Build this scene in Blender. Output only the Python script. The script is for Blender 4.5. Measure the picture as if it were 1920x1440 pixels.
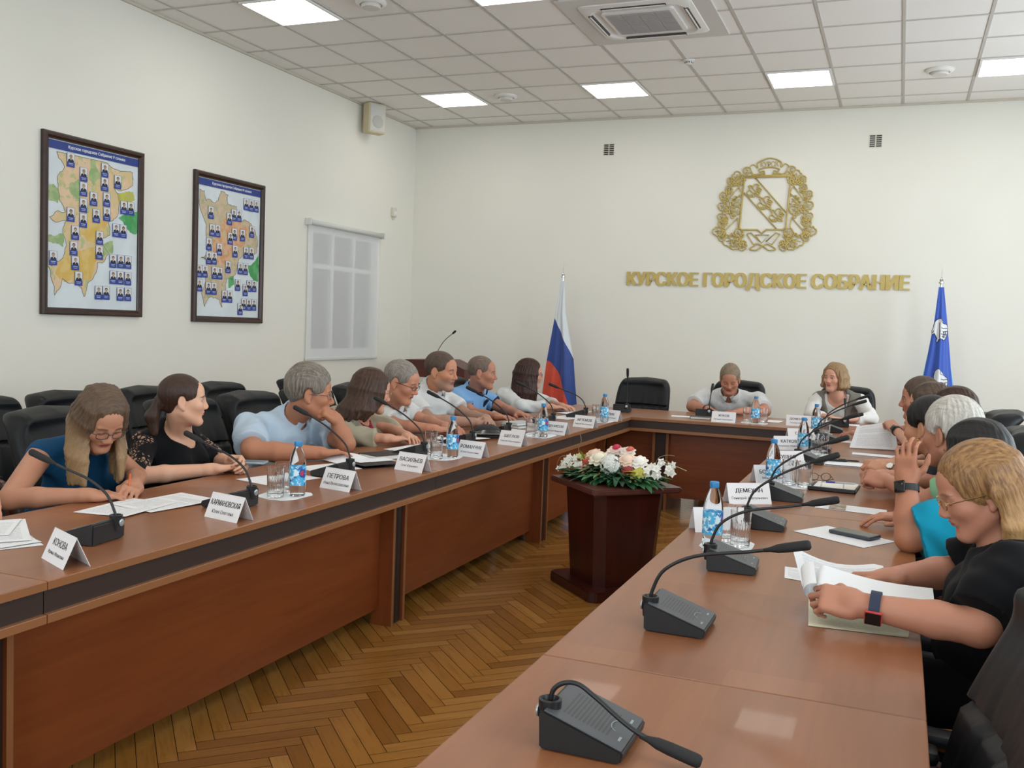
import bpy, bmesh, math, random
import numpy as np
from mathutils import Vector, Matrix, Euler

random.seed(7)
for _o in list(bpy.data.objects):
    bpy.data.objects.remove(_o)
SC = bpy.context.scene
COL = SC.collection

# ------------------------------------------------------------------ camera
cam_data = bpy.data.cameras.new('camera')
cam = bpy.data.objects.new('camera', cam_data)
COL.objects.link(cam)
cam_data.sensor_fit = 'HORIZONTAL'
cam_data.sensor_width = 36.0
cam_data.lens = 1797.1 / 1920.0 * 36.0
cam_data.clip_start = 0.05
cam_data.clip_end = 100
_r = Vector((0.92621637, 0.37519282, 0.03679108))
_d = Vector((0.05643951, -0.04151073, -0.9975427))
_f = Vector((-0.37274364, 0.92601685, -0.05962362))
cam.matrix_world = Matrix(((_r.x, -_d.x, -_f.x, 5.5096), (_r.y, -_d.y, -_f.y, -10.9939), (_r.z, -_d.z, -_f.z, 1.43362), (0, 0, 0, 1)))
SC.camera = cam

# ------------------------------------------------------------------ world, exposure
world = bpy.data.worlds.new('world')
SC.world = world
world.use_nodes = True
world.node_tree.nodes['Background'].inputs[0].default_value = (0.75, 0.87, 1.0, 1)
world.node_tree.nodes['Background'].inputs[1].default_value = 0.6
SC.view_settings.view_transform = 'Standard'
SC.view_settings.look = 'None'
SC.view_settings.gamma = 1.0
SC.view_settings.use_curve_mapping = False
SC.view_settings.exposure = -0.38
LAMP = 11.5          # ceiling panel emission
DAY = 105.0          # daylight through each window

def area(name, loc, rot, sx, sy, power, col):
    l = bpy.data.lights.new(name, 'AREA')
    l.shape = 'RECTANGLE'; l.size = sx; l.size_y = sy; l.energy = power; l.color = col
    o = bpy.data.objects.new(name, l); COL.objects.link(o)
    o.location = loc; o.rotation_euler = rot
    return o
# daylight falling in through the three windows of the right-hand wall and the two behind the camera
XR, YF, H = 8.2, -14.2, 3.87      # right wall, front wall, ceiling height
for i, wy in enumerate((-2.6, -6.2, -9.8)):
    area('window_daylight', (XR - 0.06, wy, 2.0), (0, math.radians(90), 0), 2.0, 1.7, DAY, (0.80, 0.91, 1.0))
for i, wx in enumerate((2.2, 5.8)):
    area('window_daylight', (wx, YF + 0.06, 2.0), (math.radians(90), 0, 0), 1.7, 2.0, DAY, (0.80, 0.91, 1.0))

# ------------------------------------------------------------------ small helpers
def lin(c):
    if isinstance(c, str):
        c = c.lstrip('#'); c = tuple(int(c[i:i + 2], 16) / 255 for i in (0, 2, 4))
    return tuple(v / 12.92 if v <= 0.04045 else ((v + 0.055) / 1.055) ** 2.4 for v in c)

class NT:
    def __init__(s, name):
        s.m = bpy.data.materials.new(name); s.m.use_nodes = True
        s.t = s.m.node_tree; s.bsdf = s.t.nodes['Principled BSDF']
    def n(s, typ, **kw):
        nd = s.t.nodes.new(typ)
        for k, v in kw.items():
            setattr(nd, k, v)
        return nd
    def link(s, a, b):
        s.t.links.new(a, b)
    def put(s, sock, v):
        if isinstance(v, bpy.types.NodeSocket):
            s.link(v, sock)
        else:
            if sock.type == 'RGBA' and len(v) == 3: v = (*v, 1)
            sock.default_value = v
    def math(s, op, a, b=0.0, c=None, clamp=False):
        nd = s.n('ShaderNodeMath', operation=op, use_clamp=clamp)
        s.put(nd.inputs[0], a); s.put(nd.inputs[1], b)
        if c is not None: s.put(nd.inputs[2], c)
        return nd.outputs[0]
    def step(s, v, lo, hi):
        nd = s.n('ShaderNodeMapRange', interpolation_type='SMOOTHSTEP')
        s.put(nd.inputs[0], v); s.put(nd.inputs[1], lo); s.put(nd.inputs[2], hi)
        return nd.outputs[0]
    def mix(s, f, a, b, mode='MIX'):
        nd = s.n('ShaderNodeMix', data_type='RGBA', blend_type=mode)
        s.put(nd.inputs[0], f); s.put(nd.inputs[6], a); s.put(nd.inputs[7], b)
        return nd.outputs[2]
    def coord(s, what='Object'):
        return s.n('ShaderNodeTexCoord').outputs[what]
    def attr(s, name):
        return s.n('ShaderNodeAttribute', attribute_name=name).outputs['Vector']
    def mapping(s, v, scale=(1, 1, 1), rot=(0, 0, 0)):
        nd = s.n('ShaderNodeMapping'); s.link(v, nd.inputs[0])
        nd.inputs['Scale'].default_value = scale; nd.inputs['Rotation'].default_value = rot
        return nd.outputs[0]
    def noise(s, v, scale, detail=3, rough=0.5, dist=0.0):
        nd = s.n('ShaderNodeTexNoise'); s.link(v, nd.inputs['Vector'])
        nd.inputs['Scale'].default_value = scale; nd.inputs['Detail'].default_value = detail
        nd.inputs['Roughness'].default_value = rough; nd.inputs['Distortion'].default_value = dist
        return nd.outputs['Fac']
    def ramp(s, f, stops):
        nd = s.n('ShaderNodeValToRGB'); s.link(f, nd.inputs[0])
        e = nd.color_ramp.elements
        while len(e) < len(stops): e.new(0.5)
        for q, (p, c) in zip(e, stops):
            q.position = p; q.color = (*c, 1)
        return nd.outputs[0]
    def bump(s, h, strength=0.2, dist=0.01):
        nd = s.n('ShaderNodeBump'); s.link(h, nd.inputs['Height'])
        nd.inputs['Strength'].default_value = strength; nd.inputs['Distance'].default_value = dist
        s.link(nd.outputs[0], s.bsdf.inputs['Normal'])
    def set(s, **kw):
        names = dict(col='Base Color', rough='Roughness', metal='Metallic', spec='Specular IOR Level', trans='Transmission Weight',
                     ior='IOR', alpha='Alpha', coat='Coat Weight', sss='Subsurface Weight', sheen='Sheen Weight', ecol='Emission Color', estr='Emission Strength')
        for k, v in kw.items():
            s.put(s.bsdf.inputs[names[k]], v)
        return s

MATS = {}
def mat(name, col, rough=0.5, bump=0.0, bscale=200, var=0.0, **kw):
    """plain procedural material: colour, a little tone variation, fine bump"""
    if name in MATS: return MATS[name]
    t = NT(name); c = lin(col); co = t.coord()
    if var:
        f = t.noise(co, 6, 4)
        t.set(col=t.mix(f, tuple(max(0, v * (1 - var)) for v in c), tuple(min(1, v * (1 + var)) for v in c)))
    else:
        t.set(col=c)
    t.set(rough=rough, **kw)
    if bump: t.bump(t.noise(co, bscale, 3), bump, 0.002)
    MATS[name] = t.m
    return t.m

def wood(name, dark, light, axis='Y', rough=0.35, scale=1.0, spec=0.5, coat=0.0):
    if name in MATS: return MATS[name]
    t = NT(name); co = t.coord()
    st = {'X': (1.2, 14, 14), 'Y': (14, 1.2, 14), 'Z': (14, 14, 1.2)}[axis]
    v = t.mapping(co, tuple(k * scale for k in st))
    f = t.noise(v, 1.0, 5, 0.6, 0.6)
    v2 = t.mapping(co, tuple(k * scale * 6 for k in st))
    g = t.noise(v2, 1.0, 3, 0.6)
    f = t.math('ADD', t.math('MULTIPLY', f, 0.75), t.math('MULTIPLY', g, 0.25))
    c = t.ramp(f, [(0.32, lin(dark)), (0.68, lin(light))])
    if name.startswith('table_top'):      # laminate printed as staves, each a shade apart
        sn = t.n('ShaderNodeVectorMath', operation='SNAP'); t.link(co, sn.inputs[0]); sn.inputs[1].default_value = (0.62, 0.185, 5.0)
        wn = t.n('ShaderNodeTexWhiteNoise'); t.link(sn.outputs[0], wn.inputs['Vector'])
        c = t.mix(t.math('MULTIPLY', wn.outputs['Value'], 0.30), c, lin('#ab744a'))
    t.set(col=c, rough=rough, spec=spec, coat=coat)
    t.bump(g, 0.04, 0.001)
    MATS[name] = t.m
    return t.m

def emit(name, col, strength):
    t = NT(name); t.set(col=(0.9, 0.9, 0.9), ecol=lin(col), estr=strength); return t.m

def tag(o, label=None, cat=None, group=None, kind=None):
    if label: o['label'] = label
    if cat: o['category'] = cat
    if group: o['group'] = group
    if kind: o['kind'] = kind
    return o

def thing(name, label, cat, loc=(0, 0, 0), rz=0.0, group=None):
    o = bpy.data.objects.new(name, None); COL.objects.link(o)
    o.empty_display_size = 0.05
    o.location = loc; o.rotation_euler = (0, 0, rz)
    return tag(o, label, cat, group)

def link_mesh(name, me, mats, parent=None, smooth=None):
    if not isinstance(mats, (list, tuple)): mats = [mats]
    for m in mats: me.materials.append(m)
    if smooth is not None:
        me.polygons.foreach_set('use_smooth', [smooth] * len(me.polygons))
    o = bpy.data.objects.new(name, me); COL.objects.link(o)
    if parent is not None: o.parent = parent
    return o

def obj(name, bm, mats, parent=None, smooth=False, loc=None, rot=None):
    me = bpy.data.meshes.new(name)
    bmesh.ops.recalc_face_normals(bm, faces=bm.faces)
    if smooth:
        for f in bm.faces: f.smooth = True
        for e in bm.edges:
            if len(e.link_faces) == 2 and e.calc_face_angle(0) > 0.7: e.smooth = False
    bm.to_mesh(me); bm.free()
    o = link_mesh(name, me, mats, parent)
    if loc is not None: o.location = loc
    if rot is not None: o.rotation_euler = rot
    return o

def copy_tree(o, parent=None):
    c = o.copy(); COL.objects.link(c)
    if parent is not None: c.parent = parent
    for ch in list(o.children): copy_tree(ch, c)
    return c

def B(): return bmesh.new()

def add_box(bm, lo, hi, bev=0.0, mi=0, M=None, seg=2):
    vs = [bm.verts.new((x, y, z)) for x in (lo[0], hi[0]) for y in (lo[1], hi[1]) for z in (lo[2], hi[2])]
    fs = [bm.faces.new([vs[i] for i in q]) for q in ((0, 1, 3, 2), (4, 6, 7, 5), (0, 4, 5, 1), (2, 3, 7, 6), (0, 2, 6, 4), (1, 5, 7, 3))]
    for f in fs: f.material_index = mi
    new = vs
    if bev:
        es = list({e for f in fs for e in f.edges})
        r = bmesh.ops.bevel(bm, geom=es, offset=bev, segments=seg, profile=0.5, affect='EDGES')
        new = list({v for f in r['faces'] for v in f.verts} | {v for v in vs if v.is_valid})
        for f in r['faces']: f.material_index = mi
    if M is not None:
        bmesh.ops.transform(bm, matrix=M, verts=[v for v in new if v.is_valid])
    return new

def add_prism(bm, pts, z0, z1, mi=0, M=None):
    """polygon (x,y) extruded along z"""
    a = [bm.verts.new((x, y, z0)) for x, y in pts]; b = [bm.verts.new((x, y, z1)) for x, y in pts]
    n = len(pts)
    fs = [bm.faces.new(a[::-1]), bm.faces.new(b)]
    for i in range(n):
        fs.append(bm.faces.new((a[i], a[(i + 1) % n], b[(i + 1) % n], b[i])))
    for f in fs: f.material_index = mi
    if M is not None: bmesh.ops.transform(bm, matrix=M, verts=a + b)
    return a + b

def add_lathe(bm, prof, n=24, mi=0, M=None, cap=True, sq=1.0):
    """profile of (r,z) revolved about z"""
    rings = []
    for r, z in prof:
        rings.append([bm.verts.new((r * math.cos(2 * math.pi * i / n), sq * r * math.sin(2 * math.pi * i / n), z)) for i in range(n)])
    fs = []
    for a, b in zip(rings, rings[1:]):
        for i in range(n):
            fs.append(bm.faces.new((a[i], a[(i + 1) % n], b[(i + 1) % n], b[i])))
    if cap:
        fs.append(bm.faces.new(rings[0][::-1])); fs.append(bm.faces.new(rings[-1]))
    for f in fs: f.material_index = mi
    if M is not None: bmesh.ops.transform(bm, matrix=M, verts=[v for r in rings for v in r])

def add_tube(bm, path, rad, n=8, mi=0, cap=True, flat=1.0):
    """tube along a path; rad a number or a list"""
    path = [Vector(p) for p in path]
    if not isinstance(rad, (list, tuple)): rad = [rad] * len(path)
    rings = []; up = None
    for i, p in enumerate(path):
        t = (path[min(i + 1, len(path) - 1)] - path[max(i - 1, 0)])
        if t.length < 1e-9: t = Vector((0, 0, 1))
        t.normalize()
        if up is None:
            up = Vector((0, 0, 1)) if abs(t.z) < 0.9 else Vector((1, 0, 0))
        s = t.cross(up)
        if s.length < 1e-6: s = t.cross(Vector((0.3, 1, 0.2)))
        s.normalize(); up = s.cross(t).normalized()
        rings.append([bm.verts.new(p + (s * math.cos(2 * math.pi * k / n) + up * flat * math.sin(2 * math.pi * k / n)) * rad[i]) for k in range(n)])
    fs = []
    for a, b in zip(rings, rings[1:]):
        for k in range(n):
            fs.append(bm.faces.new((a[k], a[(k + 1) % n], b[(k + 1) % n], b[k])))
    if cap:
        fs.append(bm.faces.new(rings[0][::-1])); fs.append(bm.faces.new(rings[-1]))
    for f in fs: f.material_index = mi; f.smooth = True

def add_ell(bm, c, r, R=None, u=16, v=10, mi=0):
    M = Matrix.Translation(Vector(c)) @ ((R.to_4x4() if R is not None else Matrix.Identity(4)) @ Matrix.Diagonal((*r, 1)))
    q = bmesh.ops.create_uvsphere(bm, u_segments=u, v_segments=v, radius=1.0, matrix=M)
    for w in q['verts']:
        for f in w.link_faces: f.material_index = mi; f.smooth = True

def spline(pts, n=6):
    """Catmull-Rom through points"""
    P = [Vector(p) for p in pts]; out = []
    for i in range(len(P) - 1):
        a, b, c, d = P[max(i - 1, 0)], P[i], P[i + 1], P[min(i + 2, len(P) - 1)]
        for k in range(n):
            t = k / n
            out.append(0.5 * ((2 * b) + (c - a) * t + (2 * a - 5 * b + 4 * c - d) * t * t + (3 * b - a - 3 * c + d) * t ** 3))
    out.append(P[-1]); return out

def text_bm(bm, body, size, M, mi=0, extrude=0.0, bold=0.0, fit=None):
    """lettering as mesh, centred on M's origin in M's XY plane"""
    cu = bpy.data.curves.new('lettering', 'FONT'); cu.body = body; cu.size = size
    cu.extrude = extrude; cu.align_x = 'CENTER'; cu.align_y = 'CENTER'; cu.resolution_u = 3
    o = bpy.data.objects.new('lettering', cu); COL.objects.link(o)
    bpy.context.view_layer.update()
    dg = bpy.context.evaluated_depsgraph_get()
    me = bpy.data.meshes.new_from_object(o.evaluated_get(dg))
    if fit and len(me.vertices):
        xs = [v.co.x for v in me.vertices]; ys = [v.co.y for v in me.vertices]
        w = max(xs) - min(xs); h = max(ys) - min(ys)
        S = Matrix.Diagonal((fit[0] / w, (fit[1] / h) if fit[1] else fit[0] / w, 1, 1)) @ Matrix.Translation((-(max(xs) + min(xs)) / 2, -(max(ys) + min(ys)) / 2, 0))
        M = M @ S
    me.transform(M)
    n0 = len(bm.faces)
    for k in ((0,) if not bold else (-1, -0.33, 0.33, 1)):      # bold: the stroke set a little wider
        mk = me.copy(); sh = (M.to_3x3() @ Vector((1, 0, 0))).normalized() * bold * k + (M.to_3x3() @ Vector((0, 0, 1))).normalized() * (0.00025 * k); mk.transform(Matrix.Translation(sh)); bm.from_mesh(mk); bpy.data.meshes.remove(mk)
    bm.faces.ensure_lookup_table()
    for f in bm.faces[n0:]: f.material_index = mi
    bpy.data.objects.remove(o); bpy.data.curves.remove(cu); bpy.data.meshes.remove(me)

def polyface(bm, pts, mi=0):
    f = bm.faces.new([bm.verts.new(p) for p in pts]); f.material_index = mi
    if f.normal.length == 0: f.normal_update()
    return f

# ------------------------------------------------------------------ the room
M_wall = NT('wall_paint'); _c = M_wall.coord()
M_wall.set(col=M_wall.mix(M_wall.noise(_c, 1.2, 3), lin('#e3e2d8'), lin('#e9e8df')), rough=0.85)
M_wall.bump(M_wall.noise(_c, 60, 4), 0.05, 0.002); M_wall = M_wall.m
M_ceil = NT('ceiling_tile'); _c = M_ceil.coord()
M_ceil.set(col=M_ceil.mix(M_ceil.noise(_c, 90, 4), lin('#ebeae6'), lin('#f0efec')), rough=0.9)
M_ceil.bump(M_ceil.noise(_c, 120, 4), 0.15, 0.002); M_ceil = M_ceil.m
M_grid = mat('ceiling_grid_white', '#bfbcb6', 0.6)
M_white = mat('white_plastic', '#e8e8e4', 0.45)

XL, YB = -0.24, -0.23
def struct(name, bm, m, parent=None, smooth=False):
    o = obj(name, bm, m, parent, smooth)
    if parent is None: o['kind'] = 'structure'
    return o

def wall_with_holes(axis, at, a0, a1, holes, t=0.25, sign=1):
    """wall slab in the plane axis=at, spanning a0..a1 and the room height, with rectangular openings"""
    bm = B(); ys = sorted({a0, a1, *[h[0] for h in holes], *[h[1] for h in holes]})
    zs = sorted({0, H, *[h[2] for h in holes], *[h[3] for h in holes]})
    for i in range(len(ys) - 1):
        for k in range(len(zs) - 1):
            cy, cz = (ys[i] + ys[i + 1]) / 2, (zs[k] + zs[k + 1]) / 2
            if any(h[0] < cy < h[1] and h[2] < cz < h[3] for h in holes): continue
            if axis == 'x': add_box(bm, (min(at, at + sign * t), ys[i], zs[k]), (max(at, at + sign * t), ys[i + 1], zs[k + 1]))
            else: add_box(bm, (ys[i], min(at, at + sign * t), zs[k]), (ys[i + 1], max(at, at + sign * t), zs[k + 1]))
    bmesh.ops.remove_doubles(bm, verts=bm.verts, dist=1e-5)
    inner = [f for f in bm.faces if len([g for g in bm.faces if g is not f and set(g.verts) == set(f.verts)])]
    if inner: bmesh.ops.delete(bm, geom=inner, context='FACES_ONLY')
    return bm

# blind's window in the left wall
WY0, WY1, WZ0, WZ1 = -2.47, -1.16, 1.07, 2.40
struct('wall_left', wall_with_holes('x', XL, YF, YB + 0.25, [(WY0, WY1, WZ0, WZ1)], sign=-1), M_wall)
struct('wall_back', wall_with_holes('y', YB, XL, XR, [], sign=1), M_wall)
struct('wall_right', wall_with_holes('x', XR, YF, YB + 0.25, [(wy - 0.85, wy + 0.85, 1.0, 3.0) for wy in (-9.8, -6.2, -2.6)], sign=1), M_wall)
struct('wall_front', wall_with_holes('y', YF, XL - 0.25, XR + 0.25, [(wx - 0.85, wx + 0.85, 1.0, 3.0) for wx in (2.2, 5.8)], sign=-1), M_wall)

M_frame = mat('window_white', '#e9ebea', 0.4)
M_glass = NT('window_glass'); M_glass.set(col=(0.9, 0.95, 1), rough=0.02, trans=1.0, ior=1.05); M_glass = M_glass.m
def window(name, axis, at, a0, a1, z0, z1, cols, rails):
    bm = B(); g = B(); w = 0.055
    def bx(b, p0, p1, q0, q1, d0=-0.03, d1=0.03):
        if axis == 'x': add_box(b, (at + d0, p0, q0), (at + d1, p1, q1), 0.004)
        else: add_box(b, (p0, at + d0, q0), (p1, at + d1, q1), 0.004)
    bx(bm, a0, a1, z0, z0 + w); bx(bm, a0, a1, z1 - w, z1)
    for c in cols: bx(bm, c - w / 2, c + w / 2, z0 + w, z1 - w)
    for r in rails: bx(bm, a0 + w, a1 - w, r - w / 2, r + w / 2, -0.028, 0.028)
    o = struct(name, bm, M_frame)
    bx(g, a0 + w, a1 - w, z0 + w, z1 - w, -0.004, 0.004)
    obj('glass_pane', g, M_glass, o)
    return o
third = (WY1 - WY0) / 3
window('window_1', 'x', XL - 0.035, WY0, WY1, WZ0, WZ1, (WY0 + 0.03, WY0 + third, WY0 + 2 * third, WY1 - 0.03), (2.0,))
# unseen box added behind that window: darkens its panes, keeps out the sky
bm = B(); add_box(bm, (XL - 1.6, WY0 - 1.0, 0.0), (XL - 1.5, WY1 + 1.0, 3.3)); add_box(bm, (XL - 1.5, WY0 - 1.0, 0.0), (XL - 0.251, WY0 - 0.9, 3.3)); add_box(bm, (XL - 1.5, WY1 + 0.9, 0.0), (XL - 0.251, WY1 + 1.0, 3.3)); add_box(bm, (XL - 1.6, WY0 - 1.0, 3.3), (XL - 0.251, WY1 + 1.0, 3.4)); add_box(bm, (XL - 1.6, WY0 - 1.0, -0.1), (XL - 0.251, WY1 + 1.0, 0.0)); struct('wall_pane_backing', bm, mat('pane_backing_grey', '#66738a', 0.9))
n = 2
for wy in (-2.6, -6.2, -9.8):
    window('window_%d' % n, 'x', XR + 0.1, wy - 0.85, wy + 0.85, 1.0, 3.0, (wy - 0.82, wy, wy + 0.82), (2.4,)); n += 1
for wx in (2.2, 5.8):
    window('window_%d' % n, 'y', YF - 0.1, wx - 0.85, wx + 0.85, 1.0, 3.0, (wx - 0.82, wx, wx + 0.82), (2.4,)); n += 1

# ceiling slab, recessed a little above the grid of bars
LIGHTS = [(i, j) for j in (2, 7, 12, 17) for i in (1, 4, 7, 10)]
bm = B(); add_box(bm, (XL - 0.3, YF - 0.3, H), (XR + 0.3, YB + 0.3, H + 0.12)); struct('ceiling', bm, M_ceil)
bm = B()
for i in range(-0, 14):
    add_box(bm, (i * 0.6 - 0.012, YF, H - 0.006), (i * 0.6 + 0.012, YB, H + 0.003))
for j in range(1, 24):
    add_box(bm, (XL, -0.6 * j - 0.010, H - 0.0058), (XR, -0.6 * j + 0.010, H + 0.003))
struct('trim_1', bm, M_grid)
bm = B()
add_box(bm, (XL, YF, H - 0.022), (XL + 0.02, YB, H - 0.001)); add_box(bm, (XL, YB - 0.02, H - 0.022), (XR, YB, H - 0.001))
struct('trim_2', bm, mat('ceiling_edge', '#c9c3b4', 0.6))

# herringbone parquet, every stave a tile of the floor mesh with its own tone
def make_floor():
    L, W = 0.40, 0.0625
    me = bpy.data.meshes.new('floor')
    V, Fc, tone, uv = [], [], [], []
    def put(cx, cy, ang, ln, wd, z=0.0, g=0.0012):
        c, s = math.cos(ang), math.sin(ang); b = len(V)
        for a, q in ((-1, -1), (1, -1), (1, 1), (-1, 1)):
            x, y = a * (ln / 2 - g), q * (wd / 2 - g)
            V.append((cx + c * x - s * y, cy + s * x + c * y, z)); uv.append((x * 1.0, y, 0))
        Fc.append((b, b + 1, b + 2, b + 3)); tone.append(random.random())
    R = random.Random(3)
    # lattice of the herringbone in rotated (u,v) axes
    ca = math.cos(math.pi / 4)
    for a in range(-95, 95):
        for b in range(-18, 18):
            # repeat vectors: (W, W) steps and (L,-L) jumps
            u0 = a * W + b * L; v0 = a * W - b * L
            for (cu, cv, ang) in ((u0 + L / 2, v0 + W / 2, 0), (u0 + L + W / 2, v0 + W - L / 2, math.pi / 2)):
                x = (cu - cv) * ca + 4.0; y = (cu + cv) * ca - 7.0
                if XL - 0.4 < x < XR + 0.4 and YF - 0.4 < y < YB + 0.4:
                    put(x, y, ang + math.pi / 4, L, W)
    b = len(V)
    V += [(XL - 0.4, YF - 0.4, -0.002), (XR + 0.4, YF - 0.4, -0.002), (XR + 0.4, YB + 0.4, -0.002), (XL - 0.4, YB + 0.4, -0.002)]
    uv += [(0, 0, 0)] * 4; Fc.append((b, b + 1, b + 2, b + 3)); tone.append(-1)
    me.from_pydata(V, [], Fc)
    a = me.attributes.new('tone', 'FLOAT', 'FACE'); a.data.foreach_set('value', tone)
    a = me.attributes.new('st', 'FLOAT_VECTOR', 'POINT'); a.data.foreach_set('vector', [q for p in uv for q in p])
    t = NT('oak_parquet')
    tn = t.n('ShaderNodeAttribute', attribute_name='tone').outputs['Fac']; st = t.attr('st')
    off = t.n('ShaderNodeCombineXYZ'); t.put(off.inputs[2], t.math('MULTIPLY', tn, 37.0))
    ad = t.n('ShaderNodeVectorMath', operation='ADD'); t.link(t.mapping(st, (5, 60, 1)), ad.inputs[0]); t.link(off.outputs[0], ad.inputs[1])
    g = t.noise(ad.outputs[0], 1.0, 4, 0.6, 0.4)
    c = t.ramp(tn, [(0.0, lin('#8a5a24')), (0.3, lin('#9c6a2e')), (0.75, lin('#a87536')), (1.0, lin('#b48243'))])
    c = t.mix(t.math('MULTIPLY', t.step(g, 0.45, 0.75), 0.45), c, lin('#75491c'))
    c = t.mix(t.math('LESS_THAN', tn, -0.5), c, lin('#3a2714'))
    t.set(col=c, rough=0.24, spec=0.5, coat=0.25); t.bump(g, 0.05, 0.001)
    o = link_mesh('floor', me, t.m); o['kind'] = 'structure'
make_floor()
bm = B()
add_box(bm, (XL, YF, 0), (XL + 0.02, YB, 0.09), 0.004); add_box(bm, (XL + 0.02, YB - 0.02, 0), (XR, YB, 0.09), 0.004)
struct('baseboard_left', bm, mat('baseboard_wood', '#6b4326', 0.4))

# ------------------------------------------------------------------ ceiling fittings
M_lit = emit('light_diffuser', '#fffaf3', LAMP)
light0 = None
LAB = {(1, 2): 'square ceiling light panel nearest the back left corner, beside a round speaker', (4, 2): 'square ceiling light panel in the far row, left of the smoke detector',
       (7, 2): 'square ceiling light panel in the far row, above the crest', (10, 2): 'square ceiling light panel at the right edge, far row',
       (1, 7): 'large bright ceiling light panel at the top left', (4, 7): 'sliver of ceiling light panel left of the air conditioner'}
for (i, j) in LIGHTS:
    if light0 is None:
        light0 = thing('ceiling_light', '', 'ceiling light', (0, 0, 0), 0, 'square ceiling light panels')
        bm = B()
        for a, b, c, d in ((-.29, -.29, .29, -.27), (-.29, .27, .29, .29), (-.29, -.27, -.27, .27), (.27, -.27, .29, .27)):
            add_box(bm, (a, b, -0.012), (c, d, 0.002))
        obj('frame', bm, M_white, light0)
        bm = B(); add_box(bm, (-.272, -.272, -0.008), (.272, .272, -0.002)); obj('diffuser', bm, M_lit, light0)
        o = light0
    else:
        o = copy_tree(light0)
    o.location = (i * 0.6 + 0.3, -0.6 * j - 0.3, H - 0.0065)
    o['label'] = LAB.get((i, j), 'square ceiling light panel beyond the top of the picture')

def round_speaker(x, y, label):
    t = thing('ceiling_speaker', label, 'ceiling speaker', (x, y, H - 0.0), 0, 'round ceiling speakers')
    bm = B(); add_lathe(bm, [(0.115, 0), (0.12, -0.012), (0.105, -0.026), (0.088, -0.028), (0.084, -0.016), (0.02, -0.012)], 40); obj('rim', bm, M_white, t, True)
    bm = B(); add_lathe(bm, [(0.072, -0.013), (0.076, -0.04), (0.068, -0.05), (0.02, -0.053)], 40); obj('grille', bm, mat('grille_white', '#d8d6d0', 0.6), t, True)
round_speaker(1.5, -1.5, 'small round white ceiling speaker right of the far left light panel')
round_speaker(1.62, -4.5, 'round white ceiling speaker at the top edge right of the large light')
round_speaker(5.7, -1.5, 'round white ceiling speaker between the two right light panels')

t = thing('smoke_detector', 'small white round smoke detector on a ceiling tile', 'smoke detector', (3.62, -2.36, H))
bm = B(); add_lathe(bm, [(0.05, 0), (0.052, -0.014), (0.03, -0.018), (0.036, -0.022), (0.034, -0.036), (0.015, -0.042)], 28); obj('housing', bm, M_white, t, True)
bm = B()
for k in range(10):
    a = k * math.pi / 5; add_box(bm, (0.031, -0.006, -0.034), (0.0365, 0.006, -0.024), M=Matrix.Rotation(a, 4, 'Z'))
obj('vent_slot', bm, mat('dark_slot', '#33322f', 0.7), t)

def air_conditioner():
    t = thing('air_conditioner', 'white four-way cassette air conditioner in the ceiling', 'air conditioner', (3.53, -3.58, H))
    def rr(h, c, n=6):
        P = []
        for sx, sy, a0 in ((1, 1, 0), (-1, 1, 90), (-1, -1, 180), (1, -1, 270)):
            for k in range(n + 1):
                a = math.radians(a0 + 90 * k / n); P.append((sx * (h - c) + c * math.cos(a), sy * (h - c) + c * math.sin(a)))
        return P
    M_ac = mat('conditioner_white', '#e0dfdc', 0.4); t.scale = (1, 1, 1)
    bm = B(); add_prism(bm, rr(0.56, 0.005), -0.014, 0.0); obj('surround_plate', bm, mat('conditioner_trim', '#c9c7c3', 0.5), t)
    bm = B(); ring = []
    for h, c, z in ((0.43, 0.06, -0.014), (0.427, 0.07, -0.022), (0.40, 0.14, -0.032), (0.365, 0.13, -0.036), (0.35, 0.12, -0.022), (0.33, 0.11, -0.018)):
        ring.append([bm.verts.new((x, y, z)) for x, y in rr(h, c)])
    for a, b in zip(ring, ring[1:]):
        for k in range(len(a)): bm.faces.new((a[k], a[(k + 1) % len(a)], b[(k + 1) % len(b)], b[k]))
    bm.faces.new(ring[-1]); obj('body_panel', bm, M_ac, t, True)
    for k in range(4):
        bm = B(); add_box(bm, (-0.25, 0.352, -0.040), (0.25, 0.388, -0.018), 0.006, M=Matrix.Rotation(k * math.pi / 2, 4, 'Z')); s = obj('air_outlet', bm, mat('outlet_dark', '#3d3b39', 0.6), t)
        bm = B(); add_box(bm, (-0.242, 0.364, -0.045), (0.242, 0.377, -0.036), 0.003, M=Matrix.Rotation(k * math.pi / 2, 4, 'Z')); obj('flap', bm, M_ac, s)
    bm = B(); add_prism(bm, rr(0.28, 0.03), -0.038, -0.01); obj('grille_frame', bm, M_ac, t)
    for k in range(4):
        bm = B(); x0 = -0.250 + k * 0.126
        add_box(bm, (x0, -0.24, -0.042), (x0 + 0.119, 0.24, -0.037))
        for q in range(24): add_box(bm, (x0 + 0.004, -0.235 + q * 0.0197, -0.046), (x0 + 0.115, -0.228 + q * 0.0197, -0.041))
        obj('intake_grille', bm, mat('intake_grey', '#a9a7a6', 0.6), t)
air_conditioner()

# ------------------------------------------------------------------ things on the walls
M_gold = NT('gold_plastic'); _c = M_gold.coord()
M_gold.set(col=M_gold.mix(M_gold.noise(_c, 30, 2), lin('#b59f58'), lin('#c9b46c')), rough=0.40, metal=0.15); M_gold = M_gold.m
t = bm = B()
text_bm(bm, 'КУРСКОЕ ГОРОДСКОЕ СОБРАНИЕ', 0.2, Matrix.Translation((4.062, YB - 0.008, 2.022)) @ Matrix.Rotation(math.radians(90), 4, 'X'), 0, 0.006, 0.013, fit=(2.99, 0.190))
tag(obj('wall_lettering', bm, M_gold), 'gold raised lettering across the back wall below the crest', 'lettering')

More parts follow.
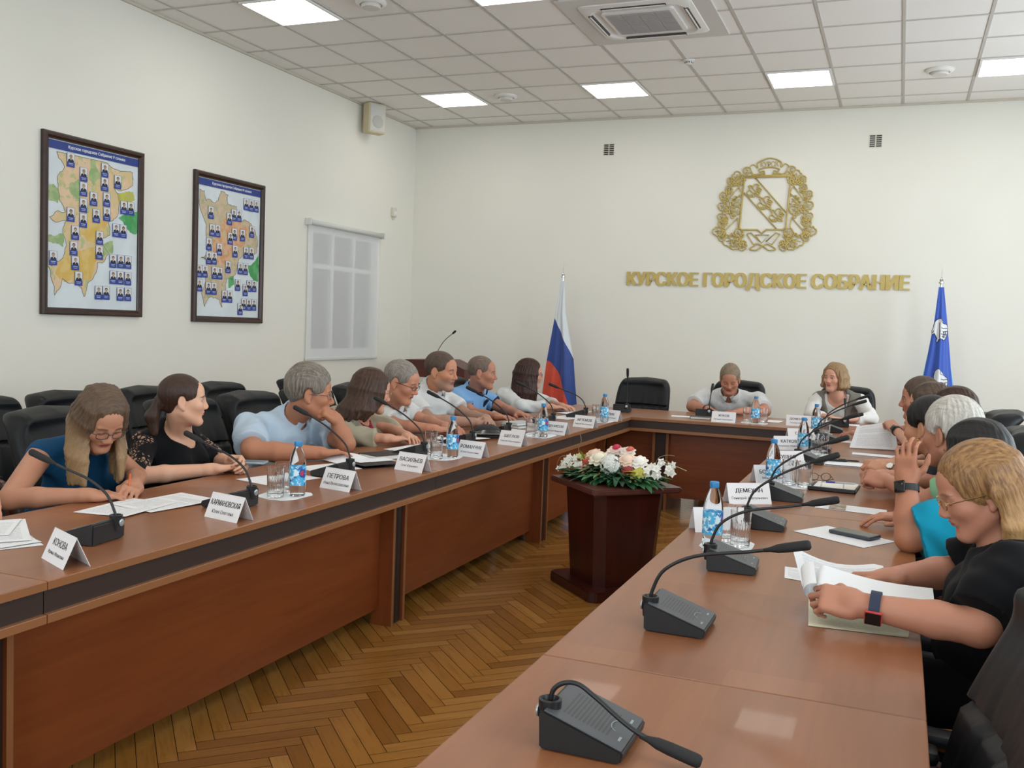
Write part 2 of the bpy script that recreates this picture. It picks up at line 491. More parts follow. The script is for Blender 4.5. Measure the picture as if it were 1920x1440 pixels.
def crest():
    root = thing('crest', 'gold openwork city crest with shield and oak wreath on back wall', 'crest', (4.06, YB, 2.855))
    k1, k2 = 0.000788, 0.000799
    def P(x, y, d=0.011): return Vector(((x - 820) * k1, -d, (745 - y) * k2))
    def line(bm, pts, r=0.0075, closed=False, d=0.011):
        q = [P(x, y, d) for x, y in pts]
        if closed: q.append(q[0])
        add_tube(bm, q, r, 6)
    def curve(bm, pts, r=0.0065, d=0.011):
        add_tube(bm, spline([P(x, y, d) for x, y in pts], 5), r, 6)
    # shield with its diagonal band
    bm = B()
    line(bm, [(525, 370), (1150, 370), (1120, 1050), (1085, 1080), (860, 1080), (800, 1130), (745, 1080), (520, 1080), (495, 1050)], 0.010, True)
    line(bm, [(540, 355), (1170, 352)], 0.009)
    line(bm, [(680, 380), (1115, 850)], 0.0072); line(bm, [(530, 575), (1005, 1075)], 0.0072)
    obj('shield', bm, M_gold, root)
    for (bx, by) in ((672, 550), (828, 718), (990, 885)):
        bm = B()
        def b(pts, r=0.0066): curve(bm, [(bx + x, by + y) for x, y in pts], r * 1.1)
        b([(-85, -62), (-60, -70), (-35, -60), (-20, -30), (15, 10), (40, 30)])
        b([(-85, -62), (-65, -40), (-60, -15), (-30, 20), (0, 35), (40, 30)])
        b([(-20, -45), (0, -80), (40, -85), (60, -60), (50, -25)])
        b([(-60, -10), (-90, 10), (-95, 40), (-70, 60), (-40, 55)])
        for q in range(3):
            b([(30 - q * 6, -50 + q * 26), (70, -35 + q * 26), (100 - q * 14, -5 + q * 30)], 0.007)
            b([(-75 + q * 26, 50), (-65 + q * 26, 70), (-40 + q * 22, 88)], 0.007)
        b([(20, 40), (55, 55), (80, 80), (30, 75), (10, 50)], 0.007)
        obj('partridge', bm, M_gold, root)
    # scroll at the top with the city's name
    bm = B()
    curve(bm, [(705, 240), (700, 180), (780, 138), (860, 120), (950, 138), (1015, 180), (1010, 240)], 0.008)
    curve(bm, [(715, 270), (780, 250), (860, 240), (940, 250), (1000, 270)], 0.008)
    for s in (1, -1):
        def m(pts): return [(857 + s * (x - 857), y) for x, y in pts]
        curve(bm, m([(705, 240), (690, 240), (650, 200), (610, 215), (600, 240), (640, 320), (690, 330), (740, 320), (790, 330)]), 0.006)
        curve(bm, m([(600, 240), (545, 235), (510, 260), (520, 300), (560, 300), (570, 270), (545, 262)]), 0.0075)
        curve(bm, m([(515, 300), (560, 330), (610, 300), (650, 345), (720, 330), (800, 350)]), 0.0065)
        curve(bm, m([(715, 270), (740, 300), (790, 290), (805, 350)]), 0.007)
    sc = obj('scroll', bm, M_gold, root)
    bm = B(); text_bm(bm, 'КУРСК', 0.07, Matrix.Translation(P(860, 195, 0.006)) @ Matrix.Rotation(math.radians(90), 4, 'X'), 0, 0.004, 0.001, fit=(0.19, 0.055))
    obj('scroll_lettering', bm, M_gold, sc)
    # oak leaves
    def leaf(tip, base):
        bm = B(); tx, ty = tip; bx, by = base
        dx, dy = tx - bx, ty - by; L = math.hypot(dx, dy); ux, uy = dx / L, dy / L; w = L * 0.43
        def at(s, q): return (bx + ux * L * s - uy * w * q, by + uy * L * s + ux * w * q)
        lobes = [(0.0, 0.05), (0.15, 0.55), (0.28, 0.45), (0.42, 0.95), (0.55, 0.65), (0.7, 0.85), (0.82, 0.5), (0.93, 0.45), (1.0, 0.0)]
        pts = [at(s, q) for s, q in lobes] + [at(s, -q) for s, q in lobes[-2::-1]]
        curve(bm, pts, 0.0072)
        line(bm, [at(0.0, 0), at(0.80, 0)], 0.0065)
        for q in (1, -1): line(bm, [at(0.12, 0), at(0.42, 0.5 * q)], 0.0055); line(bm, [at(0.42, 0), at(0.66, 0.42 * q)], 0.0048)
        obj('oak_leaf', bm, M_gold, root)
    LV = [((430, 285), (420, 480)), ((310, 375), (400, 480)), ((515, 335), (440, 480)), ((300, 480), (350, 590)), ((222, 570), (305, 690)), ((188, 735), (340, 800)),
          ((500, 640), (360, 760)), ((492, 790), (345, 860)), ((188, 880), (330, 950)), ((198, 1000), (330, 975)), ((125, 1110), (300, 1085)), ((235, 1230), (300, 1110)),
          ((450, 1070), (545, 1190)), ((278, 1250), (510, 1200)), ((395, 1335), (530, 1215)), ((535, 1365), (570, 1225))]
    for tip, base in LV:
        leaf(tip, base); leaf((1640 - tip[0] + 10, tip[1]), (1640 - base[0] + 10, base[1]))
    for s in (1, -1):
        def m(pts): return [(825 + s * (x - 825), y) for x, y in pts]
        bm = B()
        line(bm, m([(455, 500), (320, 670), (345, 725), (500, 590), (480, 540)]), 0.006, True); obj('ribbon', bm, M_gold, root); bm = B()
        line(bm, m([(462, 915), (292, 1100), (300, 1185), (375, 1180), (475, 1040)]), 0.006, True); obj('ribbon', bm, M_gold, root); bm = B()
        line(bm, m([(600, 1140), (655, 1120), (785, 1240), (700, 1280)]), 0.006, True); obj('ribbon', bm, M_gold, root); bm = B()
        curve(bm, m([(820, 1300), (760, 1275), (690, 1310), (650, 1345), (730, 1360), (790, 1325), (820, 1300)]), 0.008)
        obj('ribbon', bm, M_gold, root)
    bm = B(); line(bm, [(715, 1152), (900, 1152), (808, 1260)], 0.006, True); obj('ribbon', bm, M_gold, root)
    for (x, y) in ((320, 830), (390, 900), (1330, 830), (1230, 900)):
        bm = B(); curve(bm, [(x + 22 * math.cos(a), y + 26 * math.sin(a)) for a in [q * math.pi / 4 for q in range(9)]], 0.006); obj('acorn', bm, M_gold, root)
crest()

def wall_vent(x, z, label):
    t = thing('wall_vent', label, 'vent', (x, YB, z), 0, 'dark slotted vents high on the back wall')
    bm = B(); add_box(bm, (-0.064, -0.004, -0.068), (0.064, 0.0, 0.068)); obj('plate', bm, mat('vent_plate', '#d9d6c9', 0.7), t)
    bm = B()
    for q in range(6):
        for s in (-1, 1):
            add_box(bm, (0.032 * s - 0.026, -0.0065, -0.058 + q * 0.021), (0.032 * s + 0.026, -0.0035, -0.046 + q * 0.021))
    obj('slots', bm, mat('vent_dark', '#25231f', 0.8), t)
wall_vent(2.275, 3.51, 'small dark slotted wall vent left of the crest')
wall_vent(5.155, 3.50, 'small dark slotted wall vent right of the crest')

# wall speaker and small boxes on the left wall
t = thing('wall_speaker', 'cream box loudspeaker high on the left wall near the corner', 'loudspeaker', (XL, -1.42, 3.70), math.radians(-28))
M_cream = mat('speaker_cream', '#cfc3a2', 0.5)
bm = B(); add_box(bm, (0.10, -0.11, -0.165), (0.235, 0.11, 0.165), 0.012); sp = obj('cabinet', bm, M_cream, t)
bm = B(); add_box(bm, (0.232, -0.098, -0.15), (0.242, 0.098, 0.15), 0.004)
gr = obj('grille', bm, mat('speaker_grille', '#c9c9c2', 0.7, 0.5, 900), t)
bm = B(); add_lathe(bm, [(0.07, 0), (0.066, 0.004), (0.02, 0.005)], 28, M=Matrix.Translation((0.242, 0, -0.04)) @ Matrix.Rotation(math.radians(90), 4, 'Y')); obj('cone_disc', bm, mat('speaker_cone', '#b5b5ae', 0.7), gr, True)
bm = B(); add_box(bm, (0.0, -0.05, -0.13), (0.03, 0.05, 0.13), 0.004); add_box(bm, (0.02, -0.02, -0.03), (0.12, 0.02, 0.03), 0.003)
for z in (-0.1, 0.1): add_lathe(bm, [(0.008, 0), (0.008, 0.006)], 10, M=Matrix.Translation((0.03, 0, z)) @ Matrix.Rotation(math.radians(90), 4, 'Y'))
obj('bracket', bm, mat('speaker_bracket', '#b39b6e', 0.5), t)
t = thing('motion_sensor', 'small cream motion sensor box on left wall above the blind', 'sensor', (XL, -0.76, 2.75))
bm = B(); add_box(bm, (0, -0.045, -0.05), (0.04, 0.045, 0.06), 0.008); add_box(bm, (0.0, -0.015, -0.085), (0.02, 0.015, -0.05), 0.004); obj('housing', bm, mat('sensor_cream', '#d8d4c4', 0.5), t)
bm = B(); add_box(bm, (0.037, -0.03, -0.03), (0.046, 0.03, 0.02), 0.004); obj('lens', bm, M_white, t)

# roller blind over window_1, its cloth letting a little of the window through
t = thing('roller_blind', 'white roller blind pulled down over the window on left wall', 'blind', (XL, 0, 0))
bm = B(); add_tube(bm, [(0.045, -2.56, 2.44), (0.045, -1.07, 2.44)], 0.026, 16)
add_box(bm, (0.0, -2.585, 2.405), (0.075, -2.56, 2.475), 0.006); add_box(bm, (0.0, -1.07, 2.405), (0.075, -1.045, 2.475), 0.006)
obj('roller_tube', bm, mat('blind_rail', '#d5d8d4', 0.5), t)
m = NT('blind_cloth'); tr = m.n('ShaderNodeBsdfTransparent'); mx = m.n('ShaderNodeMixShader')
m.set(col=lin('#f0f3f4'), rough=0.9); mx.inputs[0].default_value = 0.38
m.link(m.bsdf.outputs[0], mx.inputs[1]); m.link(tr.outputs[0], mx.inputs[2]); m.link(mx.outputs[0], m.t.nodes['Material Output'].inputs[0])
bm = B(); v = [[bm.verts.new((0.02 + 0.0004 * math.sin(i * 0.7), -2.545 + 1.46 * i / 30, z)) for z in (1.025, 1.7, 2.43)] for i in range(31)]
for i in range(30):
    for k in range(2): bm.faces.new((v[i][k], v[i + 1][k], v[i + 1][k + 1], v[i][k + 1]))
obj('cloth', bm, m.m, t, True)
bm = B(); add_box(bm, (0.01, -2.55, 1.0), (0.032, -1.08, 1.028), 0.005); obj('bottom_bar', bm, mat('blind_bar', '#cfd3d0', 0.45), t)
# ------------------------------------------------------------------ tables
TZ = 0.75
W_top = lambda ax: wood('table_top_' + ax, '#774a2f', '#90593a', ax, 0.30, 0.8, 0.42, 0.06)
W_pan = lambda ax: wood('table_panel_' + ax, '#703414', '#8d4a20', ax, 0.38, 0.55)
M_edge = mat('table_edge', '#8c5c38', 0.4)
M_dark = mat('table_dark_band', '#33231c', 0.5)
XI, XO, YI = 3.55, 4.853, -3.55          # inner edges of the left, right and head tables

def table_module(label, a0, a1, side):
    """one straight length of the ring; local x = along the table, local y = outwards from the ring's inside"""
    D = 0.74; L = a1 - a0; g = 0.0015
    ax = 'X'
    t = thing('table', label, 'table', (0, 0, 0), 0, 'sections of the conference table')
    bm = B(); add_box(bm, (g, 0, TZ - 0.022), (L - g, D, TZ), 0.002, 0)
    obj('table_top', bm, W_top(ax), t)
    bm = B(); add_box(bm, (g, -0.0015, TZ - 0.0225), (L - g, 0.0, TZ - 0.002)); obj('edge_strip', bm, M_edge, t)
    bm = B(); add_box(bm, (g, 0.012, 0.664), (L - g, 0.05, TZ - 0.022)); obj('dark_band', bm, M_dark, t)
    bm = B(); add_box(bm, (g, -0.002, 0.640), (L - g, 0.26, 0.664), 0.002); obj('lower_ledge', bm, M_edge, t)
    bm = B(); add_box(bm, (0.065, 0.26, 0.08), (L - 0.065, 0.278, 0.640)); obj('modesty_panel', bm, W_pan(ax), t)
    for x0 in (0.045, L - 0.065):
        bm = B(); add_box(bm, (x0, 0.192, 0.0), (x0 + 0.020, 0.30, 0.640)); e = obj('end_panel', bm, W_pan('Z'), t)
        bm = B(); add_box(bm, (x0 - 0.0005, 0.190, 0.0), (x0 + 0.0205, 0.192, 0.640)); obj('edge_strip', bm, M_edge, e)
    bm = B(); add_box(bm, (g, 0.205, 0.0), (0.045, 0.215, 0.640)); obj('joint_cover', bm, M_dark, t)
    bm = B(); add_box(bm, (L - 0.045, 0.205, 0.0), (L - g, 0.215, 0.640)); obj('joint_cover', bm, M_dark, t)
    if side == 'L':
        t.rotation_euler = (0, 0, math.radians(90)); t.location = (XI, a0, 0)
    if side == 'R': t.rotation_euler = (0, 0, math.radians(-90)); t.location = (XO, a1, 0)
    return t
table_module('table section at the lower left corner, cut by the frame', -11.1, -9.215, 'L')
table_module('left table section with the front dark joint, before the woman in blue', -9.215, -7.005, 'L')
table_module('middle section of the left table, before the men in white shirts', -7.005, -4.985, 'L')
table_module('far left table section beside the corner', -4.985, YI, 'L')
table_module('nearest right table section, under the foreground microphone', -10.5, -9.13, 'R')
table_module('right table section with the blonde woman\'s papers', -9.13, -7.17, 'R')
table_module('right table section with the black ring binder', -7.17, -5.1, 'R')
table_module('far right table section with the raised sheet of paper', -5.1, YI, 'R')

def head_table():
    t = thing('table', 'head section of the conference table across the back', 'table', (0, 0, 0), 0, 'sections of the conference table')
    x0, x1, y0, y1 = XI - 0.74, XO + 0.74, YI, YI + 0.84
    bm = B(); add_box(bm, (x0, y0 + 0.0015, TZ - 0.022), (x1, y1, TZ), 0.002); obj('table_top', bm, W_top('X'), t)
    bm = B(); add_box(bm, (XI, y0 - 0.001, TZ - 0.0225), (XO, y0 + 0.0015, TZ - 0.002)); obj('edge_strip', bm, M_edge, t)
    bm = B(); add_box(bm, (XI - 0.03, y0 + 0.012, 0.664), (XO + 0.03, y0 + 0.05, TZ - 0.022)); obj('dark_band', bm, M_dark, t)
    bm = B(); add_box(bm, (XI - 0.25, y0 + 0.0, 0.640), (XO + 0.25, y0 + 0.26, 0.6638), 0.002); obj('lower_ledge', bm, M_edge, t)
    bm = B(); add_box(bm, (XI - 0.25, y0 + 0.2, 0.10), (3.70, y0 + 0.218, 0.640)); obj('modesty_panel', bm, W_pan('X'), t)
    bm = B(); add_box(bm, (3.83, y0 + 0.2, 0.10), (XO + 0.25, y0 + 0.218, 0.640)); obj('modesty_panel', bm, W_pan('X'), t)
    for x in (3.70, 3.81, XO + 0.06):
        bm = B(); add_box(bm, (x, y0 + 0.14, 0), (x + 0.02, y1 - 0.1, 0.640)); e = obj('end_panel', bm, W_pan('Z'), t)
        bm = B(); add_box(bm, (x - 0.0005, y0 + 0.138, 0), (x + 0.0205, y0 + 0.14, 0.640)); obj('edge_strip', bm, M_edge, e)
    bm = B(); add_box(bm, (3.72, y0 + 0.16, 0), (3.81, y0 + 0.17, 0.640)); obj('joint_cover', bm, M_dark, t)
head_table()

# ------------------------------------------------------------------ chairs
M_lea = NT('black_leather'); _c = M_lea.coord()
M_lea.set(col=M_lea.mix(M_lea.noise(_c, 9, 3), lin('#090b0e'), lin('#101317')), rough=0.44, spec=0.3); M_lea.bump(M_lea.noise(_c, 160, 4), 0.12, 0.002); M_lea = M_lea.m
M_cwood = wood('chair_mahogany', '#3a130c', '#54201a'.replace('1a', '14'), 'Y', 0.3)
M_chrome = mat('chrome', '#c9cbcd', 0.15, metal=1.0)

def sheet(bm, nu, nv, f, close=True):
    """a closed padded sheet from f(u,v)->(front point, back point)"""
    A = [[None] * (nv + 1) for _ in range(nu + 1)]; Bk = [[None] * (nv + 1) for _ in range(nu + 1)]
    for i in range(nu + 1):
        for k in range(nv + 1):
            p, q = f(i / nu, k / nv); A[i][k] = bm.verts.new(p); Bk[i][k] = bm.verts.new(q)
    for i in range(nu):
        for k in range(nv):
            bm.faces.new((A[i][k], A[i + 1][k], A[i + 1][k + 1], A[i][k + 1]))
            bm.faces.new((Bk[i][k], Bk[i][k + 1], Bk[i + 1][k + 1], Bk[i + 1][k]))
    for k in range(nv):
        bm.faces.new((A[0][k], A[0][k + 1], Bk[0][k + 1], Bk[0][k])); bm.faces.new((A[nu][k], Bk[nu][k], Bk[nu][k + 1], A[nu][k + 1]))
    for i in range(nu):
        bm.faces.new((A[i][0], Bk[i][0], Bk[i + 1][0], A[i + 1][0])); bm.faces.new((A[i][nv], A[i + 1][nv], Bk[i + 1][nv], Bk[i][nv]))

def make_chair(label):
    """faces local +x; origin on the floor under the seat"""
    t = thing('conference_chair', label, 'chair', (0, 0, 0), 0, 'black leather conference chairs')
    R = random.Random(5)
    ph = [R.uniform(0, 6.28) for _ in range(8)]
    def back(u, v):
        s = 2 * u - 1                                   # across
        z = 0.43 + 0.56 * v
        w = 0.235 + 0.035 * math.sin(v * 2.6) - 0.02 * v
        rc = 0.10                                       # rounded upper corners
        top = 0.56 * (1 - v)
        if top < rc: w -= (rc - math.sqrt(max(0, rc * rc - (rc - top) ** 2))) * 0.62
        x = -0.22 - 0.175 * v + 0.035 * math.sin(v * 3.1) + 0.035 * s * s
        edge = min(1, (1 - abs(s)) / 0.22, v / 0.06 + 0.25, (1 - v) / 0.07 + 0.0)
        edge = max(0.0, edge); puff = math.sqrt(1 - (1 - edge) ** 2)
        seam = math.exp(-((v - 0.56) / 0.013) ** 2)
        gath = 0.0
        if v > 0.56: gath = math.exp(-(v - 0.56) / 0.10) * (0.003 * math.sin(s * 19 + ph[0] + 3 * v) + 0.002 * math.sin(s * 33 + ph[1]))
        else: gath = math.exp(-(0.56 - v) / 0.2) * (0.0045 * math.sin(s * 17 + ph[2]) + 0.003 * math.sin(s * 29 + ph[3] - 4 * v))
        th = 0.012 + 0.055 * puff
        roll = 0.03 * math.exp(-((v - 0.95) / 0.07) ** 2)
        xf = x + th + (gath - 0.022 * seam) * puff + roll * puff
        xb = x - 0.012 - 0.032 * puff - roll * 0.8 * puff
        return (xf, s * w, z + 0.012 * (1 - abs(s)) * v), (xb, s * w, z + 0.012 * (1 - abs(s)) * v)
    bm = B(); sheet(bm, 44, 60, back); obj('backrest', bm, M_lea, t, True)
    def seat(u, v):
        s = 2 * u - 1; x = -0.24 + 0.50 * v; w = 0.225 + 0.012 * math.sin(v * 3.1)
        edge = max(0, min(1, (1 - abs(s)) / 0.25, v / 0.2, (1 - v) / 0.2)); puff = math.sqrt(1 - (1 - edge) ** 2)
        g = 0.004 * math.sin(s * 9 + ph[4]) * math.sin(v * 8 + ph[5])
        return (x, s * w, 0.395 + 0.085 * puff + g * puff - 0.02 * max(0, v - 0.8) * 5 * 0.5), (x, s * w, 0.375)
    bm = B(); sheet(bm, 20, 20, seat); s = obj('seat', bm, M_lea, t, True)
    bm = B(); add_box(bm, (-0.24, -0.22, 0.36), (0.25, 0.22, 0.376), 0.004); obj('seat_trim', bm, M_chrome, s)
    for sd in (-1, 1):
        bm = B(); y = sd * 0.258
        add_tube(bm, spline([(0.24, y, 0.015), (0.22, y, 0.30), (0.19, y, 0.56), (0.10, y, 0.615), (-0.15, y, 0.60), (-0.23, y, 0.50)], 6), 0.019, 8)
        add_tube(bm, spline([(-0.30, y, 0.015), (-0.22, y, 0.3), (-0.20, y, 0.58)], 6), 0.019, 8)
        add_box(bm, (-0.2, min(y, y - sd * 0.06), 0.34), (0.2, max(y, y - sd * 0.06), 0.365))
        fr = obj('side_frame', bm, M_cwood, t, True)
        bm = B(); add_box(bm, (-0.16, y - 0.028, 0.61), (0.14, y + 0.028, 0.64), 0.012); obj('arm_pad', bm, M_lea, fr, True)
    bm = B(); add_box(bm, (-0.24, -0.258, 0.30), (-0.21, 0.258, 0.34), 0.005); add_box(bm, (0.18, -0.258, 0.28), (0.21, 0.258, 0.32), 0.005); obj('cross_rail', bm, M_cwood, t)
    return t

CHAIRS = [  # x, y, heading (degrees, direction the chair faces), label
    (2.350, -8.650, 8, 'black leather chair at the left edge behind the woman in blue'),
    (2.340, -7.780, 2, 'black leather chair holding the ponytail woman, its left side showing'),
    (2.320, -6.940, 0, 'black leather chair between the ponytail woman and the man in light blue'),
    (2.310, -6.350, 0, 'black leather chair behind the woman in the beige jacket'),
    (2.310, -5.760, 0, 'black leather chair behind the grey-haired man in white with glasses'),
    (2.310, -5.150, 0, 'black leather chair behind the bearded man in white'),
    (2.310, -4.510, 0, 'black leather chair behind the man in the blue polo'),
    (2.310, -3.660, 0, 'black leather chair right of the polo-shirted man, behind the white jacket'),
    (2.310, -9.460, 0, 'black leather chair beyond the left edge of the picture'),
    # second row against the left wall
    (1.380, -8.100, 0, 'black chair back peeping out behind the leftmost chair'),
    (1.380, -7.400, 0, 'black chair back of the rear row just right of the woman in blue'),
    (1.380, -6.840, 0, 'black chair back of the rear row just left of the ponytail woman'),
    (1.400, -6.200, 0, 'black chair back of the rear row, right of the ponytail woman'),
    (1.400, -5.500, 0, 'black chair back of the rear row left of the man in light blue'),
    (1.420, -4.550, 0, 'black chair back of the rear row above the beige jacket woman'),
    # head table
    (3.285, -2.420, -90, 'empty black leather chair at the head table near the tricolour flag'),
    (4.100, -1.960, -90, 'black leather chair behind the man at the head table'),
    (5.080, -1.940, -90, 'black leather chair behind the woman in the grey waistcoat'),
    # right-hand row
    (5.475, -9.30, 183, 'empty black leather chair in the right foreground corner'),
    (5.640, -8.620, 173, 'black leather chair of the blonde woman in the foreground'),
    (5.840, -7.40, 180, 'black leather chair of the person in turquoise'),
    (5.820, -6.72, 180, 'black leather chair behind the white-haired person'),
    (5.720, -6.08, 180, 'black leather chair with rounded top, lower of the two at the right'),
    (5.840, -5.50, 180, 'black leather chair of the bobbed dark-haired person'),
    (5.740, -4.92, 180, 'black leather chair with rounded top, farther of the two at the right'),
    (5.700, -4.18, 180, 'black leather chair of the man in the white patterned shirt'),
]
chair0 = None
for x, y, a, lab in CHAIRS:
    if chair0 is None: chair0 = c = make_chair(lab)
    else: c = copy_tree(chair0); c['label'] = lab
    c.location = (x, y, 0); c.rotation_euler = (0, 0, math.radians(a)); c.scale = (1, 1, 0.97 if x < 1.8 else (1.04 if y < -9.2 and x > 5 else 1.07 if 'rounded' in lab else 1.0))

# ------------------------------------------------------------------ conference microphones
M_mic = mat('microphone_black', '#17181a', 0.42, 0.05, 400)
M_mtop = NT('microphone_grille'); _c = M_mtop.coord()
_s = M_mtop.n('ShaderNodeSeparateXYZ'); M_mtop.link(_c, _s.inputs[0])
_w = M_mtop.math('SINE', M_mtop.math('MULTIPLY', _s.outputs[0], 900)); _q = M_mtop.math('SINE', M_mtop.math('MULTIPLY', _s.outputs[1], 1400))
_in = M_mtop.math('MULTIPLY', M_mtop.math('LESS_THAN', M_mtop.math('ABSOLUTE', _s.outputs[1]), 0.045), M_mtop.math('LESS_THAN', M_mtop.math('ABSOLUTE', _s.outputs[0]), 0.042))
_h = M_mtop.math('MULTIPLY', M_mtop.math('MULTIPLY', M_mtop.math('GREATER_THAN', _w, 0.1), M_mtop.math('GREATER_THAN', _q, -0.3)), _in)
M_mtop.set(col=M_mtop.mix(_h, lin('#45494c'), lin('#1d1e20')), rough=0.4); M_mtop = M_mtop.m
M_logo = mat('microphone_badge', '#aab4b6', 0.3, metal=0.6)
M_led = mat('microphone_mark', '#8f9a9c', 0.5)

def microphone(label, x, y, ang, neck, badge=True):
    """local +x points to the speaker's seat; the socket stands at the -x end. neck: (x,z[,y]) points from the socket"""
    t = thing('microphone', label, 'microphone', (x, y, TZ), math.radians(ang), 'gooseneck conference microphones')
    hw = 0.073
    bm = B(); P = [(-0.066, 0.002), (0.07, 0.002), (0.074, 0.012), (0.074, 0.022), (-0.062, 0.066), (-0.068, 0.06)]
    M = Matrix.Rotation(math.radians(90), 4, 'X')
    add_prism(bm, P, -hw, hw, M=M); bmesh.ops.bevel(bm, geom=[e for e in bm.edges], offset=0.003, segments=2, affect='EDGES')
    for sx in (-0.055, 0.06):
        for sy in (-0.06, 0.06): add_lathe(bm, [(0.007, 0), (0.007, 0.004)], 10, M=Matrix.Translation((sx, sy, 0)))
    b = obj('base', bm, M_mic, t)
    sl = math.atan2(0.044, 0.136)
    bm = B(); add_box(bm, (-0.067, -hw + 0.002, -0.001), (0.071, hw - 0.002, 0.0012), 0.001)
    obj('loudspeaker_grille', bm, M_mtop, t, loc=(0.004, 0, 0.0445), rot=(0, sl, 0))
    bm = B()
    add_tube(bm, [(0.045 - 0.012 * math.cos(a), 0.02 * math.sin(a), 0.0016) for a in [math.pi * (q / 8 - 0.5) for q in range(9)]], 0.0008, 4)
    add_box(bm, (0.056, -0.045, 0.001), (0.06, -0.03, 0.0018)); add_box(bm, (0.056, 0.03, 0.001), (0.06, 0.045, 0.0018))
    obj('button_marks', bm, M_led, t, loc=(0.004, 0, 0.0445), rot=(0, sl, 0))
    sy = -0.040
    bm = B(); add_lathe(bm, [(0.017, 0.028), (0.0185, 0.05), (0.0195, 0.074), (0.015, 0.0755), (0.012, 0.068), (0.004, 0.066)], 24, M=Matrix.Translation((-0.060, sy, 0)), cap=False)
    k = obj('socket', bm, M_mic, t, True)
    if badge:
        bm = B(); add_lathe(bm, [(0.011, 0), (0.011, 0.003), (0.009, 0.004), (0.002, 0.004)], 20, M=Matrix.Translation((-0.078, sy, 0.052)) @ Matrix.Rotation(math.radians(-90), 4, 'Y'))
        obj('badge', bm, M_logo, k, True)
    pts = [(-0.060, sy, 0.060)] + [(-0.060 + p[0], sy + (p[2] if len(p) > 2 else 0), p[1]) for p in neck]
    sp = spline(pts, 8); n = len(sp)
    Ls = [0.0]
    for a, c in zip(sp, sp[1:]): Ls.append(Ls[-1] + (c - a).length)
    cut = Ls[-1] - 0.085
    bm = B(); add_tube(bm, [p for p, l in zip(sp, Ls) if l < cut + 0.02], 0.0042, 8); obj('gooseneck', bm, M_mic, t)
    e = sp[-1]; dr = (sp[-1] - sp[-6]).normalized()
    hs = [(-0.1, 0.0042), (-0.086, 0.0055), (-0.07, 0.0095), (-0.05, 0.0108), (-0.008, 0.0112), (-0.002, 0.0105), (0.002, 0.007)]
    bm = B(); add_tube(bm, [e + dr * d for d, _ in hs], [r for _, r in hs], 14); obj('microphone_head', bm, mat('microphone_foam', '#1b1b1c', 0.75, 0.3, 900), t)
    return t
N1 = [(0.006, 0.085), (0.035, 0.135), (0.10, 0.176), (0.19, 0.205), (0.305, 0.245)]
N2 = [(0.004, 0.09), (0.03, 0.14), (0.10, 0.18), (0.22, 0.205), (0.345, 0.235)]
N3 = [(0.004, 0.09), (0.03, 0.14), (0.11, 0.20), (0.20, 0.245), (0.30, 0.285)]
N0 = [(0.004, 0.088), (0.022, 0.104), (0.048, 0.106), (0.08, 0.088), (0.15, 0.045), (0.25, 0.018)]
# left table: the seat lies towards -x, so the microphones are turned round
for (y, x, nk, a, lab) in (
        (-8.83, 3.295, N1, 180 + 8, 'black gooseneck microphone in front of the woman in blue'),
        (-8.19, 3.305, N1, 180, 'black gooseneck microphone in front of the ponytail woman'),
        (-7.39, 3.225, N3, 180, 'black gooseneck microphone in front of the man in the light blue shirt'),
        (-6.64, 3.205, N3, 180, 'black gooseneck microphone behind the third readable left-hand name card'),
        (-6.00, 3.19, N3, 180, 'black gooseneck microphone in front of the bearded man in white'),
        (-5.42, 3.18, N3, 182, 'black gooseneck microphone right of the black cap'),
        (-4.55, 3.17, N3, 180, 'black gooseneck microphone in front of the man in the blue polo'),
        (-3.90, 3.21, N1, 186, 'black gooseneck microphone in front of the woman in the white jacket')):
    microphone(lab, x, y, a, nk)
for (y, x, nk, a, lab) in (
        (-9.487, 5.068, N0, 0, 'nearest black microphone, its gooseneck bent down to the table'),
        (-8.80, 5.068, N2, 0, 'black gooseneck microphone standing alone left of the blonde woman\'s papers'),
        (-8.165, 5.088, N2, 4, 'black gooseneck microphone beside the nearest water bottle'),
        (-7.49, 5.095, N3, 2, 'black gooseneck microphone behind the nearest glasses, before a white name card'),
        (-6.835, 5.095, N3, 2, 'black gooseneck microphone left of the black ring binder'),
        (-5.54, 5.085, N3, 0, 'black gooseneck microphone left of the note pad with black pens'),
        (-4.93, 5.085, N1, 0, 'black gooseneck microphone, third from the far end of the right row'),
        (-4.28, 5.085, N3, 2, 'black gooseneck microphone left of the raised sheet of paper'),
        (-3.62, 5.085, N3, 3, 'black gooseneck microphone at the far end of the right row')):
    microphone(lab, x, y, a, nk)
for (x, y, a, nk, lab) in (
        (3.36, -3.13, 100, [(0.0, 0.1), (-0.004, 0.2), (-0.02, 0.30), (-0.05, 0.37)], 'black microphone on the far left corner of the head table'),
        (4.05, -3.05, 90, [(0.0, 0.1), (0.012, 0.16), (0.06, 0.22), (0.11, 0.27)], 'black microphone in front of the man at the head table'),
        (5.10, -3.10, 95, [(0.0, 0.09), (0.03, 0.13), (0.09, 0.17), (0.17, 0.21)], 'black microphone in front of the woman in the grey waistcoat')):
    microphone(lab, x, y, a, nk)

